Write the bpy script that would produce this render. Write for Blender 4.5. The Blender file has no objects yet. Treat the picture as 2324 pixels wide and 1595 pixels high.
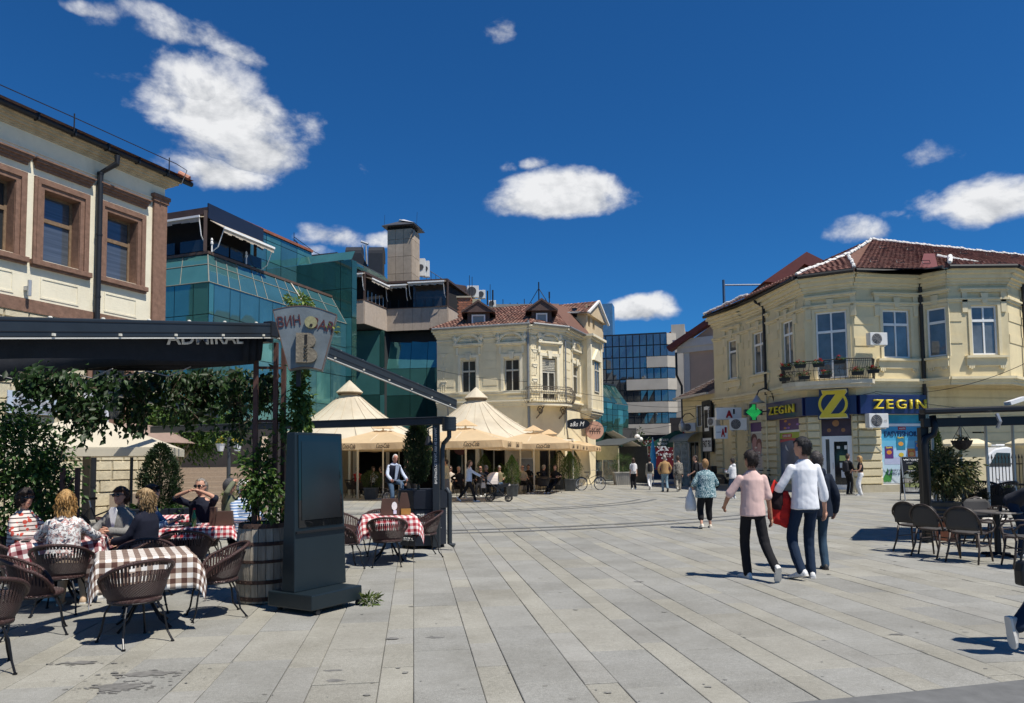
import bpy,bmesh,math,random
import numpy as np
from mathutils import Vector,Matrix,noise as mnoise
R=math.radians
random.seed(7)
scene=bpy.context.scene
COL=scene.collection

# ------------------------------------------------------------------ camera
CAM_H,PITCH,ROLL=1.65,R(3.5),-0.010
FPX,CXU,CYU,UW,UH=1678.0,1161.5,797.5,2323.0,1595.0 # focal length and centre, in the units photo positions were read in
YC=1043-FPX*math.tan(PITCH) # principal point row
cam_d=bpy.data.cameras.new('camera');cam=bpy.data.objects.new('camera',cam_d);COL.objects.link(cam)
cam_d.sensor_width=36;cam_d.lens=36*FPX/UW;cam_d.shift_y=(YC-CYU)/UW
cam_d.clip_start=.1;cam_d.clip_end=3000
CM=Matrix.Rotation(math.pi/2+PITCH,3,'X')@Matrix.Rotation(ROLL,3,'Z')
cam.matrix_world=Matrix.Translation((0,0,CAM_H))@CM.to_4x4()
scene.camera=cam

def ray(x,y):return CM@Vector(((x-CXU)/FPX,-(y-YC)/FPX,-1))
def P(x,y,D):
 d=ray(x,y);t=D/d.y;return Vector((d.x*t,D,CAM_H+d.z*t))
def G(x,y,z=0):
 d=ray(x,y);t=(z-CAM_H)/d.z;return Vector((d.x*t,d.y*t,z))

# ------------------------------------------------------------------ sun and sky
SUN_EL,SUN_DIR=R(62),Vector((.80,-.60,0)).normalized()
sd=bpy.data.lights.new('sun','SUN');sd.energy=5.0;sd.angle=R(.53);sd.color=(1,.945,.85)
sun=bpy.data.objects.new('sun',sd);COL.objects.link(sun)
tosun=Vector((SUN_DIR.x*math.cos(SUN_EL),SUN_DIR.y*math.cos(SUN_EL),math.sin(SUN_EL)))
sun.rotation_euler=tosun.to_track_quat('Z','Y').to_euler();sun.location=tosun*60
world=bpy.data.worlds.new('World');scene.world=world;world.use_nodes=True
def build_sky():
 nt=world.node_tree;N=nt.nodes;L=nt.links;N.clear()
 out=N.new('ShaderNodeOutputWorld');bg=N.new('ShaderNodeBackground');L.new(bg.outputs[0],out.inputs[0])
 bg.inputs[1].default_value=.075
 sky=N.new('ShaderNodeTexSky');sky.sky_type='NISHITA';sky.sun_disc=False
 sky.sun_elevation=SUN_EL;sky.sun_rotation=math.atan2(SUN_DIR.x,SUN_DIR.y)
 sky.altitude=600;sky.air_density=1.0;sky.dust_density=.1;sky.ozone_density=3.0
 tc=N.new('ShaderNodeTexCoord')
 def mth(op,a,b=None,c=None,cl=False):
  n=N.new('ShaderNodeMath');n.operation=op;n.use_clamp=cl
  for i,v in enumerate((a,b,c)):
   if v is None:continue
   if isinstance(v,(int,float)):n.inputs[i].default_value=v
   else:L.new(v,n.inputs[i])
  return n.outputs[0]
 wn=N.new('ShaderNodeTexNoise');wn.inputs['Scale'].default_value=6;wn.inputs['Detail'].default_value=5;L.new(tc.outputs['Generated'],wn.inputs['Vector'])
 ws=N.new('ShaderNodeVectorMath');ws.operation='MULTIPLY_ADD';L.new(wn.outputs['Color'],ws.inputs[0]);ws.inputs[1].default_value=(.09,.09,.07);L.new(tc.outputs['Generated'],ws.inputs[2])
 wo=N.new('ShaderNodeVectorMath');wo.operation='SUBTRACT';L.new(ws.outputs[0],wo.inputs[0]);wo.inputs[1].default_value=(.045,.045,.035) # ragged outlines
 def dot(v):
  n=N.new('ShaderNodeVectorMath');n.operation='DOT_PRODUCT';L.new(wo.outputs[0],n.inputs[0]);n.inputs[1].default_value=v
  return n.outputs['Value']
 # cumulus and wisps: direction in the sky (photo position), half width, half height, strength
 clouds=[(505,285,175,120,1.0),(450,215,105,62,.9),(610,265,85,66,.8),(470,385,125,42,.75),(400,85,140,34,.5),(300,40,80,30,.48),(540,135,80,20,.46),(270,185,60,16,.42),(165,12,60,18,.45),
   (1265,455,135,50,1.0),(1330,440,75,34,.8),(2230,470,165,62,1.0),(2330,430,100,44,.8),(1950,540,65,34,.7),(2060,510,60,26,.5),
   (1445,720,88,32,1.0),(1490,705,50,22,.7),(770,535,70,30,.62),(860,540,36,18,.5),(720,570,55,18,.5),
   (2165,335,75,32,.33),(1212,377,38,16,.36),(1143,388,22,18,.34),(1125,55,34,36,.27),(842,388,22,26,.28),(2010,495,35,16,.4),
   (3300,620,330,110,1.0),(-900,350,300,120,.9),(2900,250,200,80,.8),(-400,640,190,60,.9)]
 best=None;low=None
 for(x,y,rx,ry,st)in clouds:
  c=ray(x,y).normalized();e1=Vector((c.y,-c.x,0)).normalized();e2=c.cross(e1)
  if e2.z<0:e2=-e2
  d=ray(x,y).length
  a=mth('MULTIPLY_ADD',dot(e1),FPX/rx*d*1.0,-c.dot(e1)*FPX/rx*d)
  b=mth('MULTIPLY_ADD',dot(e2),FPX/ry*d,-c.dot(e2)*FPX/ry*d)
  bn=mth('MULTIPLY',mth('MINIMUM',b,0.0),1.35);bp=mth('MAXIMUM',b,0.0)
  bb=mth('ADD',bn,bp)
  r2=mth('ADD',mth('MULTIPLY',a,a),mth('MULTIPLY',bb,bb))
  m=mth('MULTIPLY_ADD',r2,-.55*st,st)
  m=mth('MINIMUM',m,mth('MULTIPLY',mth('ADD',dot(c),-.3),9))
  lb=mth('MULTIPLY_ADD',mth('MULTIPLY',bb,.5),1,.5,cl=True)
  if best is None:best,low=m,lb
  else:
   gt=mth('GREATER_THAN',m,best);best2=mth('MAXIMUM',best,m)
   mx=N.new('ShaderNodeMix');L.new(gt,mx.inputs[0]);L.new(low,mx.inputs[2]);L.new(lb,mx.inputs[3])
   best,low=best2,mx.outputs[0]
 def nz(scale,det,rough,off=(0,0,0),dist=0):
  mp=N.new('ShaderNodeMapping');L.new(tc.outputs['Generated'],mp.inputs[0]);mp.inputs['Location'].default_value=off;mp.inputs['Scale'].default_value=(1,1,1.5)
  n=N.new('ShaderNodeTexNoise');n.inputs['Scale'].default_value=scale;n.inputs['Detail'].default_value=det;n.inputs['Roughness'].default_value=rough;n.inputs['Distortion'].default_value=dist
  L.new(mp.outputs[0],n.inputs['Vector']);return n.outputs['Fac']
 n1=nz(11,9,.58,dist=.15);n2=nz(11,9,.58,off=tuple(-tosun*.012+Vector((0,0,-.004))),dist=.25);n3=nz(5,3,.5,(3,1,2))
 dens=mth('ADD',best,mth('MULTIPLY_ADD',n1,2.5,-1.38))
 fac=N.new('ShaderNodeMapRange');fac.interpolation_type='SMOOTHSTEP';L.new(dens,fac.inputs[0]);fac.inputs[1].default_value=.08;fac.inputs[2].default_value=.78
 shade=mth('ADD',mth('MULTIPLY',mth('SUBTRACT',n1,n2),2.6),mth('MULTIPLY_ADD',low,.42,.50))
 shade=mth('ADD',shade,mth('MULTIPLY_ADD',n3,.5,-.25),cl=True)
 cr=N.new('ShaderNodeValToRGB');L.new(shade,cr.inputs[0])
 e=cr.color_ramp.elements;e[0].position=.15;e[0].color=(4.3,4.6,5.1,1);e[1].position=.85;e[1].color=(9.6,9.7,9.9,1)
 mix=N.new('ShaderNodeMix');mix.data_type='RGBA'
 tint=N.new('ShaderNodeMix');tint.data_type='RGBA';tint.blend_type='MULTIPLY';tint.inputs[0].default_value=1;tint.inputs[7].default_value=(.17,.62,1.06,1);L.new(sky.outputs[0],tint.inputs[6]) # deep blue of a clear day seen through the phone
 L.new(fac.outputs[0],mix.inputs[0]);L.new(tint.outputs[2],mix.inputs[6]);L.new(cr.outputs[0],mix.inputs[7])
 L.new(mix.outputs[2],bg.inputs[0])
build_sky()
vs=scene.view_settings;vs.view_transform='Standard';vs.look='None';vs.exposure=.25;vs.gamma=1
scene.render.engine='CYCLES'
scene.cycles.max_bounces=6;scene.cycles.transparent_max_bounces=12

# ------------------------------------------------------------------ materials
_M={}
def srgb(r,g,b):
 f=lambda v:(v/255/12.92 if v/255<=.04045 else((v/255+.055)/1.055)**2.4)
 return(f(r),f(g),f(b))
def M(name,col=(.5,.5,.5),rough=.7,metal=0,var=.12,scale=3.,bump=0,bscale=40.,spec=.4,trans=0,coat=0,stain=0,emit=0,alpha=1,stretch=(1,1,1),detail=6):
 """procedural material: base colour with noise, optional stains, fine bump, translucency"""
 if name in _M:return _M[name]
 m=bpy.data.materials.new(name);m.use_nodes=True;nt=m.node_tree;N=nt.nodes;L=nt.links
 p=N['Principled BSDF'];p.inputs['Roughness'].default_value=rough;p.inputs['Metallic'].default_value=metal
 p.inputs['Specular IOR Level'].default_value=spec;p.inputs['Coat Weight'].default_value=coat
 tc=N.new('ShaderNodeTexCoord');mp=N.new('ShaderNodeMapping');L.new(tc.outputs['Object'],mp.inputs[0]);mp.inputs['Scale'].default_value=stretch
 n=N.new('ShaderNodeTexNoise');n.inputs['Scale'].default_value=scale;n.inputs['Detail'].default_value=detail;n.inputs['Roughness'].default_value=.6;L.new(mp.outputs[0],n.inputs['Vector'])
 cr=N.new('ShaderNodeValToRGB');L.new(n.outputs['Fac'],cr.inputs[0])
 e=cr.color_ramp.elements;e[0].position=.3;e[1].position=.7
 e[0].color=(*[c*(1-var)for c in col],1);e[1].color=(*[min(1,c*(1+var))for c in col],1)
 c_out=cr.outputs[0]
 if stain:
  n2=N.new('ShaderNodeTexNoise');n2.inputs['Scale'].default_value=scale*.45;n2.inputs['Detail'].default_value=8;n2.inputs['Roughness'].default_value=.7
  mp2=N.new('ShaderNodeMapping');L.new(tc.outputs['Object'],mp2.inputs[0]);mp2.inputs['Scale'].default_value=(1,1,.35);L.new(mp2.outputs[0],n2.inputs['Vector'])
  r2=N.new('ShaderNodeValToRGB');L.new(n2.outputs['Fac'],r2.inputs[0]);q=r2.color_ramp.elements;q[0].position=.52;q[0].color=(1,1,1,1);q[1].position=.78;k=1-stain;q[1].color=(k,k*.95,k*.88,1)
  mx=N.new('ShaderNodeMix');mx.data_type='RGBA';mx.blend_type='MULTIPLY';mx.inputs[0].default_value=1
  L.new(c_out,mx.inputs[6]);L.new(r2.outputs[0],mx.inputs[7]);c_out=mx.outputs[2]
 L.new(c_out,p.inputs['Base Color'])
 if bump:
  nb=N.new('ShaderNodeTexNoise');nb.inputs['Scale'].default_value=bscale;nb.inputs['Detail'].default_value=5;L.new(mp.outputs[0],nb.inputs['Vector'])
  b=N.new('ShaderNodeBump');b.inputs['Strength'].default_value=bump;b.inputs['Distance'].default_value=.02;L.new(nb.outputs['Fac'],b.inputs['Height']);L.new(b.outputs[0],p.inputs['Normal'])
 if emit:
  p.inputs['Emission Color'].default_value=(*col,1);p.inputs['Emission Strength'].default_value=emit
 if trans:
  t=N.new('ShaderNodeBsdfTranslucent');L.new(c_out,t.inputs[0]);ms=N.new('ShaderNodeMixShader');ms.inputs[0].default_value=trans
  L.new(p.outputs[0],ms.inputs[1]);L.new(t.outputs[0],ms.inputs[2]);L.new(ms.outputs[0],N['Material Output'].inputs[0])
 if alpha<1:p.inputs['Alpha'].default_value=alpha
 _M[name]=m;return m
def M_attr(name,rough=.8,bump=0,bscale=40.,trans=0,var=.15,scale=30.,spec=.3,metal=0,stretch=(1,1,1)):
 """colour from the mesh attribute 'tone' (one value for each slab, tile or leaf), broken up with noise"""
 if name in _M:return _M[name]
 m=M(name,(.5,.5,.5),rough,metal,var,scale,bump,bscale,spec,trans,stretch=stretch);nt=m.node_tree;N=nt.nodes;L=nt.links
 cr=[n for n in N if n.type=='VALTORGB'][0];e=cr.color_ramp.elements
 e[0].color=(1-var,1-var,1-var,1);e[1].color=(1+var,1+var,1+var,1)
 a=N.new('ShaderNodeAttribute');a.attribute_name='tone'
 mx=N.new('ShaderNodeMix');mx.data_type='RGBA';mx.blend_type='MULTIPLY';mx.inputs[0].default_value=1
 L.new(a.outputs['Color'],mx.inputs[6]);L.new(cr.outputs[0],mx.inputs[7])
 for l in list(L):
  if l.from_socket==cr.outputs[0]and l.to_node!=mx:
   t=l.to_socket;L.remove(l);L.new(mx.outputs[2],t)
 return m

# ------------------------------------------------------------------ mesh builder
I4=Matrix.Identity(4)
class B:
 def __init__(s,xf=None):s.v=[];s.f=[];s.m=[];s.c=[];s.xf=xf;s.mi=0;s.tone=None;s.uv=None
 def add(s,vs,fs):
  o=len(s.v)
  if s.xf is not None:vs=[s.xf@Vector(v)for v in vs]
  s.v+=[tuple(v)for v in vs];s.f+=[tuple(i+o for i in f)for f in fs];s.m+=[s.mi]*len(fs);s.c+=[s.tone]*len(fs);return s
 def box(s,c,d,rz=0,M4=None):
  x,y,z=d[0]/2,d[1]/2,d[2]/2
  vs=[Vector((a*x,b*y,e*z))for e in(-1,1)for b in(-1,1)for a in(-1,1)]
  T=Matrix.Translation(c)@(M4 if M4 is not None else Matrix.Rotation(rz,4,'Z'))
  return s.add([T@v for v in vs],[(0,2,3,1),(4,5,7,6),(0,1,5,4),(2,6,7,3),(0,4,6,2),(1,3,7,5)])
 def bb(s,x0,x1,y0,y1,z0,z1):return s.box(((x0+x1)/2,(y0+y1)/2,(z0+z1)/2),(abs(x1-x0),abs(y1-y0),abs(z1-z0)))
 def bar(s,p,q,w,h,up=(0,0,1)):
  p,q=Vector(p),Vector(q);d=q-p;L=d.length;d/=L;u=Vector(up);x=d.cross(u)
  if x.length<1e-4:x=d.cross(Vector((0,1,0)))
  x.normalize();u=x.cross(d)
  m=Matrix((x,d,u)).transposed().to_4x4();return s.box((p+q)/2,(w,L,h),M4=m)
 def tube(s,pts,r,n=8,cap=True):
  pts=[Vector(p)for p in pts];k=len(pts);rs=r if isinstance(r,(list,tuple))else[r]*k
  vs=[];fs=[];prev=None
  for i in range(k):
   t=(pts[min(i+1,k-1)]-pts[max(i-1,0)]).normalized()
   if prev is None:a=t.orthogonal().normalized()
   else:
    a=prev-t*prev.dot(t)
    a=a.normalized()if a.length>1e-5 else t.orthogonal().normalized()
   prev=a;b=t.cross(a)
   for j in range(n):
    th=2*math.pi*j/n;vs.append(pts[i]+(a*math.cos(th)+b*math.sin(th))*rs[i])
  for i in range(k-1):
   for j in range(n):fs.append((i*n+j,i*n+(j+1)%n,(i+1)*n+(j+1)%n,(i+1)*n+j))
  if cap:fs.append(tuple(range(n-1,-1,-1)));fs.append(tuple((k-1)*n+j for j in range(n)))
  return s.add(vs,fs)
 def lathe(s,prof,n=24,c=(0,0,0),cap=True,sx=1,sy=1):
  vs=[];fs=[];k=len(prof)
  for(r,z)in prof:
   for j in range(n):th=2*math.pi*j/n;vs.append((c[0]+r*math.cos(th)*sx,c[1]+r*math.sin(th)*sy,c[2]+z))
  for i in range(k-1):
   for j in range(n):fs.append((i*n+j,i*n+(j+1)%n,(i+1)*n+(j+1)%n,(i+1)*n+j))
  if cap:fs.append(tuple(range(n-1,-1,-1)));fs.append(tuple((k-1)*n+j for j in range(n)))
  return s.add(vs,fs)
 def rings(s,rings,cap=True,close=True):
  n=len(rings[0]);vs=[v for r in rings for v in r];fs=[]
  for i in range(len(rings)-1):
   for j in range(n if close else n-1):fs.append((i*n+j,i*n+(j+1)%n,(i+1)*n+(j+1)%n,(i+1)*n+j))
  if cap:fs.append(tuple(range(n-1,-1,-1)));fs.append(tuple((len(rings)-1)*n+j for j in range(n)))
  return s.add(vs,fs)
 def extr(s,poly,vec):
  n=len(poly);vec=Vector(vec);vs=[Vector(p)for p in poly]+[Vector(p)+vec for p in poly]
  return s.add(vs,[tuple(range(n-1,-1,-1)),tuple(range(n,2*n))]+[(i,(i+1)%n,n+(i+1)%n,n+i)for i in range(n)])
 def prism(s,poly,z0,z1):return s.extr([(p[0],p[1],z0)for p in poly],(0,0,z1-z0))
 def quad(s,*p):return s.add([Vector(v)for v in p],[tuple(range(len(p)))])
 def ell(s,c,r,n=12,k=8,M4=None):
  prof=[];T=Matrix.Translation(c)@(M4 if M4 is not None else I4);vs=[];fs=[]
  for i in range(k+1):
   ph=math.pi*i/k-math.pi/2
   for j in range(n):
    th=2*math.pi*j/n;vs.append(T@Vector((r[0]*math.cos(ph)*math.cos(th),r[1]*math.cos(ph)*math.sin(th),r[2]*math.sin(ph))))
  for i in range(k):
   for j in range(n):fs.append((i*n+j,i*n+(j+1)%n,(i+1)*n+(j+1)%n,(i+1)*n+j))
  return s.add(vs,fs)
 def mesh(s,name):
  me=bpy.data.meshes.new(name);me.from_pydata(s.v,[],s.f)
  if any(s.m):me.polygons.foreach_set('material_index',s.m)
  if any(c is not None for c in s.c):
   a=me.attributes.new('tone','FLOAT_COLOR','FACE')
   a.data.foreach_set('color',[x for c in s.c for x in(*(c or(.5,.5,.5)),1)])
  if s.uv:
   ul=me.uv_layers.new(name='uv');arr=[t for f in s.f for i in f for t in s.uv[i]];ul.data.foreach_set('uv',arr)
  return me
KIDS={}
def obj(name,b,mat,parent=None,smooth=False,bevel=0,weld=False):
 me=b if isinstance(b,bpy.types.Mesh)else b.mesh(name)
 for m in(mat if isinstance(mat,(list,tuple))else[mat]):me.materials.append(m)
 if weld:
  bm=bmesh.new();bm.from_mesh(me);bmesh.ops.remove_doubles(bm,verts=bm.verts,dist=1e-4);bm.to_mesh(me);bm.free()
 if smooth:me.polygons.foreach_set('use_smooth',[True]*len(me.polygons))
 o=bpy.data.objects.new(name,me);COL.objects.link(o);child(o,parent)
 if bevel:
  md=o.modifiers.new('bevel','BEVEL');md.width=bevel;md.segments=2;md.limit_method='ANGLE';md.angle_limit=R(40)
 return o
def tag(o,label=None,cat=None,group=None,kind=None):
 if label:o['label']=label
 if cat:o['category']=cat
 if group:o['group']=group
 if kind:o['kind']=kind
 return o
def thing(name,label,cat,loc=(0,0,0),rz=0,group=None):
 o=bpy.data.objects.new(name,None);COL.objects.link(o);o.location=loc;o.rotation_euler=(0,0,rz);o.empty_display_size=.2
 return tag(o,label,cat,group)
def kids(o):return list(KIDS.get(o.name,()))
def child(o,p):
 o.parent=p
 if p:KIDS.setdefault(p.name,[]).append(o)
def copy_tree(o,parent=None):
 c=o.copy();COL.objects.link(c);child(c,parent)
 for ch in kids(o):copy_tree(ch,c)
 return c
def at(o,loc,rz=None,label=None,group=None):
 o.location=loc
 if rz is not None:o.rotation_euler=(0,0,rz)
 return tag(o,label,None,group)
def share(name,mesh,mat,parent,M4):
 o=bpy.data.objects.new(name,mesh);COL.objects.link(o);child(o,parent);o.matrix_local=M4;return o

WORK=bpy.data.scenes.new('workshop') # scratch scene for evaluating text and remesh modifiers, removed at the end
def evaluate(o):
 WORK.collection.objects.link(o);vl=WORK.view_layers[0];vl.update();return bpy.data.meshes.new_from_object(o.evaluated_get(vl.depsgraph))
def text_mesh(s,size=1.,depth=.01,bold=0,align='CENTER',shear=0,sp=1.):
 c=bpy.data.curves.new('lettering','FONT');c.body=s;c.size=size;c.extrude=depth;c.align_x=align;c.align_y='CENTER';c.shear=shear;c.offset=bold;c.space_character=sp;c.resolution_u=3
 o=bpy.data.objects.new('tmp',c);me=evaluate(o)
 bpy.data.objects.remove(o);bpy.data.curves.remove(c);return me
def text(s,mat,parent,M4,width=None,height=None,depth=.01,bold=0,name='lettering',shear=0,sp=1.,align='CENTER',arc=None):
 """lettering in the x-z plane of M4, read from -y"""
 me=text_mesh(s,1.,0,bold,align,shear,sp);co=np.empty(len(me.vertices)*3);me.vertices.foreach_get('co',co);co=co.reshape(-1,3)
 w=co[:,0].max()-co[:,0].min();h=co[:,1].max()-co[:,1].min()
 sx=(width/w)if width else None;sy=(height/h)if height else None
 sx=sx or sy;sy=sy or sx
 if align=='CENTER':
  co[:,0]-=(co[:,0].max()+co[:,0].min())/2;co[:,1]-=(co[:,1].max()+co[:,1].min())/2
 co[:,0]*=sx;co[:,1]*=sy
 if arc:
  a=co[:,0]/arc;r=arc+co[:,1];co[:,0]=r*np.sin(a);co[:,1]=r*np.cos(a)-arc
 me.vertices.foreach_set('co',co.ravel())
 bm=bmesh.new();bm.from_mesh(me)
 if depth:
  g=bmesh.ops.extrude_face_region(bm,geom=bm.faces[:]);bmesh.ops.translate(bm,vec=(0,0,depth),verts=[v for v in g['geom']if isinstance(v,bmesh.types.BMVert)])
 bmesh.ops.recalc_face_normals(bm,faces=bm.faces)
 bm.to_mesh(me);bm.free();me.materials.clear()
 o=obj(name,me,mat,parent);o.matrix_local=M4@Matrix.Rotation(math.pi/2,4,'X');return o

# ------------------------------------------------------------------ facades
class Fac:
 """a vertical wall plane: local x runs p0 -> p1, local y runs into the building, z up; coordinates relative to root"""
 def __init__(s,p0,p1,root=(0,0,0)):
  s.p0=Vector((p0[0],p0[1],0));d=Vector((p1[0]-p0[0],p1[1]-p0[1],0));s.L=d.length;s.d=d/s.L
  s.n=Vector((-s.d.y,s.d.x,0));s.r=Vector(root) # n points inwards (left of travel)
  m=Matrix((s.d,s.n,Vector((0,0,1)))).transposed().to_4x4();s.W=Matrix.Translation(s.p0)@m;s.M=Matrix.Translation(s.p0-s.r)@m
 def at(s,x,y,off=0):
  """photo position -> (local x, z) on the plane lying off metres inside"""
  d=ray(x,y);c=Vector((0,0,CAM_H));q=s.p0+s.n*off;t=(q-c).dot(s.n)/d.dot(s.n);p=c+d*t;return((p-s.p0).dot(s.d),p.z)
 def b(s):return B(s.M)
 def T(s,x,y,z):return s.M@Matrix.Translation((x,y,z))
def wall(f,root,x0,x1,z0,z1,openings,mat,depth=.25,y=0,name='wall'):
 """wall sheet with real openings and reveals"""
 xs=sorted({x0,x1,*[max(x0,min(x1,v))for o in openings for v in o[:2]]});zs=sorted({z0,z1,*[max(z0,min(z1,v))for o in openings for v in o[2:4]]})
 b=f.b()
 for i in range(len(xs)-1):
  for j in range(len(zs)-1):
   cx,cz=(xs[i]+xs[i+1])/2,(zs[j]+zs[j+1])/2
   if any(o[0]<cx<o[1]and o[2]<cz<o[3]for o in openings):continue
   b.quad((xs[i],y,zs[j]),(xs[i+1],y,zs[j]),(xs[i+1],y,zs[j+1]),(xs[i],y,zs[j+1]))
 for(a,c,e,g)in[o[:4]for o in openings]:
  b.quad((a,y,e),(a,y+depth,e),(a,y+depth,g),(a,y,g));b.quad((c,y,e),(c,y,g),(c,y+depth,g),(c,y+depth,e))
  b.quad((a,y,g),(a,y+depth,g),(c,y+depth,g),(c,y,g));b.quad((a,y,e),(c,y,e),(c,y+depth,e),(a,y+depth,e))
 return obj(name,b,mat,root,weld=True)
def window(f,root,x0,x1,z0,z1,fm,gm,y=.18,cols=2,tran=.68,fw=.06,mull=.05,sill=None,lower=None,name='window',topcols=None):
 """frame with transom and mullions (part) and its panes (sub-parts)"""
 b=f.b();t=.05
 b.bb(x0,x0+fw,y-t,y,z0,z1);b.bb(x1-fw,x1,y-t,y,z0,z1);b.bb(x0+fw,x1-fw,y-t,y,z0,z0+fw);b.bb(x0+fw,x1-fw,y-t,y,z1-fw,z1)
 zt=z0+(z1-z0)*tran if tran else None;rows=[(z0+fw,z1-fw)]
 if zt:
  b.bb(x0+fw,x1-fw,y-t-.012,y,zt-mull*.8,zt+mull*.8);rows=[(z0+fw,zt-mull*.8),(zt+mull*.8,z1-fw)]
 pan=[]
 for ri,(a,c)in enumerate(rows):
  k=cols if ri==0 else(topcols or cols);w=(x1-x0-2*fw)/k
  for i in range(k):
   if i:b.bb(x0+fw+w*i-mull/2,x0+fw+w*i+mull/2,y-t+.004,y,a,c)
   pan.append((x0+fw+w*i+(mull/2 if i else 0),x0+fw+w*(i+1)-(mull/2 if i<k-1 else 0),a,c))
 o=obj(name,b,fm,root)
 for(a,c,e,g)in pan:
  q=f.b();tl=random.uniform(-.004,.004);q.quad((a,y-.012+tl,e),(c,y-.012-tl,e),(c,y-.012-tl,g),(a,y-.012+tl,g));obj('pane',q,gm,o)
 if sill:
  q=f.b();q.bb(x0-.1,x1+.1,-.12,y-.06,z0-.09,z0-.004);obj('sill',q,sill,o)
 return o
def pieces(name,items,mat,root,maxn=300,key=None,stuff=None,smooth=False):
 """items: list of builders, biggest in view first; the first maxn are parts, the rest one stuff part"""
 for b in items[:maxn]:obj(name,b,mat,root,smooth=smooth)
 if items[maxn:]:
  q=B()
  for b in items[maxn:]:
   o=len(q.v);q.v+=b.v;q.f+=[tuple(i+o for i in f)for f in b.f];q.m+=b.m;q.c+=b.c
  tag(obj(stuff or name+'s',q,mat,root,smooth=smooth),kind='stuff')
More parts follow.
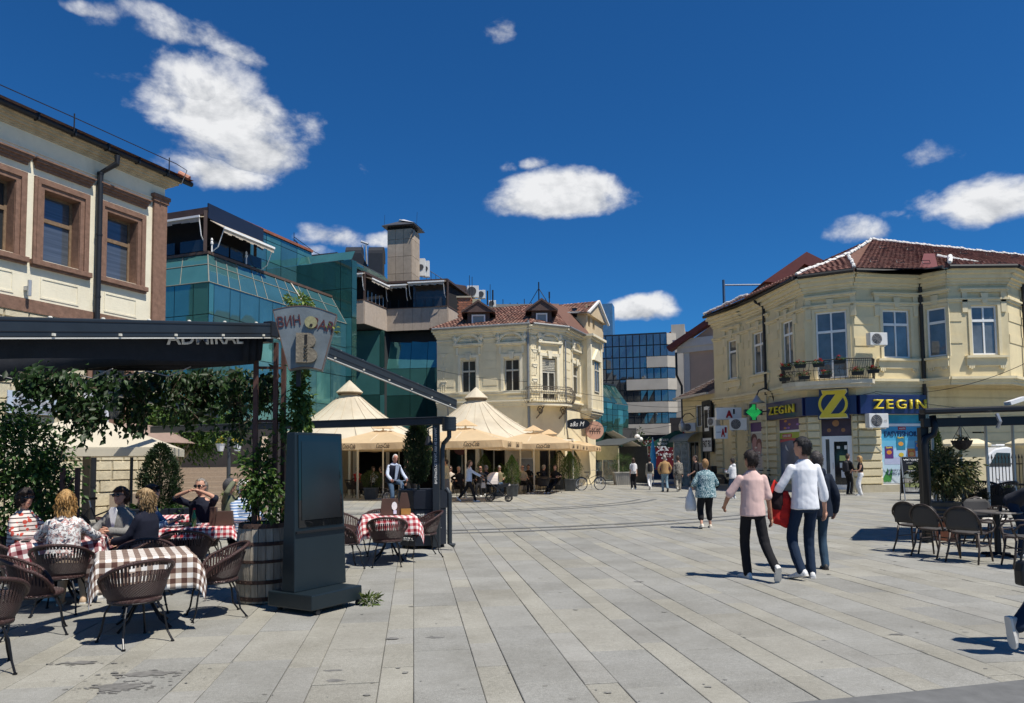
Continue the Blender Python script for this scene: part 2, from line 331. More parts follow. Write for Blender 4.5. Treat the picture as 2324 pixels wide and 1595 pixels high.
# ------------------------------------------------------------------ ground and paving
def build_ground():
 gm=M('bedding_mortar',(.15,.145,.13),.95,var=.25,scale=.4,bump=.3)
 b=B();b.quad((-400,-60,-.02),(400,-60,-.02),(400,900,-.02),(-400,900,-.02))
 ground=tag(obj('ground',b,M('far_ground',(.20,.195,.18),.95,var=.2,scale=.3)),kind='structure')
 b=B();b.quad((-32,-2,-.012),(40,-2,-.012),(40,75,-.012),(-32,75,-.012))
 pave=tag(obj('pavement',b,gm),kind='structure')
 ang=R(7.6);u=Vector((-math.sin(ang),math.cos(ang),0));v=Vector((math.cos(ang),math.sin(ang),0))
 mat=M_attr('granite_slab',.78,.22,140,var=.10,scale=26,spec=.35)
 nt=mat.node_tree;N=nt.nodes;L=nt.links # worn patches and dribbles that run on across the joints
 n2=N.new('ShaderNodeTexNoise');n2.inputs['Scale'].default_value=.9;n2.inputs['Detail'].default_value=10;n2.inputs['Roughness'].default_value=.72
 tcn=[n for n in N if n.type=='TEX_COORD'][0];L.new(tcn.outputs['Object'],n2.inputs['Vector'])
 rr=N.new('ShaderNodeValToRGB');L.new(n2.outputs['Fac'],rr.inputs[0]);e=rr.color_ramp.elements;e[0].position=.30;e[0].color=(.74,.73,.70,1);e[1].position=.60;e[1].color=(1.05,1.05,1.05,1)
 n3=N.new('ShaderNodeTexNoise');n3.inputs['Scale'].default_value=170;n3.inputs['Detail'].default_value=2;L.new(tcn.outputs['Object'],n3.inputs['Vector'])
 r3=N.new('ShaderNodeValToRGB');L.new(n3.outputs['Fac'],r3.inputs[0]);e=r3.color_ramp.elements;e[0].position=.32;e[0].color=(.72,.72,.72,1);e[1].position=.68;e[1].color=(1.22,1.22,1.22,1)
 p=N['Principled BSDF'];src=p.inputs['Base Color'].links[0].from_socket
 for r in(rr,r3):
  mx=N.new('ShaderNodeMix');mx.data_type='RGBA';mx.blend_type='MULTIPLY';mx.inputs[0].default_value=1;L.new(src,mx.inputs[6]);L.new(r.outputs[0],mx.inputs[7]);src=mx.outputs[2]
 L.new(src,p.inputs['Base Color'])
 rnd=random.Random(3);W=(.495,.255);slabs=[]
 o0=(G(938,1400)).dot(v) # a joint read from the photograph
 k=0;x=o0;rows=[]
 while x<34:rows.append((x,W[k%2]));x+=W[k%2];k+=1
 k=1;x=o0
 while x>-24:x-=W[k%2];rows.append((x,W[k%2]));k+=1
 cx,cy=-4.1,33.5
 for(x,w)in rows:
  y=2.0+rnd.uniform(0,1);dry=rnd.uniform(.97,1.03);narrow=w<.3;mind=2.0
  while y<66:
   l=(rnd.choice([.78,.9,1.05,1.1])if not narrow else rnd.choice([.62,.75,.9,1.0]))*(1 if y<30 else 2.0)
   c=v*(x+w/2)+u*(y+l/2);y+=l
   if abs(c.x)>.78*c.y+3 or c.y<3.2:continue
   warm=rnd.random();g=rnd.uniform(.258,.296)*dry
   if narrow:t=(g*1.06,g*1.02,g*.87)if warm<.7 else(g,g*.98,g*.89)
   else:t=(g*.97,g*.96,g*.88)if warm<.68 else(g*1.04,g*1.005,g*.87)
   slabs.append((c.length,c,w,l,t,rnd.uniform(-.003,.003)))
 slabs.sort(key=lambda s:s[0]);items=[]
 for(d,c,w,l,t,dz)in slabs:
  q=B();q.tone=t;gp=.006 if d<20 else.009;hx,hy=w/2-gp/2,l/2-gp/2;z=dz
  m=lambda a,e,zz:c+v*a+u*e+Vector((0,0,zz));cs=((-1,-1),(1,-1),(1,1),(-1,1))
  vs=[m(a*hx,e*hy,-.011)for a,e in cs]+[m(a*hx,e*hy,z-.004)for a,e in cs]+[m(a*(hx-.005),e*(hy-.005),z)for a,e in cs]
  q.add(vs,[(8,9,10,11)]+[(i,(i+1)%4,4+(i+1)%4,4+i)for i in range(4)]+[(4+i,4+(i+1)%4,8+(i+1)%4,8+i)for i in range(4)]);items.append(q)
 pieces('paving_slab',items,mat,pave,300,stuff='paving_slabs')
 # dark stone rings set in the square
 dm=M('dark_ring_stone',(.125,.127,.125),.8,var=.2,scale=5,bump=.1)
 for(r0,r1)in((16.75,16.97),(16.05,16.25),(10.35,10.55),(9.75,9.92),(29.05,29.75)):
  b=B();n=220;a0,a1=(R(-150),R(-20))
  pts=[[(cx+r*math.cos(a0+(a1-a0)*i/n),cy+r*math.sin(a0+(a1-a0)*i/n),.0075)for i in range(n+1)]for r in(r0,r1)]
  for i in range(n):
   if pts[0][i][1]<3:continue
   b.quad(pts[0][i],pts[1][i],pts[1][i+1],pts[0][i+1])
  obj('paving_ring',b,dm,pave)
 # water and grime stains near the front table
 sm=M('damp_stain',(.165,.16,.148),.6,var=.25,scale=14)
 def stain(cen,rx,ry,n,seed):
  rr=random.Random(seed);b=B()
  for i in range(n):
   a=rr.uniform(0,6.28);t=abs(rr.gauss(0,.45));x=cen[0]+math.cos(a)*rx*t;y=cen[1]+math.sin(a)*ry*t;s=rr.uniform(.008,.05)*max(.25,1.1-t);k=rr.randint(6,9);el=rr.uniform(.4,1)
   b.add([(x+s*1.6*math.cos(6.28*j/k)*rr.uniform(.6,1.2),y+el*s*math.sin(6.28*j/k)*rr.uniform(.6,1.2),.0045+i*1.5e-5)for j in range(k)],[tuple(range(k))])
  return b
 for i,(px,py,rx,ry,n)in enumerate([(270,1560,.42,.2,150),(330,1530,.6,.16,120),(190,1505,.4,.1,50),(985,1447,.10,.04,26),(895,1449,.24,.012,16),(760,1545,.06,.03,14),(755,1522,.08,.02,12),(1450,1320,.1,.04,10),(2030,1440,.12,.05,12)]):
  g=G(px,py);tag(obj('damp_stain',stain(g,rx,ry,n,i),sm,pave),kind='stuff')
 b=B();rr=random.Random(21)
 for i in range(240):
  d=4.5+18*rr.random()**1.6;x=rr.uniform(-.66,.66)*d;s=rr.choice((.008,.011,.014,.02,.032));k=7;el=rr.uniform(.5,1)
  b.add([(x+s*math.cos(6.283*j/k)*rr.uniform(.7,1.2),d+el*s*math.sin(6.283*j/k)*rr.uniform(.7,1.2),.0046+i*2e-6)for j in range(k)],[tuple(range(k))])
 tag(obj('gum_spots',b,M('old_gum',(.20,.195,.175),.8,var=.3,scale=30),pave),kind='stuff')
 return pave
PAVE=build_ground()
# ------------------------------------------------------------------ shared building materials
WHITE=M('white_frame',(.80,.80,.78),.45,var=.04)
DARKMETAL=M('dark_metal',(.022,.024,.028),.45,metal=.3,var=.15,scale=6)
ANTH=M('anthracite_aluminium',(.030,.038,.046),.42,metal=.35,var=.12,scale=4,spec=.5)
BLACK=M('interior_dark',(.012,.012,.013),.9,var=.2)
def glassmat(name,col,rough=.03,metal=.85,streak=0):
 m=M(name,col,rough,metal,var=.10,scale=.8,spec=.8,stain=streak);return m
WGLASS=glassmat('window_glass',(.055,.065,.075),.03,.55)
TEAL=glassmat('teal_glass',(.10,.30,.29),.03,.55,.25)
TEALB=glassmat('blue_teal_glass',(.09,.25,.28),.03,.62,.22)
TEALD=glassmat('dark_teal_glass',(.04,.125,.115),.04,.5,.25)
OFFG=glassmat('blue_office_glass',(.20,.22,.235),.04,.8,.12)
TILEM=M_attr('clay_tile',.85,.25,60,var=.22,scale=14)
def tile_rows(root,a,b,c,d,tw,th,tones,seed,name='roof_tile',maxn=300,thick=.035,mat=None):
 """clay tiles laid on the quad eave a-b, ridge d-c (a under d), each a bent piece overlapping the row below"""
 a,b,c,d=map(Vector,(a,b,c,d));rnd=random.Random(seed);hl=((d-a).length+(c-b).length)/2;n=max(1,int(hl/th));items=[]
 nrm=(b-a).cross(d-a).normalized()
 for j in range(n):
  t0,t1=j/n,min(1,(j+1.18)/n);l0,r0,l1,r1=a.lerp(d,t0),b.lerp(c,t0),a.lerp(d,t1),b.lerp(c,t1);k=max(1,int((r0-l0).length/tw))
  for i in range(k):
   s0,s1=(i+.02)/k,(i+.98)/k;g=rnd.uniform(.72,1.2);tn=rnd.choice(tones);q=B();q.tone=tuple(x*g for x in tn)
   lift=nrm*(thick+rnd.uniform(0,.012));m=(s0+s1)/2;hump=nrm*.03
   vs=[l0.lerp(r0,s0)+lift,l0.lerp(r0,m)+lift+hump,l0.lerp(r0,s1)+lift,l1.lerp(r1,s1),l1.lerp(r1,m)+hump*.6,l1.lerp(r1,s0),
    l0.lerp(r0,s0),l0.lerp(r0,m)+hump*.2,l0.lerp(r0,s1)]
   q.add(vs,[(0,1,4,5),(1,2,3,4),(6,7,1,0),(7,8,2,1),(6,0,5),(8,3,2)]);items.append((l0.lerp(r0,m).length,q))
 return[q for _,q in items]
def cornice(f,root,steps,mat,x0=None,x1=None,name='cornice',ext=0):
 """moulded band: steps = (z0, z1, projection)"""
 b=f.b()
 for(z0,z1,p)in steps:b.bb((0 if x0 is None else x0)-ext*p,(f.L if x1 is None else x1)+ext*p,-p,.05,z0,z1)
 return obj(name,b,mat,root)
def pipe(f,root,x,z0,z1,mat,r=.055,name='downpipe',y=-.1,top=None):
 b=f.b();pts=[(x,y,z0),(x,y,z1)]
 if top:pts+=[(x+top[0],y-top[1],z1+.35),(x+top[0],y-top[1],z1+.6)]
 b.tube(pts,r,10)
 z=z0+1
 while z<z1:b.lathe([(r+.012,-.03),(r+.012,.03)],10,(x,y,z));z+=1.9
 return obj(name,b,mat,root,smooth=False)

# ------------------------------------------------------------------ cream town house with brown trim, left
def left_house():
 C=P(374,452,24.5);d=Vector((.375,.927,0));L=15.
 p0=Vector((C.x,C.y,0))-d*L;root=thing('town_house','cream plastered house with flaking brown window surrounds behind the wine bar','building',(C.x,C.y,0))
 f=Fac(p0,(C.x,C.y),root.location)
 cream=M('cream_plaster',(.76,.70,.54),.92,var=.06,scale=2.2,bump=.28,bscale=26,stain=.16)
 brown=M('flaking_brown_paint',(.20,.115,.08),.85,var=.24,scale=7,bump=.35,bscale=22,stain=.1)
 wood=M('old_window_wood',(.19,.125,.075),.7,var=.3,scale=9)
 z0,z1=f.at(103,592)[1],f.at(103,431.6)[1]
 wins=[]
 for(xa,xb,y)in((103,176,500),(246.6,305.7,550),(-48,17,480)):
  a,b_=f.at(xa,y)[0],f.at(xb,y)[0];wins.append((a,b_))
 w=wins[1][1]-wins[1][0];w=1.12
 wins=[((a+b_)/2-w/2,(a+b_)/2+w/2)for a,b_ in wins]
 dx=wins[0][0]-wins[2][0];wins+=[(wins[2][0]-dx*k,wins[2][0]-dx*k+w)for k in(1,2)]
 zb=f.at(203,716)[1];zt=f.at(371,424)[1]
 wall(f,root,0,L,zb-.25,zt+.1,[(a,c,z0,z1)for a,c in wins],cream,.42)
 b=f.b();b.bb(0,L-.01,.62,.7,0,zt);obj('room_darkness',b,BLACK,root)
 wf2=Fac((C.x,C.y),(C.x-8*.927,C.y+8*.375),root.location);wall(wf2,root,0,8,0,zt+.1,[],cream)
 blind=M('window_blind_glass',(.10,.12,.15),.06,.35,var=.3,scale=2,spec=.8,stretch=(.2,.2,9))
 for i,(a,c)in enumerate(wins):
  window(f,root,a,c,z0,z1,wood,blind if i!=2 else WGLASS,.36,cols=1,tran=.62,fw=.085,mull=.07)
  b=f.b();s=.30
  for(k0,k1,p)in((0,.13,.035),(.13,.22,.075),(.22,.30,.055)):
   b.bb(a-k1,a-k0,-p,.03,z0-.05,z1+k1);b.bb(c+k0,c+k1,-p,.03,z0-.05,z1+k1);b.bb(a-k0,c+k0,-p-.002,.03,z1+k0,z1+k1)
  b.bb(a,a+.012,.0,.31,z0,z1);b.bb(c-.012,c,.0,.31,z0,z1);b.bb(a+.012,c-.012,0,.31,z1-.012,z1)
  obj('window_surround',b,brown,root)
  b=f.b();b.bb(a-.36,c+.36,-.15,.3,z0-.2,z0-.05);b.bb(a-.33,c+.33,-.10,.02,z0-.26,z0-.2);obj('window_sill',b,brown,root,bevel=.012)
  b=f.b()
  for q,(h0,h1,p)in enumerate(((.52,.60,.07),(.60,.68,.12),(.68,.76,.18),(.76,.80,.22))):b.bb(a-.26-p*.5,c+.26+p*.5,-p,.02,z1+h0,z1+h1)
  obj('window_hood',b,brown,root)
  b=f.b();x0_,x1_,q0,q1=a+.02,c-.02,z0-1.05,z0-.55
  b.bb(x0_-.05,x1_+.05,-.018,.01,q1,q1+.05);b.bb(x0_-.05,x1_+.05,-.018,.01,q0-.05,q0);b.bb(x0_-.05,x0_,-.018,.01,q0,q1);b.bb(x1_,x1_+.05,-.018,.01,q0,q1)
  obj('apron_panel',b,cream,root)
 # eaves
 b=f.b();prof=((0,.05,.05),(.05,.1,.10),(.1,.17,.2),(.17,.25,.30),(.25,.29,.36))
 for(h0,h1,p)in prof:b.bb(-.1,L+p,-p,.1,zt+h0-.05,zt+h1-.05)
 obj('cornice',b,M('weathered_cornice',(.50,.42,.29),.9,var=.2,scale=3,stain=.35),root)
 cornice(f,root,((zt-.55,zt-.5,.03),),cream,name='frieze_line')
 b=f.b();b.tube([(-.1,-.46,zt+.27),(L+.7,-.46,zt+.27)],.085,10)
 for i in range(14):b.box((1.1*i+.3,-.46,zt+.28),(.05,.2,.2))
 obj('gutter',b,DARKMETAL,root)
 b=f.b();b.quad((-.1,-.62,zt+.36),(L+.65,-.62,zt+.36),(L-3.5,3.5,zt+2.3),(-.1,3.5,zt+2.3));b.quad((L+.65,-.62,zt+.36),(L+.65,8,zt+.36),(L-3.5,7,zt+2.3),(L-3.5,3.5,zt+2.3));obj('roof',b,M('clay_roof',(.30,.13,.085),.9,var=.3,scale=9,bump=.5),root)
 it=[]
 for i in range(7):
  q=f.b();x=L+.55-.34*i*.55;q.tube([(x,-.5+.36*i,zt+.42+.02*i),(x-.16,-.2+.36*i,zt+.60+.02*i)],.1,8);it.append(q)
 pieces('ridge_tile',it,M('pale_ridge_tile',(.45,.22,.15),.9,var=.3,scale=6),root)
 b=f.b();b.tube([(L-7.5,-.6,zt+.6),(L-3.8,-.6,zt+.66),(L-.1,-.6,zt+.68),(L+.35,-.6,zt+.62),(L+.1,-.62,zt+.05)],.014,6)
 for x in(L-3.8,L-.4):b.tube([(x,-.6,zt+.25),(x,-.6,zt+.78)],.02,6)
 obj('lightning_wire',b,DARKMETAL,root)
 xd=f.at(216,600)[0];pipe(f,root,xd,0,zt-.45,DARKMETAL,.085,y=-.13,top=(.28,.35))
 # corner pilaster, string course, lamp
 b=f.b();b.bb(L-.50,L+.03,-.09,.3,zb,zt-.35);obj('pilaster',b,brown,root)
 b=f.b();b.bb(L-.54,L+.07,-.13,.3,zt-.62,zt-.5);b.bb(L-.57,L+.1,-.17,.3,zt-.5,zt-.38);obj('pilaster_capital',b,brown,root)
 b=f.b();b.bb(L-.53,L+.06,-.12,.3,zb-.1,zb+.08);b.bb(L-.51,L+.04,-.10,.3,zb+.08,zb+.2);obj('pilaster_base',b,cream,root)
 cornice(f,root,((zb-.24,zb+.12,.05),),brown,name='string_course',x1=L-.55)
 xl,zl=f.at(57,655);b=f.b();b.lathe([(.05,-.22),(.05,.22)],12,(xl,-.18,zl));b.bb(xl-.05,xl+.05,-.14,0,zl-.06,zl+.06);obj('wall_lamp',b,M('lamp_grey',(.42,.43,.44),.4,metal=.4),root)
 # ashlar ground floor
 stone=M_attr('ashlar_stone',.93,.5,18,var=.16,scale=6);rnd=random.Random(11);it=[];z=0
 while z<zb-.3:
  h=rnd.choice((.3,.36,.42));x=L-rnd.uniform(.4,.9)
  h=min(h,zb-.26-z);xr=L
  while xr>2.5:
   x=max(2.4,xr-rnd.uniform(.5,1.05));g=rnd.uniform(.86,1.1);q=f.b();q.tone=(.60*g,.53*g,.375*g);e=.012;p=rnd.uniform(.015,.05)
   q.add([(x+e,.02,z+e),(xr-e,.02,z+e),(xr-e,.02,z+h-e),(x+e,.02,z+h-e),(x+.03,-p,z+.03),(xr-.03,-p,z+.03),(xr-.03,-p,z+h-.03),(x+.03,-p,z+h-.03)],[(4,5,6,7),(0,1,5,4),(1,2,6,5),(2,3,7,6),(3,0,4,7)])
   if not(z>2.9 and f.at(205,940)[0]<(x+xr)/2<f.at(205,940)[0]+1.9):it.append(q)
   xr=x
  z+=h
 pieces('ashlar_block',it,stone,root)
 b=f.b();b.bb(0,L,.021,.12,0,zb);obj('mortar_wall',b,M('mortar',(.40,.36,.27),.95,var=.15),root)
 # barred ground-floor window with brown jambs
 xa,za=f.at(213,965)[0],f.at(213,965)[1];xb,zc=f.at(268,845)[0],f.at(268,845)[1]
 za,zc=3.0,zb-.45;xb=max(xb,xa+1.0)
 b=f.b();b.bb(xa,xb,-.03,.019,za,zc);o=obj('barred_window',b,WGLASS,root)
 b=f.b();b.bb(xa-.3,xa,-.09,.02,za,zc+.2);b.bb(xb,xb+.3,-.09,.02,za,zc+.2);b.bb(xa-.35,xb+.35,-.13,.02,za-.25,za);obj('jamb',b,brown,o)
 b=f.b();n=7
 for i in range(n):
  x=xa+(xb-xa)*(i+.5)/n;b.tube([(x+.05*math.sin(k*1.6+i*3.14),-.08,za+(zc-za)*k/12)for k in range(13)],.012,5)
 obj('iron_grille',b,DARKMETAL,o)
 return root,f,zb
LH,LHF,LHZ=left_house()

# ------------------------------------------------------------------ glass block with roof terrace
def panes(root,f,xs,zs,mat,y=0,gap=.03,tilt=.006,slope=0,skip=(),name='pane',shear=0):
 """grid of glass panes; slope: metres the top leans inwards for each metre of height"""
 for i in range(len(xs)-1):
  for j in range(len(zs)-1):
   if(i,j)in skip:continue
   a,c,e,g=xs[i]+gap/2,xs[i+1]-gap/2,zs[j]+gap/2,zs[j+1]-gap/2;q=f.b();t1,t2=random.uniform(-tilt,tilt),random.uniform(-tilt,tilt)
   sy=lambda z:y+slope*(z-zs[0])
   q.quad((a,sy(e)+t1,e),(c,sy(e)-t1,e),(c,sy(g)-t2,g),(a,sy(g)+t2,g));obj(name,q,random.choice(mat)if isinstance(mat,list)else mat,root)
def awning(root,f,x0,x1,z,out,drop,fab,y=0,arm=True,name='awning'):
 b=f.b();b.extr([(x0,y,z),(x0,y-out,z-drop),(x0,y-out,z-drop-.03),(x0,y,z-.03)],(x1-x0,0,0));o=obj(name,b,fab,root)
 n=14;b=f.b()
 for i in range(n):
  xa,xb=x0+(x1-x0)*i/n,x0+(x1-x0)*(i+1)/n;h=.22+.03*math.sin(i*2.1)
  b.quad((xa,y-out-.012,z-drop-h),(xb,y-out-.012,z-drop-h),(xb,y-out-.012,z-drop),(xa,y-out-.012,z-drop))
 obj('valance',b,fab,o)
 b=f.b();b.bb(x0-.03,x1+.03,y-out-.06,y-out-.015,z-drop-.06,z-drop+.03);obj('front_rail',b,WHITE,o)
 if arm:
  b=f.b()
  for x in(x0+.04,x1-.04):b.tube([(x,y-out,z-drop),(x,y-out*.55,z-drop-.8),(x,y-.05,z-drop-1.0)],.022,6)
  obj('awning_arm',b,WHITE,o)
 return o
def glass_block():
 u=Vector((.342,.94,0));v=Vector((-.94,.342,0));K=P(473,700,30);K.z=0
 root=thing('glass_building','teal mirror glass building with sloped upper panes and roof terrace','building',K)
 fr=Fac(K,K+u*10.2,K);ff=Fac(K+v*9,K,K)
 zb,zt=fr.at(474,639)[1],fr.at(474,639)[1]+1.5;so=.62
 inner=M('building_core',(.03,.035,.038),.8)
 b=B();poly=[Vector((0,0,0))+u*.08+v*.08,u*10.2+v*.08,u*10.2+v*9,v*9+u*.08];b.prism(poly,0,zb-.05);obj('core',b,inner,root)
 xs=[0,.3];k=0
 while xs[-1]<9.4:xs.append(xs[-1]+(.95,.62,1.25)[k%3]);k+=1
 xs[-1]=10.2
 zr=[0,1.5,3.0,4.6,6.2,7.75,zb]
 panes(root,fr,xs,zr,[TEALB,TEALB,TEAL]);panes(root,ff,[0,1.6,3.0,4.4,5.8,7.2,8.2,9],zr,[TEAL,TEALD,TEAL])
 # sloped panes: both faces lean inwards, meeting on a hip
 def slope(f,xs,right):
  n=len(xs)-1
  for(h0,h1)in((0,.93),(.96,1.5)):
   for i in range(n):
    a,c=xs[i]+.02,xs[i+1]-.02
    def pt(x,h):
     e=so*h
     xx=x+(e*(1-x/f.L)if right else-e*(x/f.L));return(xx,e,zb+h)
    q=f.b();t=random.uniform(-.005,.005);P0,P1,P2,P3=pt(a,h0),pt(c,h0),pt(c,h1),pt(a,h1)
    q.quad((P0[0],P0[1]+t,P0[2]),P1,(P2[0],P2[1]+t,P2[2]),P3);obj('sloped_pane',q,TEALB if right else TEAL,root)
  b=f.b()
  for i in range(n+1):
   x=xs[i];b.tube([(x+(0 if not right else 0),-.012,zb),(x+(so*1.5*(1-x/f.L)if right else-so*1.5*(x/f.L)),so*1.5-.012,zb+1.5)],.016,5)
  b.tube([(0,-.015,zb),(f.L,-.015,zb)],.022,5);b.tube([(so*.945 if right else 0,so*.945-.015,zb+.945),(f.L-(0 if right else so*.945),so*.945-.015,zb+.945)],.022,5)
  obj('glazing_bar',b,M('aged_glazing_bar',(.20,.20,.17),.6,var=.2),root)
  b=f.b();b.bb(so*1.4 if right else-.1,f.L if right else f.L-so*1.4,so*1.5-.05,so*1.5+.25,zb+1.5,zb+1.62);obj('coping',b,M('brown_coping',(.10,.065,.05),.6,var=.2),root)
 slope(fr,[0,.5,1.2,1.9,3.0,3.7,4.9,5.7,6.9,7.7,8.8,10.2],True);slope(ff,[0,1.5,3,4.5,6,7.5,9],False)
 b=B();e=so*1.5+.04;b.prism([u*e+v*e,u*10.2+v*e,u*10.2+v*9,v*9+u*e],zb-.04,zb+1.46);obj('upper_core',b,inner,root)
 b=fr.b();b.bb(6.35,6.52,-.02,.02,zb,zb+.01);p0=fr.at(690,652);b=fr.b();b.bar((6.9,-.05,zb-.05),(6.62,.9,zb+1.5),.16,.02);obj('pale_cover_strip',b,M('pale_strip',(.62,.55,.46),.7),root)
 # terrace room: glass balustrade, dark frame, roof and awnings
 zt=zb+1.62;T0=.95;zc=zt+1.75;brown=M('terrace_brown',(.06,.038,.032),.6,var=.2);fab=M('cream_awning',(.58,.50,.40),.9,var=.1,scale=5,trans=.25)
 b=B()
 for(a,c)in((.0,.15),(3.2,.15),(.15,4.5),(.15,8)):p=u*(T0+a)+v*(T0+c);b=B();b.box((p.x,p.y,zt+.9),(.14,.14,1.8),R(20));obj('terrace_post',b,brown,root)
 b=B();b.prism([u*T0+v*T0,u*(T0+3.4)+v*T0,u*(T0+3.4)+v*9,u*T0+v*9],zc-.1,zc+.02);obj('terrace_roof',b,brown,root)
 navy=M('navy_screen',(.012,.016,.032),.35,var=.1,spec=.6)
 b=fr.b();b.extr([(T0,T0,zc-.28),(T0+3.6,T0,zc-.75),(T0+3.6,T0,zc+.28),(T0,T0,zc+.36)],(0,.06,0));obj('side_screen',b,navy,root)
 b=ff.b();b.bb(0,9-T0,T0,T0+.08,zc-.05,zc+.2);obj('front_fascia',b,brown,root)
 awning(root,fr,T0+.1,T0+3.4,zc-.35,.75,.42,fab,T0);awning(root,ff,1.0,9-T0-.15,zc-.2,.35,.1,fab,T0)
 b=B();b.prism([u*(T0+.5)+v*(T0+.5),u*(T0+3.3)+v*(T0+.5),u*(T0+3.3)+v*9,u*(T0+.5)+v*9],zt-.1,zc-.12);obj('terrace_interior',b,BLACK,root)
 bal=M('tinted_balustrade',(.03,.045,.06),.05,metal=.4,spec=.7)
 for k in range(3):b=fr.b();b.bb(T0+.25+k*1.1,T0+1.25+k*1.1,T0-.02,T0,zt+.05,zt+.55);obj('balustrade_pane',b,bal,root)
 for k in range(4):b=ff.b();b.bb(9-T0-1.5-k*1.7,9-T0-.1-k*1.7,T0-.02,T0,zt+.05,zt+.55);obj('balustrade_pane',b,bal,root)
 b=fr.b()
 for x in(T0+.12,T0+2.3):b=fr.b();b.lathe([(.03,0),(.03,.3),(.06,.34),(.06,.42),(.03,.46),(.055,.52),(.02,.6)],8,(x,T0-.1,zt));obj('baluster',b,WHITE,root)
 # upper storey wall set back, with red coping
 b0=3.2;f2=Fac(K+u*4.0+v*b0,K+u*11.6+v*b0,K);z3=f2.at(800-230+9,553)[1];z3=zb+4.6
 panes(root,f2,[0,1.2,2.4,3.6,4.8,6.2,7.6],[zt-.2,zt+1.5,zt+2.6,z3],[TEALB,TEAL]);b=B();b.prism([u*4.0+v*(b0+.1),u*11.6+v*(b0+.1),u*11.6+v*9,u*4.0+v*9],zt-.3,z3-.03);obj('upper_storey',b,inner,root)
 b=f2.b();b.bb(-.05,7.6,-.08,.3,z3,z3+.14);obj('red_coping',b,M('red_coping',(.25,.085,.05),.7,var=.2),root)
 # tall end bay facing the square, with leaning cap
 f3=Fac(K+u*10.2+v*(b0+.05),K+u*10.2-v*.35,K);z4=zb+3.5
 panes(root,f3,[0,f3.L*.8,f3.L],[0,1.5,3,4.6,6.2,7.8,9.4,11,z4],[TEALD,TEAL]);panes(root,f3,[.1,f3.L],[z4,z4+.55],TEAL,slope=.6)
 f4=Fac(K+u*10.2-v*.35,K+u*10.7-v*.35,K);panes(root,f4,[0,.5],[0,1.5,3,4.6,6.2,7.8,9.4,11,z4],TEALD)
 b=B();b.prism([u*10.25-v*.3,u*10.7-v*.3,u*10.7+v*9,u*10.25+v*9],0,z4-.02);obj('end_core',b,inner,root)
 # rooftop clutter
 b=f2.b();b.lathe([(.14,0),(.14,.26),(.05,.3)],12,(7.0,.6,z3+.15));obj('roof_vent',b,M('zinc',(.5,.51,.52),.4,metal=.6),root)
 b=f2.b();b.tube([(6.6,.5,z3),(6.6,.5,z3+.95)],.02,5);b.tube([(6.6,.5,z3+.7),(8.6,.5,z3+.35),(10.4,.5,z3+.35)],.02,5);b.tube([(6.6,.5,z3+.55),(7.8,.5,z3+.1)],.03,5);obj('roof_railing',b,DARKMETAL,root)
 return root,K,u,v
GB,GK,GU,GV=glass_block()

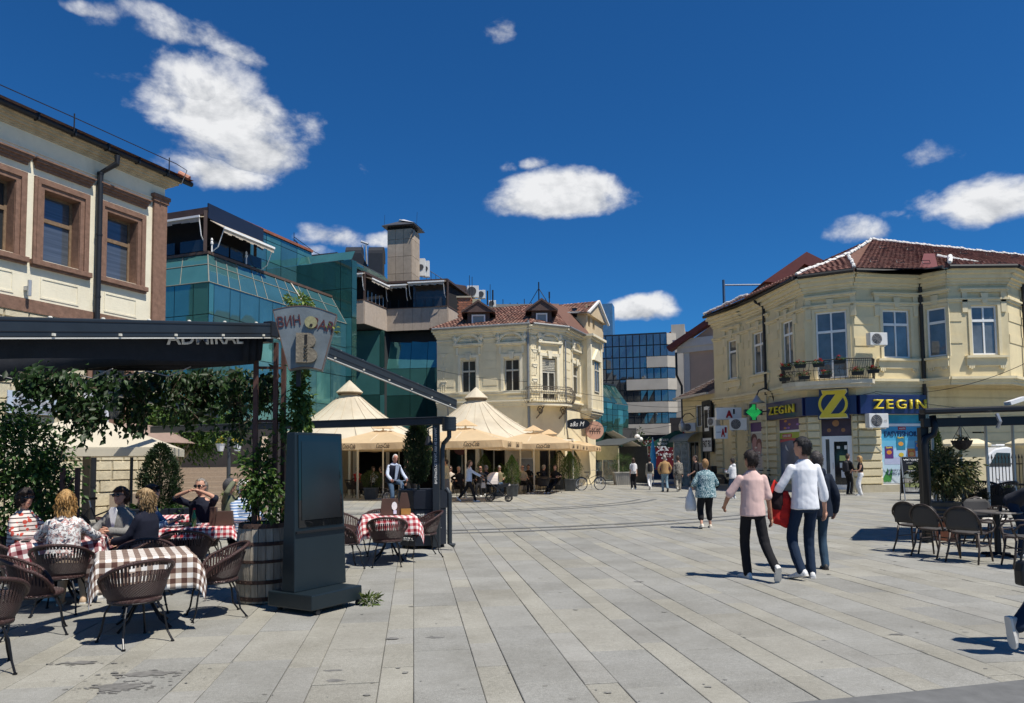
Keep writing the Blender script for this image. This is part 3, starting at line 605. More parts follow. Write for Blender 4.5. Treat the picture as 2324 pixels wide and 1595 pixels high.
# ------------------------------------------------------------------ concrete terrace block with clad tower
def terrace_block():
 A=P(772,734,46.6);Bp=P(826,734,46.2);C=P(877,749.5,49.1);E=P(1016,744,48.4);F_=P(1046,750,51.2);z0,z1=Bp.z,P(826,681,46.2).z
 for p in(A,Bp,C,E,F_):p.z=0
 root=thing('terrace_building','concrete and glass block with awnings over its terrace and square stone-clad tower','building',C)
 conc=M('granite_cladding',(.42,.35,.285),.85,var=.10,scale=5,bump=.1,bscale=80,stain=.12);inner=M('building_core',());rail=M('terrace_brown',());fab=M('cream_awning',())
 pts=[A,Bp,C,E,F_];q=Vector((.24,.97,0));r=C
 poly=[p-r for p in pts]+[F_+q*9-r,A+q*12-r]
 b=B();b.prism([p+q*.06 for p in poly],z0+.02,z1-.3);obj('terrace_slab',b,inner,root)
 fs=[Fac(pts[i],pts[i+1],r)for i in range(4)]
 for i,f in enumerate(fs):
  n=(2,2,7,2)[i]
  for k in range(n):
   b=f.b();b.bb(f.L*k/n+.006,f.L*(k+1)/n-.006,-.04,.08,z0,z1);obj('parapet_panel',b,conc,root)
  b=f.b();b.bb(0,f.L,-.08,.14,z1,z1+.05);obj('parapet_coping',b,M('brown_coping',()),root)
 # lower glass storeys
 g0=[A+q*1.9,C+q*.2,E+q*.2,E+q*4];f=Fac(C+q*.35-Vector((.9,0,0)),E+q*.35+Vector((.6,-.1,0)),r);zr=[0,2,4,6,7.8,z0-.05];n=f.L
 panes(root,f,[0,n*.12,n*.42,n*.62,n*.85,n],zr[:-1],[TEALD,TEALD,TEAL],tilt=.01);panes(root,f,[0,n*.42,n*.62,n*.85,n],zr[-2:],TEAL,tilt=.02,slope=.25)
 f=Fac(A+q*2.2-Vector((1.2,0,0)),Bp+q*2.2+Vector((.4,0,0)),r);panes(root,f,[0,f.L*.25,f.L*.9,f.L],zr,[TEALD,TEAL],tilt=.01)
 f5=Fac(Bp+q*2.2+Vector((.4,0,0)),C+q*.35-Vector((.9,0,0)),r)
 if f5.L>.3:panes(root,f5,[0,f5.L],zr,TEALD)
 b=B();b.prism([A+q*2.4-r-Vector((1.2,0,0)),Bp+q*2.5-r,C+q*.7-r,E+q*.7-r+Vector((.6,0,0)),E+q*9-r,A+q*11-r],0,z0);obj('lower_core',b,inner,root)
 # terrace storey: dark room, posts, awnings, roof
 zc=z1+1.65
 b=B();b.prism([A+q*1.3-r,Bp+q*1.3-r-Vector((.6,0,0)),C+q*1.0-r-Vector((.2,0,0)),E+q*1.0-r-Vector((.3,0,0)),E+q*8-r,A+q*11-r],z1-.3,zc+.05);obj('terrace_room',b,BLACK,root)
 b=B();rp=[A-r,Bp-r,C-r,E-r,F_-r,F_+q*7-r,A+q*10-r];b.prism(rp,zc+.1,zc+.24);obj('terrace_roof',b,rail,root)
 b=B()
 for p in(Bp,C,E,A):b=B();b.box((p.x-r.x,p.y-r.y+.12,(z1+zc)/2+.06),(.12,.12,zc-z1+.12));obj('terrace_post',b,rail,root)
 awning(root,fs[0],.05,fs[0].L+.05,zc+.1,.35,.12,fab);awning(root,fs[1],.25,fs[1].L,zc-.1,.4,.12,fab,arm=False)
 awning(root,fs[2],.05,fs[2].L*.36,zc-.02,.45,.12,fab);awning(root,fs[2],fs[2].L*.40,fs[2].L-.1,zc+.08,.6,.14,fab)
 smoke=M('smoked_screen',(.05,.05,.052),.1,metal=.2,spec=.6,var=.3,scale=1.5)
 f=fs[2];b=f.b();b.bb(f.L*.42,f.L-.2,.25,.27,z1+.05,zc-.1);obj('wind_screen',b,smoke,root)
 b=f.b()
 for k in range(7):b=f.b();b.tube([(f.L*(.05+.14*k),.1,z1),(f.L*(.05+.14*k),.1,z1+.62)],.016,5);obj('terrace_rail_post',b,DARKMETAL,root)
 f1=fs[1]
 b=f1.b()
 for k in range(6):b=f1.b();b.tube([(f1.L*(.05+.17*k),.1,z1),(f1.L*(.05+.17*k),.1,z1+.75)],.018,5);obj('terrace_rail_post',b,M('zinc',()),root)
 # lean-to glass over the awning side
 nn=6
 for k in range(nn):
  x0,x1=-1.6+6.4*k/nn+.03,-1.6+6.4*(k+1)/nn-.03;q2=f1.b();zz=lambda x:zc+.35
  q2.quad((x0,.35,zz(x0)),(x1,.35,zz(x1)),(x1,1.1,zz(x1)+.8),(x0,1.1,zz(x0)+.8));obj('lean_to_pane',q2,TEALD,root)
 b=f1.b();b.bb(-1.6,4.8,.5,3.4,zc+.24,zc+.42);b.bb(-1.6,4.8,1.0,3.4,zc+.42,zc+1.1);obj('lean_to_base',b,M('dark_cladding',(.07,.07,.075),.6),root)
 # tower
 T0=P(879,644,54.5);T1=P(932.6,642,54.1);T0.z=T1.z=0;d=(T1-T0).normalized();n_=Vector((-d.y,d.x,0));w=(T1-T0).length*1.02;zt0,zt1=zc-.5,P(905,520,54.3).z
 clad=M_attr('tower_slab',.85,.12,60,var=.12,scale=3)
 ft=Fac(T0,T0+d*w,r);fs2=Fac(T0+d*w,T0+d*w+n_*1.7,r);it=[]
 rnd=random.Random(5);rows=[zt0,zt0+.9,zt0+2.0,zt0+3.05,zt0+3.95,zt1];h=(zt1-zt0)/4.6
 rows=[zt0+h*k for k in(0,1.0,2.0,3.0,4.0)]+[zt1]
 for f,k in((ft,3),(fs2,2)):
  for i in range(k):
   for j in range(5):
    q2=f.b();g=rnd.uniform(.85,1.1);q2.tone=(.40*g,.325*g,.25*g);q2.bb(f.L*i/k+.012,f.L*(i+1)/k-.012,-.03,.05,rows[j]+.012,rows[j+1]-.012);it.append(q2)
 pieces('cladding_slab',it,clad,root)
 b=B();b.prism([T0-r+n_*.02+d*.02,T0+d*(w-.02)-r+n_*.02,T0+d*(w-.02)+n_*1.66-r,T0+d*.02+n_*1.66-r],zt0-.2,zt1-.01);obj('tower_core',b,inner,root)
 hc=M('tower_cap',(.10,.10,.105),.5,metal=.4);cz=zt1;o_=.33
 b=B();c0=[T0-r-d*.05+n_*.1,T0-r+d*(w-.1)+n_*.1,T0-r+d*(w-.1)+n_*1.55,T0-r+d*.1+n_*1.55];b.prism(c0,cz-.01,cz+.28);obj('tower_louvre',b,BLACK,root)
 e=[T0-r-d*o_-n_*o_,T0-r+d*(w+o_)-n_*o_,T0-r+d*(w+o_)+n_*(1.7+o_),T0-r-d*o_+n_*(1.7+o_)];ap=T0-r+d*w*.5+n_*.85
 b=B();E4=[Vector((p.x,p.y,cz+.22))for p in e];E5=[Vector((p.x,p.y,cz+.27))for p in e];AP=Vector((ap.x,ap.y,cz+.95))
 b.add(E4+E5+[AP],[(3,2,1,0),(0,1,5,4),(1,2,6,5),(2,3,7,6),(3,0,4,7),(4,5,8),(5,6,8),(6,7,8),(7,4,8)]);o=obj('tower_cap',b,hc,root)
 b=B();b.add([E5[1]+Vector((0,-.02,.04)),E5[2]+Vector((.05,0,.04)),AP+Vector((.05,0,.06)),AP+Vector((-.3,-.4,-.1))],[(0,1,2,3)]);obj('loose_sheet',b,M('pale_sheet',(.72,.73,.74),.4,metal=.2),o)
 b=B();b.box((ap.x-.1,ap.y-.3,cz+.75),(.42,.1,.22),.3,M4=Matrix.Rotation(.5,4,'Y'));obj('bent_flashing',b,M('zinc',()),o)
 b=B();b.box((e[1].x-.12,e[1].y+.5,cz-.4),(.06,.55,.5),.2,M4=Matrix.Rotation(.35,4,'Y'));obj('hanging_sheet',b,hc,o)
 b=B()
 for p in(e[0],e[1]):b.tube([(p.x+.15,p.y+.2,cz),(p.x+.2,p.y+.2,cz+1.15)],.012,5)
 obj('lightning_rod',b,DARKMETAL,o)
 # two black ducts bent over the roof
 dm=M('duct_black',(.035,.037,.042),.5,metal=.3,var=.15,scale=2)
 for(xa,xb,slant,D)in((783,819,True,53),(835,868,False,52.6)):
  p0=P(xa,556,D)-r;p1=P(xb,556,D)-r;zt=p0.z;wd=(p1-p0).length;x0,x1,y0=p0.x,p1.x,p0.y;zb_=P(xa,640,D).z
  prof=[]
  for k in range(9):a=math.pi*k/8;prof.append((y0+.6-.6*math.cos(a),zt-.6+.6*math.sin(a)))
  b=B()
  sl=1.1 if slant else 0
  left=[(x0,y0,zt-.45)];L0=[Vector((x0,y,z))for(y,z)in prof];poly=[Vector((x0+sl,y0,zb_))]+L0+[Vector((x0,y0+1.2,zt-1.1)),Vector((x0,y0+.8,zt-1.1)),Vector((x0+sl,y0+.8,zb_))]
  pr=[Vector((x1+sl,y0,zb_))]+[Vector((x1,y,z))for(y,z)in prof]+[Vector((x1,y0+1.2,zt-1.1)),Vector((x1,y0+.8,zt-1.1)),Vector((x1+sl,y0+.8,zb_))]
  n2=len(poly);b.add(poly+pr,[tuple(range(n2)),tuple(range(2*n2-1,n2-1,-1))]+[(i,n2+i,n2+(i+1)%n2,(i+1)%n2)for i in range(n2)])
  obj('ventilation_duct',b,dm,root)
 z=M('zinc',());b=B()
 for xx in(824,832):p=P(xx,600,54)-r;q_=P(xx-2,556,54)-r;b.tube([p,q_,q_+Vector((-.1,.5,.12))],.075,8)
 p=P(822,548,54)-r;b.tube([p+Vector((-.1,0,0)),p+Vector((.45,0,-.2))],.085,8);obj('flue_pipe',b,z,root)
 # rooftop air units, railings and masts towards the right
 ac=M('ac_white',(.66,.66,.64),.5,var=.06);dg=M('grille_dark',(.05,.05,.055),.6)
 def unit(px,py,D,w_,h_,d_=.35):
  p=P(px,py,D)-r;b=B();b.box((p.x,p.y,p.z+h_/2),(w_,d_,h_));o=obj('air_conditioner',b,ac,root,bevel=.01)
  b=B();b.lathe([(.01,0),(min(w_,h_)*.36,0),(min(w_,h_)*.4,.02)],16,(0,0,0));me=b.mesh('fan');me.materials.append(dg);share('fan',me,dg,o,Matrix.Translation((p.x-w_*.1,p.y-d_/2-.022,p.z+h_/2))@Matrix.Rotation(-math.pi/2,4,'X')@Matrix.Rotation(math.pi,4,'X'))
 unit(957,627,56,.55,1.35);unit(967,629,56.5,.5,1.25);unit(1073,675,54,.85,.85);unit(1093,678,56,.55,.65);unit(1117,697,56,.55,.5)
 b=B();p=P(946,596,57)-r;q_=P(1010,637,57)-r;b.tube([p,q_],.025,5)
 for k in range(7):s=p.lerp(q_,k/6);b.tube([s,s-Vector((0,0,1.0))],.02,5)
 p2,q2=p-Vector((0,0,.55)),q_-Vector((0,0,.55));b.tube([p2,q2],.015,5);obj('roof_railing',b,DARKMETAL,root)
 b=B();p=P(1003,640,52)-r;b.extr([p,P(1005,650,52)-r,P(1056,672,54)-r,P(1056,648,54)-r],(.2,1.5,0));obj('brown_gable',b,rail,root)
 b=B();p=P(1040,672,53)-r;b.prism([p+Vector((-1,0,0)),p+Vector((1.6,0,0)),p+Vector((1.6,4,0)),p+Vector((-1,4,0))],0,p.z-.2);obj('rear_block',b,M('dull_cream',(.42,.38,.26),.9),root)
 b=B();p=P(1085,690,58)-r;q_=P(1180,700,60)-r;b.prism([p+Vector((-1.6,0,0)),q_+Vector((1,0,0)),q_+Vector((1,6,0)),p+Vector((-1.6,6,0))],0,p.z);obj('rear_block',b,M('grey_render',(.26,.25,.23),.9),root)
 b=B()
 for(xx,y0,y1,D,rr)in((1065,690,625,50,.02),(1071,690,628,50,.02),(1112,690,645,54,.02),(1106,692,660,54,.06),(1118,692,658,54,.06)):b.tube([P(xx,y0,D)-r,P(xx,y1,D)-r],rr,5)
 p=P(1222,640,58)-r;b.tube([p-Vector((0,0,2.2)),p],.05,6);b.tube([p-Vector((.9,0,2.0)),p-Vector((0,0,.5))],.03,5);b.tube([p-Vector((-.9,0,2.0)),p-Vector((0,0,.5))],.03,5)
 p=P(1246,665,58)-r;b.tube([p-Vector((0,0,1.2)),p],.04,6);b.box((p.x,p.y,p.z-.15),(.12,.1,.5))
 a,c=P(1125,692,58)-r,P(1238,690,58)-r
 for k in range(8):s=a.lerp(c,k/7);b.tube([s-Vector((0,0,.4)),s+Vector((0,0,.15+.3*(k%3==1)))],.03,5)
 b.tube([a,c],.03,5);obj('roof_antenna',b,DARKMETAL,root)
 b=B();p=P(1152,687,57)-r;b.prism([p+Vector((-1,0,0)),p+Vector((4,0,0)),p+Vector((4,5,0)),p+Vector((-1,5,0))],0,p.z-.1);obj('rear_block',b,M('grey_render',()),root)
 return root
TB=terrace_block()
# ------------------------------------------------------------------ ornate cream corner house with dormers
def zb2(x,y):return(964.3+.3023*x,652.3+.3023*y)
def beige_house():
 pt=lambda zx,D:(lambda p:Vector((p.x,p.y,0)))(P(964.3+.3023*zx,900,D))
 L0,A1,B1,C1,E1=pt(90,43.7),pt(795,42.1),pt(1040,43.3),pt(1168,46.2),pt(1275,49.3)
 root=thing('corner_house','ornate cream corner house with arched window hoods, curved balcony and brown dormers','building',A1)
 cr=M('cream_stucco',(.76,.66,.45),.9,var=.07,scale=1.6,bump=.15,bscale=30,stain=.34);tr=M('cream_trim',(.76,.69,.52),.9,var=.08,scale=3,stain=.3)
 wf=M('peeling_white_frame',(.55,.52,.44),.8,var=.15,scale=10);glass=M('curtained_glass',(.055,.055,.05),.05,.3,var=.35,scale=2.5,spec=.7,stretch=(4,4,.6))
 fA,fB,fC,fD=Fac(L0,A1,A1),Fac(A1,B1,A1),Fac(B1,C1,A1),Fac(C1,E1,A1)
 ze=fA.at(*zb2(500,312))[1];zf=fA.at(*zb2(300,868))[1];zs=fA.at(*zb2(330,800))[1]
 def rect(f,x0,x1,y0,y1):a=f.at(*zb2((x0+x1)/2,y1));t=f.at(*zb2((x0+x1)/2,y0));return(f.at(*zb2(x0,(y0+y1)/2))[0],f.at(*zb2(x1,(y0+y1)/2))[0],a[1],t[1])
 w1,w2=rect(fA,272,381,545,790),rect(fA,595,708,535,783);dB=rect(fB,880,985,532,772);wC=rect(fC,1108,1155,590,808)
 dB=(dB[0],dB[1],dB[2]-.55,dB[3])
 gd=[(.6,2.4,.3,3.2),(2.7,4.2,.3,3.2),(4.5,fA.L-.2,.3,3.2)]
 wall(fA,root,0,fA.L,0,ze,[w1,w2]+gd,cr);wall(fB,root,0,fB.L,0,ze,[dB,(.55,fB.L-.5,.1,2.9)],cr);wall(fC,root,0,fC.L,0,ze,[wC,(.5,1.6,.1,2.9)],cr);wall(fD,root,0,fD.L,0,ze,[(.6,1.5,5.0,7.4)],cr)
 b=B();ins=lambda f,x:f.M@Vector((x,.45,0))
 b.prism([ins(fA,.2),ins(fA,fA.L),ins(fB,fB.L),ins(fC,fC.L),ins(fD,fD.L),ins(fD,fD.L)+Vector((-6,3,0)),ins(fA,.2)+Vector((2,8,0))],0,ze-.1);obj('rooms',b,BLACK,root)
 for f,w,c in((fA,w1,2),(fA,w2,2),(fC,wC,1)):window(f,root,*w,wf,glass,.16,cols=c,tran=.66,fw=.07,mull=.06,sill=tr)
 a,c,e,g=dB;window(fB,root,a,c,e,g-.75,wf,glass,.16,cols=2,tran=None,fw=.09,mull=.1,name='balcony_door')
 for k in range(7):b=fB.b();z=g-.70+k*.1;b.box(((a+c)/2,.1,z),(c-a-.1,.05,.075),M4=Matrix.Rotation(.5,4,'X'));obj('louvre_slat',b,wf,root)
 window(fD,root,.6,1.5,5.0,7.4,wf,glass,.16,cols=2,tran=.66)
 shop=M('shop_glass',(.03,.03,.032),.06,.3,spec=.6)
 for(x0,x1,q0,q1)in gd:window(fA,root,x0,x1,q0,q1,WHITE,shop,.2,cols=2,tran=None,fw=.1,mull=.09,name='shop_window')
 window(fB,root,.55,fB.L-.5,.1,2.9,DARKMETAL,shop,.2,cols=2,tran=None,name='shop_window');window(fC,root,.5,1.6,.1,2.9,DARKMETAL,shop,.2,cols=1,tran=None,name='shop_window')
 # surrounds, arched hoods with shell and urns, keystones
 def hood(f,w,wide=.42):
  x0,x1,z0,z1=w;cx=(x0+x1)/2;b=f.b()
  b.bb(x0-.2,x0-.03,-.06,.02,z0-.1,z1+.12);b.bb(x1+.03,x1+.2,-.06,.02,z0-.1,z1+.12);b.bb(x0-.2,x1+.2,-.07,.02,z1+.12,z1+.3)
  b.bb(x0-.3,x0-.16,-.09,.02,z1+.3,z1+.75);b.bb(x1+.16,x1+.3,-.09,.02,z1+.3,z1+.75);obj('window_surround',b,tr,root)
  b=f.b();b.extr([(cx-.1,-.13,z1-.02),(cx+.1,-.13,z1-.02),(cx+.16,-.13,z1+.42),(cx-.16,-.13,z1+.42)],(0,.14,0));obj('keystone',b,tr,root)
  zc=z1+.78;h=(x1-x0)/2+wide
  b=f.b();b.bb(cx-h,cx+h,-.12,.02,zc,zc+.08);b.bb(cx-h-.05,cx+h+.05,-.2,.02,zc+.08,zc+.18);obj('hood_cornice',b,tr,root)
  r=h-.14;b=f.b();pts=[(cx+r*math.cos(math.pi*k/14),zc+.18+.72*r*math.sin(math.pi*k/14))for k in range(15)]
  for k in range(14):b.bar((pts[k][0],-.08,pts[k][1]),(pts[k+1][0],-.08,pts[k+1][1]),.2,.13)
  obj('arched_hood',b,tr,root)
  b=f.b()
  for k in range(1,12):a_=math.pi*k/12;b.bar((cx,-.015,zc+.2),(cx+r*.82*math.cos(a_),-.015,zc+.2+.6*r*math.sin(a_)),.05,.05)
  obj('shell_relief',b,tr,root)
  for s in(-1,1):
   b=f.b();b.lathe([(.10,0),(.10,.08),(.05,.12),(.14,.24),(.16,.34),(.10,.46),(.06,.5),(.08,.56),(.02,.66)],10,(cx+s*(h-.06),-.1,zc+.18));obj('urn',b,tr,root,smooth=True)
 hood(fA,w1);hood(fA,w2);hood(fB,dB,.3);hood(fC,wC,.22)
 # horizontal joints, string courses, cornice
 for f in(fA,fB,fC,fD):
  ops={fA:[w1,w2],fB:[dB],fC:[wC],fD:[(.6,1.5,5.0,7.4)]}[f]
  b=f.b();z=zs+.45;k=0
  while z<ze-.7:
   segs=[(0.02,f.L-.02)]
   for o in ops:
    if o[2]-.25<z<o[3]+1.5:segs=[t for(s0,s1)in segs for t in((s0,min(s1,o[0]-.45)),(max(s0,o[1]+.45),s1))if t[1]-t[0]>.1]
   for(s0,s1)in segs:b=f.b();b.bb(s0,s1,-.02,.01,z+.02,z+.47);obj('rusticated_course',b,cr,root)
   z+=.5
  cornice(f,root,((zs-.06,zs+.06,.07),(zs+.06,zs+.12,.12)),tr,name='sill_course');cornice(f,root,((zf-.25,zf-.12,.06),(zf-.12,zf,.14),(zf,zf+.09,.22)),tr,name='string_course')
  cornice(f,root,((ze-.62,ze-.52,.06),),tr,name='frieze_line');cornice(f,root,((ze-.42,ze-.3,.07),(ze-.3,ze-.18,.16),(ze-.18,ze-.04,.3),(ze-.04,ze+.06,.42)),tr,name='eaves_cornice',ext=.45)
  b=f.b();b.tube([(-.1,-.5,ze+.1),(f.L+.1,-.5,ze+.1)],.08,8);obj('gutter',b,M('zinc_gutter',(.27,.28,.28),.5,metal=.5),root)
 for f,x0,x1 in((fA,.5,1.6),(fA,4.35,5.5)):b=f.b();b.bb(x0,x1,-.05,.02,zf+.22,zs-.2);obj('apron_panel',b,tr,root)
 # garland ornaments on the quoins
 def orn(f,x,z):
  b=f.b();b.extr([(x+.16*math.cos(math.pi+math.pi*k/8),-.05,z+.16*math.sin(math.pi+math.pi*k/8))for k in range(9)],(0,.04,0));b.bb(x-.2,x+.2,-.07,-.01,z,z+.05)
  for k in(-1,0,1):b.tube([(x+.13*k,-.03,z-.05),(x+.13*k,-.03,z-(.55 if k==0 else.42))],.014,5);b.ell((x+.13*k,-.04,z-(.58 if k==0 else.45)),(.025,.02,.035),6,4)
  obj('garland_relief',b,tr,root)
 for y in(505,610,712):orn(fA,*fA.at(*zb2(140,y)))
 for y in(372,468,578,688):orn(fB,.28,fB.at(*zb2(828,y))[1])
 pipe(fA,root,fA.L-.12,0,ze-.3,M('zinc_gutter',()),.07,top=(.1,.3))
 pipe(fB,root,fB.L+.1,3.4,ze-.6,M('zinc_gutter',()),.05)
 # corner oriel on the street side
 b=B();o0=fD.M@Vector((-.2,0,0));fo=Fac(C1-fD.n*.7+fD.d*-.1,C1-fD.n*.7+fD.d*2.6,A1)
 b=fo.b();z5,z6=zf-.2,ze-.1;b.bb(0,2.6,0,.8,z5,z6);obj('oriel',b,cr,root)
 b=fo.b()
 for(p,q0,q1)in((.0,-.15,0),(-.06,-.3,-.15),(-.14,-.45,-.3),(-.24,-.58,-.45)):b.bb(-.08-p,2.68+p,-.08-p,.8,z5+q0,z5+q1)
 obj('oriel_corbel',b,tr,root)
 b=fo.b();b.bb(-.15,2.75,-.15,.8,z6,z6+.12);b.bb(-.3,2.9,-.3,.8,z6+.12,z6+.26);b.bb(-.1,.18,-.06,.2,z5,z6);b.bb(2.4,2.7,-.06,.2,z5,z6);obj('oriel_trim',b,tr,root)
 b=fo.b();b.extr([(.3,-.16,z6-1.3),(2.3,-.16,z6-1.3),(1.3,-.16,z6-.5)],(0,.18,0));obj('oriel_pediment',b,tr,root)
 window(fo,root,.75,1.85,z5+1.1,z5+3.2,wf,glass,-.005,cols=2,tran=.66)
 # curved iron balcony on scroll brackets
 zl=fB.at(*zb2(960,880))[1];iron=M('rusty_iron',(.13,.11,.085),.8,var=.35,scale=8);cx=fB.L/2;
 def arc(t,k=1.):a=math.pi*t;return(cx-(fB.L/2+.35)*k*math.cos(a),-.95*k*math.sin(a)**.6)
 b=fB.b();n=20;ring=[arc(i/n)for i in range(n+1)];b.extr([(x,y,zl-.12)for x,y in ring],(0,0,.14));obj('balcony_slab',b,tr,root)
 b=fB.b()
 for z,r_ in((.04,.016),(.3,.012),(.95,.022),(.82,.012)):b.tube([(arc(i/n,1+.10*math.sin(math.pi*min(1,z/.9)))[0],arc(i/n,1+.14*math.sin(math.pi*min(1,z/.9)))[1],zl+z)for i in range(n+1)],r_,5)
 o=obj('balcony_railing',b,iron,root)
 for i in range(44):
  t=i/43;b=fB.b();b.tube([(arc(t,1+.13*math.sin(math.pi*min(1,h/.9)))[0]+.02*math.sin(h*14+i),arc(t,1+.18*math.sin(math.pi*min(1,h/.9)))[1],zl+h)for h in(.03,.15,.3,.45,.6,.75,.92)],.012,4);obj('baluster',b,iron,o)
 for x in(.35,fB.L-.35):
  b=fB.b();pts=[]
  for k in range(26):a_=k*.42;r_=.30-.0105*k;pts.append((x,-.42+r_*math.cos(a_),zl-.38+r_*math.sin(a_)))
  b.tube(pts,.035,6);b.tube([(x,-.02,zl-.8),(x,-.3,zl-.62),(x,-.8,zl-.15)],.04,6);obj('scroll_bracket',b,iron,root)
 # roof with clay tiles, dormers and chimney
 ze2=ze+.12;tones=[(.23,.12,.09),(.27,.14,.105),(.17,.095,.075),(.33,.20,.15)]
 ev=lambda f,x:f.M@Vector((x,-.5,ze2));rl=P(*zb2(470,160),48.5)-A1;rr=P(*zb2(935,118),47.5)-A1
 b=B();e0,e1,e2,e3=ev(fA,-.3),ev(fA,fA.L),ev(fB,fB.L),ev(fC,fC.L+1);rb=Vector((rr.x+1.5,rr.y+1.5,rr.z))
 b.quad(e0,e1,rr,rl);b.quad(e1,e2,rr);b.quad(e2,e3,rb,rr);b.quad(e0,rl,Vector((e0.x+1,e0.y+9,ze2)));obj('roof',b,M('roof_underlay',(.14,.07,.05),.9),root)
 up=Vector((0,0,.02));it=tile_rows(root,e0+up,e1+up,rr+up,rl+up,.21,.3,tones,1)+tile_rows(root,e1+up,e2+up,rr+Vector((.05,0,.02)),rr+up,.21,.3,tones,2)
 pieces('roof_tile',it,TILEM,root,stuff='roof_tiles')
 dm=M('dormer_brown',(.085,.052,.045),.65,var=.15,scale=3)
 for(wx0,wx1,wy0,wy1,D,px)in((350,452,205,288,43.4,392),(833,918,193,282,42.7,880)):
  a=P(*zb2(wx0,wy1),D)-A1;c=P(*zb2(wx1,wy1),D)-A1;t=P(*zb2(wx0,wy0),D)-A1;zt_,zb_=t.z,a.z
  fd=Fac(A1+Vector((a.x,a.y,0)),A1+Vector((c.x,c.y,0)),A1);w=fd.L;o=obj('dormer',fd.b().bb(-.25,w+.25,.05,3.2,zb_-.5,zt_+.12),dm,root)
  b=fd.b();z1_=zt_+.12
  b.extr([(-.5,-.25,z1_),(w+.5,-.25,z1_),(w/2,-.25,z1_+.62)],(0,.3,0));
  b.extr([(-.6,-.32,z1_-.06),(w/2,-.32,z1_+.60),(w/2,-.32,z1_+.72),(-.6,-.32,z1_+.06)],(0,3.6,0));b.extr([(w/2,-.32,z1_+.60),(w+.6,-.32,z1_-.06),(w+.6,-.32,z1_+.06),(w/2,-.32,z1_+.72)],(0,3.6,0));obj('dormer_roof',b,dm,o)
  b=fd.b();y=.03
  for(x0,x1,q0,q1)in((0,.08,zb_,zt_),(w-.08,w,zb_,zt_),(.08,w-.08,zb_,zb_+.08),(.08,w-.08,zt_-.08,zt_)):b.bb(x0,x1,-.04,y,q0,q1)
  obj('dormer_window',b,WHITE,o);b=fd.b();b.quad((.08,0,zb_+.08),(w-.08,0,zb_+.08),(w-.08,0,zt_-.08),(.08,0,zt_-.08));obj('pane',b,M('pale_blind_glass',(.26,.255,.22),.08,.1,var=.05,spec=.6),o)
 p=P(*zb2(296,200),47.5)-A1;zt_=P(*zb2(296,78),47.5).z;brick=M_attr('brick',.9,.2,50,var=.15);it=[];rnd=random.Random(2)
 z=p.z-.6;k=0
 while z<zt_:
  for i in range(3):
   q=B();g=rnd.uniform(.7,1.15);q.tone=(.36*g,.15*g,.09*g);q.box((p.x-.3+.3*i+(.08 if k%2 else 0),p.y,z),(.27,.55,.10));it.append(q)
  z+=.118;k+=1
 pieces('brick',it,brick,root);b=B();b.box((p.x-.02,p.y,(p.z-.6+zt_)/2),(.7,.5,zt_-p.z+.5));b.box((p.x-.02,p.y,zt_),(.95,.7,.1));obj('chimney',b,M('mortar',()),root)
 # tan attic storey at the street corner
 ta=M('tan_render',(.56,.44,.28),.9,var=.08,stain=.12);D=47.6
 a=P(*zb2(945,380),D);c=P(*zb2(1212,380),D-.3);fd=Fac((a.x,a.y),(c.x,c.y),A1);zt_=fd.at(*zb2(1100,190))[1];zb_=ze-.2
 r_=(fd.at(*zb2(1103,300))[0],fd.at(*zb2(1142,300))[0],fd.at(*zb2(1120,345))[1],fd.at(*zb2(1120,238))[1])
 wall(fd,root,0,fd.L,zb_,zt_,[r_,(r_[0],r_[1],r_[3]+.12,r_[3]+.75)],ta,.15);window(fd,root,*r_,WHITE,WGLASS,.1,cols=1,tran=None);window(fd,root,r_[0],r_[1],r_[3]+.12,r_[3]+.75,DARKMETAL,WGLASS,.1,cols=1,tran=None)
 f2=Fac(c,Vector((c.x,c.y,0))+fD.d*4.2,A1);f2=Fac((c.x,c.y),(c.x+fD.d.x*4.2,c.y+fD.d.y*4.2),A1);wall(f2,root,0,4.2,zb_,zt_,[(.4,.9,zb_+1.2,zb_+2.6),(1.5,2.0,zb_+1.2,zb_+2.6)],ta,.15);b=fd.b();b.bb(.1,fd.L-.05,.3,4,zb_,zt_-.05);obj('attic_core',b,BLACK,root)
 b=f2.b();b.extr([(-.25,-.2,zt_-.1),(4.4,-.2,zt_-.1),(2.1,-.2,zt_+1.05)],(0,.3,0));obj('attic_gable',b,ta,root)
 rw=M('white_ridge',(.74,.72,.68),.8,var=.12,scale=9);b=f2.b();b.bar((-.5,-.3,zt_-.12),(2.1,-.3,zt_+1.12),.14,.12);b.bar((4.6,-.3,zt_-.12),(2.1,-.3,zt_+1.12),.14,.12);obj('verge',b,rw,root)
 rid0=f2.M@Vector((2.1,-.2,zt_+1.12));rid1=f2.M@Vector((2.1,5.2,zt_+1.12));g0=f2.M@Vector((-.55,-.2,zt_-.1));g1=f2.M@Vector((-.55,5.2,zt_-.1))
 it=tile_rows(root,g1,g0,rid0,rid1,.24,.3,tones,4);pieces('attic_tile',it,TILEM,root,200,stuff='attic_tiles')
 b=B();b.quad(g1,g0,rid0,rid1);obj('attic_roof',b,M('roof_underlay',()),root);b=fd.b();b.tube([(0,-.4,zt_-.08),(fd.L+.2,-.4,zt_-.08)],.07,8);obj('gutter',b,M('zinc_gutter',()),root);pipe(fd,root,r_[0]-.35,zb_,zt_-.2,M('zinc_gutter',()),.06)
 # shop signs
 return root,A1,fA,fB,fC
BH,BHO,BFA,BFB,BFC=beige_house()

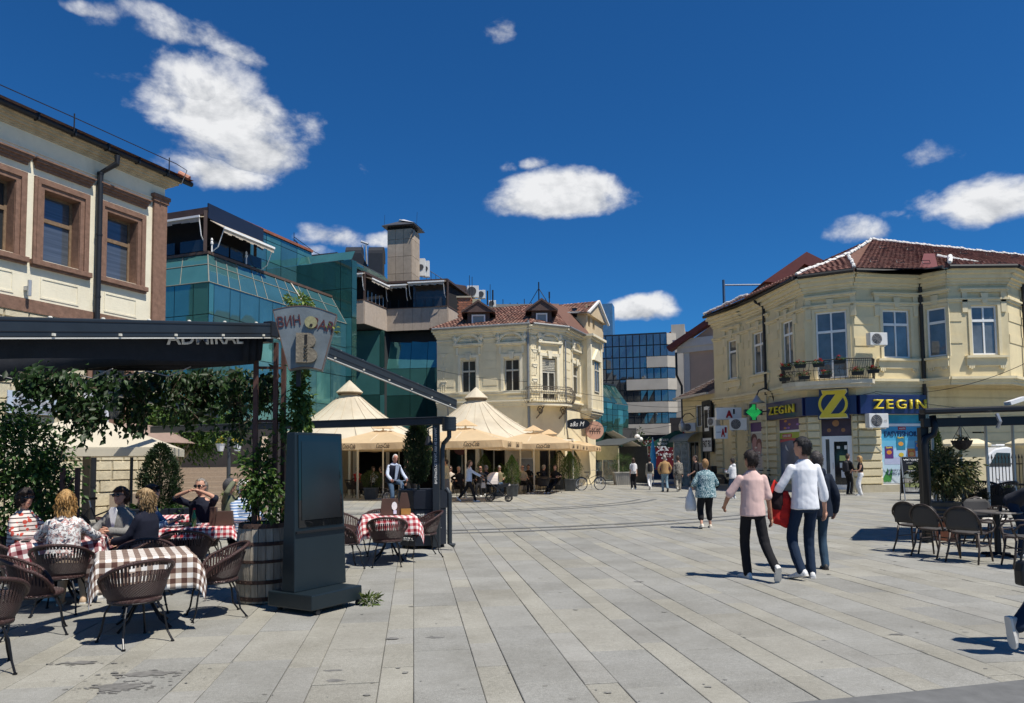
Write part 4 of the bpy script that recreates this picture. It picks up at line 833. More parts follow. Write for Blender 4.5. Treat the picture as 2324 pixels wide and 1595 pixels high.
# ------------------------------------------------------------------ buildings closing the street
def z4(x,y):return(1333+.1778*x,709+.1778*y)
def far_office():
 a,c=P(*z4(80,1500),74),P(*z4(1040,1500),72.2);a.z=c.z=0
 root=thing('office_block','blue mirror glass office block with pale concrete bands closing the street','building',c);f=Fac(a,c,c);conc=M('pale_concrete',(.46,.42,.36),.9,var=.08,scale=.9,stain=.2)
 zz=[f.at(*z4(1030,y))[1]for y in(1560,1415,1270,1130,980,838,695,552,405,260)];n=11;xs=[f.L*i/n for i in range(n+1)]
 for j in range(9):
  for i in range(n):
   con=(j==0)or(j==2)or(j==4 and i>=6-1)or(j==6 and i>=8)
   if con and j in(0,2)and i<4:con=True
   b=f.b()
   if con:continue
   t=random.uniform(-.01,.01);b.quad((xs[i]+.05,t,zz[j]+.05),(xs[i+1]-.05,-t,zz[j]+.05),(xs[i+1]-.05,t,zz[j+1]-.05),(xs[i]+.05,-t,zz[j+1]-.05));obj('glass_panel',b,OFFG,root)
  x0={0:3,2:3,4:5,6:8}.get(j)
  if x0 is not None:b=f.b();b.bb(xs[x0],f.L,-.12,.3,zz[j]+.02,zz[j+1]-.02);obj('concrete_band',b,conc,root)
 b=f.b();b.bb(0,f.L-.05,.03,8,0,zz[-1]+.1);obj('core',b,M('navy_frame',(.012,.016,.022),.5),root)
 b=f.b();b.bb(f.L-.05,f.L+1.6,.9,8,0,zz[-1]-.2);b.bb(f.L+.4,f.L+1.7,.6,8,0,zz[-1]+.9);obj('concrete_flank',b,conc,root)
 for j in(1,3,5,7):b=f.b();b.quad((f.L,0,zz[j]+.05),(f.L+1.0,.85,zz[j]+.05),(f.L+1.0,.85,zz[j+1]-.05),(f.L,0,zz[j+1]-.05));obj('corner_panel',b,OFFG,root)
 for j in(0,2,4,6,8):b=f.b();b.extr([(f.L-.02,-.12,zz[j]),(f.L+1.15,.85,zz[j]),(f.L+1.0,1.1,zz[j]),(f.L-.02,.3,zz[j])],(0,0,zz[j+1]-zz[j]));obj('corner_band',b,conc,root)
 x,z=f.at(*z4(105,295));b=f.b();b.bb(x-.8,x+1.6,1,3,z-1,z+3.4);obj('roof_cabin',b,M('pale_blue_glass',(.22,.33,.38),.08,.6),root)
 # neighbour behind with windows
 a,c=P(*z4(1095,1500),82),P(*z4(1290,1500),82);a.z=c.z=0;r2=thing('panel_block','weathered grey panel block with dark windows behind the office','building',a);f=Fac(a,c,a)
 zt=f.at(*z4(1150,352))[1];wn=[f.at(*z4(1110,y))[1]for y in(600,490,870,750,1140,1020,1400,1285)];ops=[(.5,3.4,wn[i],wn[i+1])for i in(0,2,4,6)]
 wall(f,r2,0,f.L,0,zt,ops,conc,.3);b=f.b();b.bb(.1,f.L,.6,6,0,zt-.1);obj('core',b,BLACK,r2)
 for o in ops:window(f,r2,*o,DARKMETAL,WGLASS,.2,cols=2,tran=None,fw=.12)
 b=f.b();b.bb(-.2,f.L+.2,-.3,6,zt,zt+.9);obj('roof_edge',b,M('dark_red_roof',(.10,.03,.028),.7),r2)
 b=f.b()
 for x in(6.3,15):b.tube([(x,1,zt+.9),(x,1,zt+7.0)],.16,5)
 for z in(2.2,4.2,6.4):b.tube([(6.3,1,zt+z),(19,1,zt+z)],.1,5)
 obj('roof_billboard_frame',b,M('blue_steel',(.05,.09,.16),.5),r2)
 b=f.b()
 for(i,x)in((0,1.6),(2,1.8),(4,2.2)):b.bb(x,x+1.3,-.5,-.05,wn[i]-1.4,wn[i]-.5)
 obj('air_conditioner',b,M('ac_white',()),r2)
 # dark green glass annex with chamfered top
 a,c=P(1338,1000,57),P(*z4(520,1300),63);a.z=c.z=0;r3=thing('glass_annex','dark green glass annex with chamfered eaves beside the corner house','building',a);f=Fac(a,c,a);n=f.L
 zt=f.at(*z4(420,1110))[1];panes(r3,f,[n*k/7 for k in range(8)],[0,1.4,2.9,4.3,5.7,zt-.4],[TEALD,TEALD,TEAL],tilt=.02);panes(r3,f,[n*k/7 for k in range(8)],[zt-.4,zt+1.3],TEALD,slope=.7,tilt=.02)
 b=f.b();b.bb(0,n,.08,1.2,0,zt-.42);b.bb(0,n,1.2,5,0,zt+1.25);obj('core',b,M('navy_frame',()),r3);b=f.b();b.bb(-.1,n+.1,1.15,1.5,zt+1.3,zt+1.45);obj('coping',b,DARKMETAL,r3)
 # pink gabled house and low shop beside it
 a,c=P(*z4(1245,1500),55),P(*z4(1660,1500),53.5);a.z=c.z=0;r4=thing('pink_house','pink rendered gable house with white pilaster and dark red verge','building',a);f=Fac(a,c,a);pk=M('pink_render',(.62,.45,.34),.92,var=.05,scale=1.2);wr=M('white_render',(.74,.70,.64),.9,var=.04)
 z1=f.at(*z4(1400,465))[1];za=f.at(*z4(1230,430))[1];zp=f.at(*z4(1620,135))[1]
 b=f.b();b.extr([(0,0,0),(f.L+1,0,0),(f.L+1,0,zp+.6),(0,0,za)],(0,6,0));obj('wall',b,pk,r4);b=f.b();b.bb(.05,.5,-.06,.02,0,z1);obj('pilaster',b,wr,r4)
 b=f.b();b.bb(-.7,f.L+1,-.35,.02,z1+.2,z1+.8);b.bb(-.4,f.L+1,-.2,.02,z1-.2,z1+.2);obj('cornice',b,wr,r4);b=f.b();b.bar((-.9,-.5,za-.2),(f.L+1,-.3,zp+.75),.7,.4);obj('verge',b,M('dark_red_verge',(.14,.035,.03),.6),r4)
 b=f.b();b.tube([(-.35,-.5,za-.5),(-.35,-.5,za-2.2),(-.1,-.2,za-3),(-.1,-.2,0)],.09,8);obj('downpipe',b,DARKMETAL,r4)
far_office()
# ------------------------------------------------------------------ pharmacy corner house, right
def z3(x,y):return(1560+.4017*x,522+.4017*y)
YEL=M('yellow_stucco',(.69,.585,.36),.9,var=.07,scale=1.5,bump=.15,bscale=26,stain=.26);YTR=M('yellow_trim',(.72,.625,.41),.9,var=.06,scale=3,stain=.22)
YBL=M_attr('yellow_rustic',.92,.3,30,var=.08,scale=8)
def pharmacy():
 pt=lambda zx,D:(lambda p:Vector((p.x,p.y,0)))(P(1560+.4017*zx,1000,D))
 q=[pt(160,44.5),pt(335,41.6),pt(462,39.2),pt(682,35.1),pt(962,34.0),pt(1343,34.5),pt(1500,33.5),pt(1845,33.5),pt(1925,34.8),pt(2300,35.2)];r=q[4]
 root=thing('pharmacy_house','pale yellow corner house with tiled hip roof and navy pharmacy sign band','building',r)
 F=[Fac(q[i],q[i+1],r)for i in range(9)]
 ze=F[4].at(*z3(1150,262))[1];zf=F[4].at(*z3(1200,850))[1];zs0,zs1=F[4].at(*z3(1200,1040))[1],F[4].at(*z3(1200,933))[1]
 def rect(f,x0,x1,y0,y1):xm=(x0+x1)/2;return[f.at(*z3(x0,(y0+y1)/2))[0],f.at(*z3(x1,(y0+y1)/2))[0],f.at(*z3(xm,y1))[1],f.at(*z3(xm,y0))[1]]
 wz0,wz1=F[4].at(*z3(1180,722))[1],F[4].at(*z3(1180,452))[1]
 W=[(0,225,274),(1,368,441),(2,535,597),(3,725,900),(4,1105,1256),(5,1398,1498),(6,1607,1752),(8,2050,2180)]
 ops={i:[]for i in range(9)}
 for(i,a,c)in W:
  x0,x1=F[i].at(*z3(a,600))[0],F[i].at(*z3(c,600))[0]
  if i==5:x1=min(x1,F[i].L-.08);x0=max(.12,x1-.85)
  ops[i].append([x0,x1,wz0-(.0 if i!=3 else.9),wz1])
 gops={3:[[F[3].at(*z3(757,1200))[0],F[3].at(*z3(928,1200))[0],.12,zs0-.02]],4:[[F[4].at(*z3(1092,1200))[0],F[4].L-.05,.25,zs0-.02]],2:[[F[2].at(*z3(515,1200))[0],F[2].at(*z3(640,1200))[0],.5,zs0-.02]],1:[[.35,1.75,.8,zs0-.02]]}
 low=zf-.02
 for i,f in enumerate(F):
  wall(f,root,0,f.L,low,ze,ops[i],YEL,.2)
  if i<=4:wall(f,root,0,f.L,0,low-.001,gops.get(i,[]),YEL,.25,name='ground_floor_wall')
 gf=Fac(q[5]+Vector((0,.35,0)),q[9]+Vector((0,1.6,0)),r);wall(gf,root,0,gf.L,0,low,[(2.9,3.7,2.4,3.4)],YEL,.3,name='ground_floor_wall')
 for k in range(12):b=gf.b();b.bb(0,gf.L,-.035,.01,.25+k*.42,.60+k*.42);obj('rusticated_course',b,YEL,root)
 b=B();back=[Vector((q[9].x-r.x,q[9].y-r.y+9,0)),Vector((q[0].x-r.x+6,q[0].y-r.y+2,0))];b.prism([F[0].M@Vector((.2,.5,0))]+[f.M@Vector((f.L,.5,0))for f in F]+back,low,ze-.1);b.prism([F[0].M@Vector((.2,.5,0))]+[f.M@Vector((f.L,.5,0))for f in F[:4]]+[gf.M@Vector((.2,.7,0)),gf.M@Vector((gf.L,.7,0))]+back,0,low-.01);obj('rooms',b,BLACK,root)
 b=B();b.prism([f.M@Vector((x,-.52,0))for f in F for x in(0,f.L)]+back,ze+.01,ze+.07);obj('eaves_soffit',b,YTR,root)
 b=B();b.prism([f.M@Vector((0,.02,0))for f in F[5:]]+[F[8].M@Vector((F[8].L,.02,0)),gf.M@Vector((gf.L,0,0)),gf.M@Vector((0,0,0))],low-.12,low-.002);obj('bay_soffit',b,YTR,root)
 gl=M('pharm_glass',(.15,.16,.16),.04,.3,var=.35,scale=1.2,spec=.8)
 for(i,a,c)in W:
  w=ops[i][0];wide=w[1]-w[0]>.95
  o=window(F[i],root,*w,WHITE,gl,.12,cols=2 if wide else 1,tran=.70,fw=.075,mull=.07,topcols=2 if wide else 1,name='window'if i!=3 else 'balcony_door')
  f=F[i];b=f.b();x0,x1,a0,a1=w;e=.16
  b.bb(x0-e,x0-.02,-.05,.02,a0-.05,a1+.02);b.bb(x1+.02,x1+e,-.05,.02,a0-.05,a1+.02);b.bb(x0-e,x1+e,-.055,.02,a1+.02,a1+.16)
  b.bb(x0-.42,x0-.18,-.07,.02,a1-.3,a1+.75)if f.L>2 else None;b.bb(x1+.18,x1+.42,-.07,.02,a1-.3,a1+.75)if f.L>2 else None
  obj('window_surround',b,YTR,root)
  cx=(x0+x1)/2;b=f.b();b.extr([(cx-.11,-.12,a1+.1),(cx+.11,-.12,a1+.1),(cx+.17,-.12,a1+.58),(cx-.17,-.12,a1+.58)],(0,.13,0));obj('keystone',b,YTR,root)
  b=f.b();hw=min((x1-x0)/2+.48,f.L/2+.02);b.bb(cx-hw,cx+hw,-.10,.02,a1+.62,a1+.72);b.bb(cx-hw-.05,cx+hw+.05,-.17,.02,a1+.72,a1+.80);obj('window_hood',b,YTR,root)
  if i!=3:
   b=f.b();b.bb(cx-hw+.1,cx+hw-.1,-.2,.1,a0-.15,a0-.05);b.bb(cx-hw+.15,cx+hw-.15,-.08,.01,a0-.5,a0-.15)
   for s in(-1,1):
    for k in range(3):b.bb(cx+s*(hw-.35)-.12+k*.09,cx+s*(hw-.35)-.05+k*.09,-.09,.01,a0-.62-.04*(k==1),a0-.5)
   obj('window_sill',b,YTR,root)
 for i,f in enumerate(F):
  cornice(f,root,((ze-1.42,ze-1.32,.07),(ze-1.32,ze-1.24,.13)),YTR,name='architrave',ext=.42 if i!=4 else 0.0);st=((ze-.62,ze-.5,.06),(ze-.5,ze-.36,.14),(ze-.36,ze-.16,.26),(ze-.16,ze,.40))
  cornice(f,root,st,YTR,name='cornice',ext=.42 if i!=4 else 0.0)
  cornice(f,root,((zf-.30,zf-.16,.08),(zf-.16,zf-.06,.16),(zf-.06,zf+.06,.26)),YTR,name='string_course',ext=.3)
  b=f.b();b.tube([(-.15,-.55,ze+.1),(f.L+.15,-.55,ze+.1)],.095,8);obj('gutter',b,M('black_gutter',(.03,.028,.026),.6),root)
  if f.L>2:
   for z in(wz0+.55,wz0+1.55,wz0+2.5):
    for(s0,s1)in((.03,ops[i][0][0]-.45),(ops[i][0][1]+.45,f.L-.03))if ops[i]else((.03,f.L-.03),):
     if s1-s0>.2:b=f.b();b.bb(s0,s1,-.028,.01,z,z+.38);obj('quoin_course',b,YEL,root)
 pipe(F[1],root,F[1].L,zf-.2,ze-.4,M('black_gutter',()),.075,y=-.12,top=(-.25,.35));pipe(F[1],root,F[1].L-.02,.3,zf-.25,YTR,.06,y=-.12);pipe(F[4],root,F[4].L-.02,.3,ze-.4,M('black_gutter',()),.085,y=-.12,top=(.12,.35));pipe(F[4],root,F[4].L+.14,0.2,zf-.1,YTR,.06,y=-.1)
 pipe(F[7],root,F[7].L*.9,zf,ze-.4,M('black_gutter',()),.08,y=-.15)
 # rusticated piers, block by block
 rnd=random.Random(4);it=[]
 def pier(f,x0,x1,z0,z1):
  z=z0;k=0
  while z<z1-.12:
   h=min(.36,z1-z);g=rnd.uniform(.93,1.06);b=f.b();b.tone=(.64*g,.56*g,.365*g);e=.025
   b.add([(x0,.0,z+.012),(x1,.0,z+.012),(x1,.0,z+h-.012),(x0,.0,z+h-.012),(x0+.0,-.11,z+.05),(x1-.0,-.11,z+.05),(x1-.0,-.11,z+h-.05),(x0+.0,-.11,z+h-.05)],[(4,5,6,7),(0,1,5,4),(1,2,6,5),(2,3,7,6),(3,0,4,7)]);it.append(b);z+=h;k+=1
 pier(F[3],0.02,gops[3][0][0]-.06,.35,zs0-.02);pier(F[3],gops[3][0][1]+.06,F[3].L-.0,.35,zs0-.02);pier(F[4],.0,gops[4][0][0]-.04,.35,zs0-.02)
 pier(F[2],.03,gops[2][0][0]-.06,.35,zs0);pier(F[2],gops[2][0][1]+.06,F[2].L-.02,.35,zs0);pier(F[1],.02,.3,.35,zf-.4);pier(F[1],1.82,F[1].L-.1,.35,zf-.4);pier(F[0],.1,.8,.35,zf-.4);pier(F[0],1.7,2.1,.35,zf-.4)
 pieces('rustic_block',it,YBL,root)
 b=B()
 for i in(0,1,2,4):f=F[i];b.xf=f.M;b.bb(0,f.L,-.16,.0,0,.33)
 f=F[3];b.xf=f.M;b.bb(0,gops[3][0][0],-.16,0,0,.33);b.bb(gops[3][0][1],f.L,-.16,0,0,.33);b.xf=None;obj('plinth',b,M('grey_plinth',(.42,.38,.28),.9,stain=.2),root)
 # balcony with wrought railing, flower boxes
 zl=F[3].at(*z3(800,868))[1];f=F[3];iron=M('black_iron',(.03,.028,.026),.6,var=.3)
 sl=[(-.95,-.02),(-1.0,-.55),(-.35,-1.0),(f.L-.1,-1.02),(f.L+.75,-.62),(f.L+.8,-.02)]
 b=f.b();b.extr([(x,y,zl-.12)for x,y in sl],(0,0,.2));b.extr([(x*.96,y*.9,zl-.26)for x,y in sl],(0,0,.14));obj('balcony_slab',b,M('pale_slab',(.58,.53,.42),.9,stain=.15),root)
 def rim(t):
  pts=sl;n=len(pts)-1;k=min(n-1,int(t*n));w=t*n-k;return(pts[k][0]*(1-w)+pts[k+1][0]*w,pts[k][1]*(1-w)+pts[k+1][1]*w)
 b=f.b();n=40;belly=lambda h:1+.12*math.sin(min(1,h/.8)*math.pi)
 for h,rr in((.12,.014),(.55,.01),(1.0,.03),(.9,.014)):b.tube([(rim(i/n)[0],rim(i/n)[1]*belly(h),zl+h)for i in range(n+1)],rr,5)
 o=obj('balcony_railing',b,iron,root)
 for i in range(56):
  t=i/55;x,y=rim(t);b=f.b();b.tube([(x+.02*math.sin(i+h*9),y*belly(h),zl+h)for h in(.08,.25,.42,.58,.75,1.0)],.014,4)
  if i%3==1:b.tube([(x+.09*math.cos(a),y*belly(.5)-.01,zl+.5+.09*math.sin(a))for a in[k*.7 for k in range(8)]],.012,4)
  obj('baluster',b,iron,o)
 # entrance
 a,c,z0,z1=gops[3][0];dz=f.at(*z3(840,1180))[1]
 b=f.b();b.bb(a,c,.1,.16,dz+.14,z1);obj('transom_poster',b,M('dusk_print',(.06,.035,.05),.35,var=.6,scale=1.2),root)
 for k,(dx,dz_,rr)in enumerate(((.48,.62,.15),(.25,.28,.09),(.72,.28,.09))):b=f.b();x=a+(c-a)*dx;z=dz+.15+(z1-dz-.15)*dz_;b.extr([(x+rr*math.cos(6.283*j/20),.095,z+rr*math.sin(6.283*j/20))for j in range(20)],(0,.01,0));obj('printed_lantern',b,M('lantern_print',(.35,.17,.07),.5),root)
 b=f.b()
 for(x0,x1,q0,q1)in((a,a+.09,z0,dz+.14),(c-.09,c,z0,dz+.14),(a+.09,c-.09,dz,dz+.14),(a+.40,a+.52,z0,dz),(c-.2,c-.09,z0,dz),(a+.09,a+.4,z0,z0+.3),(a+.52,c-.2,z0,z0+.22),(a+.52,c-.2,dz-.12,dz),(a+.09,a+.16,z0+.3,dz),(a+.33,a+.4,z0+.3,dz)):b.bb(x0,x1,.04,.12,q0,q1)
 o=obj('shop_door',b,WHITE,root)
 b=f.b();b.bb(a+.16,a+.33,.09,.1,z0+.3,dz);obj('pane',b,gl,o);b=f.b();b.bb(a+.52,c-.2,.09,.1,z0+.22,dz-.12);obj('pane',b,M('door_glass',(.02,.022,.024),.05,.2,spec=.7),o)
 for(x,zz,w_,h_,col)in((.62,1.45,.28,.24,(.55,.62,.2)),(.62,1.12,.28,.24,(.6,.62,.62)),(.66,.72,.22,.34,(.58,.6,.64)),(.32,1.95,.14,.12,(.6,.6,.58)),(.86,1.95,.12,.18,(.7,.7,.66))):b=f.b();xx=a+.52+(c-a-.72)*x;b.bb(xx-w_/2,xx+w_/2,.078,.086,z0+zz-h_/2,z0+zz+h_/2);obj('door_notice',b,M('notice_%d'%int(col[2]*100),col,.7,var=.1,scale=30),o)
 b=f.b();b.tube([(a+.46,.0,z0+.95),(a+.46,.0,z0+1.25)],.018,6);obj('handle',b,M('zinc',()),o)
 b=f.b();b.bb(a-.1,c+.1,-.35,.0,.0,.11);obj('door_step',b,M('grey_plinth',()),root)
 # sign band and letters
 navy=M('navy_sign',(.010,.018,.085),.3,var=.05,spec=.6);yel=M('sign_yellow',(.72,.56,.04),.4,var=.04);pale=M('sign_rim',(.72,.68,.42),.4)
 for f_,x0,x1 in((F[2],F[2].at(*z3(472,1000))[0],F[2].L+.05),(F[3],-.05,F[3].L+.02),(F[4],0,F[4].L-.08)):
  b=f_.b();b.bb(x0,x1,-.28,.02,zs0,zs1);obj('sign_band',b,navy,root,bevel=.02)
 f_=F[4];x0,x1=f_.at(*z3(1022,985))[0],f_.at(*z3(1318,985))[0];zc=(zs0+zs1)/2;lh=f_.at(*z3(1170,955))[1]-f_.at(*z3(1170,1008))[1]
 text('ZEGIN',yel,root,f_.T((x0+x1)/2,-.29,zc+.0),width=x1-x0,height=lh,depth=.09,bold=.012,sp=1.3,name='sign_lettering')
 f_=F[2];xa,xb=f_.at(*z3(492,1005))[0],f_.at(*z3(637,1005))[0];text('ZEGIN',yel,root,f_.T((xa+xb)/2,-.29,zc),width=xb-xa,height=lh*.95,depth=.09,bold=.012,sp=1.3,name='sign_lettering')
 # round Z emblem
 f_=F[3];cx=f_.at(*z3(828,985))[0];cz=f_.at(*z3(828,985))[1];Rr=(f_.at(*z3(828,905))[1]-f_.at(*z3(828,1065))[1])/2
 zshape=[(-.80,.98),(.92,.98),(1.0,.80),(-.22,-.72),(.92,-.72),(1.0,-.98),(-.95,-.98),(-1.0,-.85),(.22,.70),(-.72,.70)]
 sc=lambda k,y:[(cx+x*Rr*.92*k,y,cz+z*Rr*k)for x,z in zshape]
 b=f_.b();n=40
 for(ro,y,th,mm)in((1.02,-.38,.08,navy),):
  b.extr([(cx+Rr*1.05*math.cos(6.2832*k/n),-.40,cz+Rr*1.0*math.sin(6.2832*k/n))for k in range(n)],(0,.11,0))
  b.extr([(x+(cx-x)*-.06,-.395,z+(cz-z)*-.06)for x,_,z in[(cx-.95*Rr,0,cz-1.0*Rr),(cx+.95*Rr,0,cz-1.0*Rr),(cx+.95*Rr,0,cz-.62*Rr),(cx-.95*Rr,0,cz-.62*Rr)]],(0,.1,0));b.extr([(x,-.392,z)for x,z in[(cx-.9*Rr,cz+.6*Rr),(cx+1.0*Rr,cz+.6*Rr),(cx+1.0*Rr,cz+1.06*Rr),(cx-.9*Rr,cz+1.06*Rr)]],(0,.1,0))
 o=obj('sign_emblem',b,navy,root)
 b=f_.b();b.extr(sc(1.03,-.425),(0,.02,0));obj('emblem_rim',b,pale,o);b=f_.b();b.extr(sc(.95,-.47),(0,.04,0));obj('emblem_letter',b,yel,o)
 b=f_.b();rg=[[(cx+Rr*k*math.cos(6.2832*j/n),cz+Rr*k*.98*math.sin(6.2832*j/n))for j in range(n+1)]for k in(.78,.95)]
 for j in range(n):b.extr([(rg[0][j][0],-.455,rg[0][j][1]),(rg[1][j][0],-.455,rg[1][j][1]),(rg[1][j+1][0],-.455,rg[1][j+1][1]),(rg[0][j+1][0],-.455,rg[0][j+1][1])],(0,.04,0))
 obj('emblem_ring',b,yel,o)
 # shop-window poster: blue gradient print with packs, lettering
 f_=F[4];a,c,z0,z1=gops[4][0];zt=f_.at(*z3(1200,1105))[1];H=zt-z0
 def prt(x0,x1,q0,q1,col,y,nm='print',poly=None):
  b=f_.b()
  if poly:b.extr([(a+(c-a)*x,y,z0+H*z)for x,z in poly],(0,.004,0))
  else:b.bb(a+(c-a)*x0,a+(c-a)*x1,y,y+.004,z0+H*q0,z0+H*q1)
  obj(nm,b,M('print_%02d%02d%02d'%tuple(int(v*99)for v in col),col,.35,var=.04,spec=.5),o)
 b=f_.b();b.bb(a,c,.05,.1,z0,z0+.12);b.bb(a,c,.05,.1,zt-.02,zt+.1);b.bb(a,a+.05,.05,.1,z0+.12,z1);b.bb(c-.05,c,.05,.1,z0+.12,z1);o=obj('display_window',b,WHITE,root)
 cols=[(.52,.60,.66),(.50,.62,.70),(.46,.62,.72),(.36,.58,.70),(.25,.52,.68),(.14,.44,.63),(.07,.36,.58),(.04,.30,.53)]
 for k,cl in enumerate(cols):prt(.02,.98,.05+.94*k/8,.05+.94*(k+1)/8,cl,.07)
 b=f_.b();b.bb(a+.05,c-.05,.07,.08,zt+.1,z1);obj('upper_print',b,M('blue_fade_print',(.03,.30,.44),.3,var=.3,scale=.9),o)
 prt(.08,.8,.36,.48,(.42,.46,.62),.065);prt(.3,.98,.48,.62,(.40,.58,.74),.066);prt(.55,1,.36,.46,(.62,.50,.50),.062)
 for(x0,x1,q0,q1,cl)in((.10,.29,.46,.66,(.10,.03,.16)),(.37,.57,.60,.82,(.03,.20,.30)),(.62,.80,.44,.62,(.62,.14,.04)),(.79,.97,.58,.75,(.04,.16,.38)),(.42,.60,.93,.985,(.42,.02,.04))):prt(x0,x1,q0,q1,cl,.058,'printed_pack')
 for(x,z,cl)in((.195,.56,(.62,.24,.03)),(.47,.70,(.66,.30,.04)),(.71,.53,(.68,.42,.12)),(.88,.67,(.55,.22,.1)),(.47,.52,(.6,.45,.05))):
  prt(0,0,0,0,cl,.052,'printed_motif',[(x+.06*math.cos(6.283*j/12),z+.035*math.sin(6.283*j/12))for j in range(12)])
 for k in range(6):xx=.06+.03*k;prt(0,0,0,0,(.05,.22,.05),.055+.001*k,'printed_leaf',[(xx,.06),(xx+.05,.14+.05*(k%3)),(xx+.02,.20+.05*(k%3)),(xx-.03,.12)])
 dk=M('print_navy',(.01,.03,.11),.4);T=lambda x,z,y=.05:f_.T(a+(c-a)*x,y,z0+H*z)
 text('EASYFISHOIL!',dk,o,T(.5,.865),width=(c-a)*.80,height=.24,depth=.004,bold=.018);text('easyVit',WHITE,o,T(.51,.955),width=(c-a)*.14,depth=.004,bold=.01);text('МНОГУ ПОВЕЌЕ',dk,o,T(.42,.27),width=(c-a)*.55,height=.12,depth=.004,bold=.012);text('САМО РИБИНО',dk,o,T(.42,.21),width=(c-a)*.62,height=.12,depth=.004,bold=.012)
 for(x,z)in((.195,.635),(.47,.80),(.71,.60),(.88,.73)):text('EasyVit',M('sign_yellow',()),o,T(x,z,.053),width=(c-a)*.14,depth=.003,bold=.02)
 # side windows with printed film
 f_=F[2];a,c,z0,z1=gops[2][0];H=z1-z0;o=obj('display_window',f_.b().bb(a,c,.08,.12,z0,z1),M('blue_film',(.10,.13,.22),.2,var=.5,scale=.7),root)
 prt(0,1,.82,1,(.08,.03,.14),.07);prt(0,1,.78,.815,(.7,.7,.68),.06);prt(0,1,.68,.78,(.33,.42,.04),.065);prt(0,1,.62,.70,(.45,.03,.07),.068,poly=[(0,.66),(.5,.70),(1,.64),(1,.60),(.5,.65),(0,.62)])
 prt(.12,.56,.69,.755,(.5,.03,.05),.058);text('SUPER DIET',WHITE,o,f_.T(a+(c-a)*.34,.05,z0+H*.722),width=(c-a)*.38,depth=.004,bold=.01);prt(0,0,0,0,(.6,.62,.64),.06,poly=[(.26,.58),(.33,.52),(.38,.47),(.30,.49),(.25,.53)]);prt(.2,.6,.0,.26,(.5,.5,.46),.06,'display_box');prt(.22,.5,.1,.13,(.12,.12,.25),.055)
 rnd=random.Random(8)
 for k in range(7):x,z=rnd.uniform(.1,.9),rnd.uniform(.85,.97);prt(0,0,0,0,rnd.choice([(.55,.25,.03),(.3,.15,.5),(.5,.45,.1)]),.062+.0004*k,'printed_bubble',[(x+.06*math.cos(6.283*j/10),z+.018*math.sin(6.283*j/10))for j in range(10)])
 f_=F[1];a,c,z0,z1=gops[1][0];H=z1-z0;o=obj('display_window',f_.b().bb(a,c,.08,.12,z0,z1),M('pale_portrait_film',(.52,.52,.50),.3,var=.08),root)
 prt(0,1,.82,1,(.10,.04,.18),.07);prt(0,1,.79,.82,(.7,.7,.68),.06)
 ell=lambda x,z,rx,rz,n=16:[(x+rx*math.cos(6.283*j/n),z+rz*math.sin(6.283*j/n))for j in range(n)]
 prt(0,0,0,0,(.10,.035,.045),.068,poly=ell(.24,.66,.24,.12));prt(0,0,0,0,(.42,.22,.24),.066,poly=ell(.28,.55,.21,.16));prt(0,0,0,0,(.16,.05,.06),.064,poly=ell(.62,.55,.22,.13));prt(0,0,0,0,(.46,.26,.27),.062,poly=ell(.62,.47,.16,.13));prt(0,0,0,0,(.56,.50,.48),.060,poly=[(0,.1),(1,.1),(.95,.26),(.7,.36),(.4,.38),(.15,.36),(0,.44)])
 prt(0,0,0,0,(.72,.70,.68),.058,poly=ell(.37,.50,.09,.018));prt(0,0,0,0,(.72,.70,.68),.057,poly=ell(.62,.405,.08,.016))
 text('GOLD',M('print_grey',(.16,.15,.15),.5),o,f_.T(a+(c-a)*.8,.05,z0+H*.34),width=(c-a)*.2,depth=.004)
 for k in range(4):text('Препорака за деца',M('print_grey',()),o,f_.T(a+(c-a)*.45,.045,z0+H*(.30-.055*k)),width=(c-a)*.5,depth=.003)
 # roof
 tones=[(.20,.095,.075),(.225,.11,.085),(.17,.085,.068)];ze2=ze+.18
 ev=lambda f,x:f.M@Vector((x,-.6,ze2));E=[ev(F[0],0)]+[(ev(F[i],F[i].L)+ev(F[i+1],0))/2 for i in range(8)]+[ev(F[8],F[8].L)]
 R0=P(*z3(1040,58),39.6)-r;R1=P(*z3(1905,155),43.2)-r;R1.z=R0.z;J=P(*z3(905,142),36.6)-r;H0=P(*z3(300,398),45.0)-r
 b=B();b.quad(E[4],E[5],E[9],R1,R0,J);b.quad(E[3],E[4],J);b.quad(E[0],E[3],J,R0,Vector((R0.x+2,R0.y+8,R0.z-1)));obj('roof',b,M('roof_underlay',()),root)
 up=Vector((0,0,.02));k=8
 def tile_poly(lo0,lo1,hi1,hi0,seed):return tile_rows(root,lo0+up,lo1+up,hi1+up,hi0+up,.24,.31,tones,seed)
 it=tile_poly(E[4],E[9],R1,R0,1)
 it2=tile_rows(root,E[3]+up,E[4]+up,J+Vector((.02,0,.02)),J+up,.24,.31,tones,2)
 it3=tile_rows(root,E[0]+up,E[3]+up,R0+up,R0+Vector((-.1,.2,.02)),.3,.31,tones,3)
 pieces('roof_tile',it+it2+it3,TILEM,root,stuff='roof_tiles')
 wr=M('white_ridge',());rnd=random.Random(6)
 def ridge(a,c,rr=.075):
  n=int((c-a).length/.3)
  for i in range(n):
   s,t=a.lerp(c,i/n),a.lerp(c,(i+1.15)/n);b=B();j=Vector((rnd.uniform(-.03,.03),0,rnd.uniform(.03,.09)));b.tube([s+j,s.lerp(t,.5)+j*1.2,t+j*.7],[rr*1.15,rr,rr*.9],7);obj('ridge_tile',b,wr,root)
 ridge(R0,R1);ridge(E[3]+Vector((0,0,.05)),J);ridge(J,R0);ridge(E[4],J,.075);ridge(E[0],E[1].lerp(E[2],.5)+Vector((.3,.4,.4)),.08)
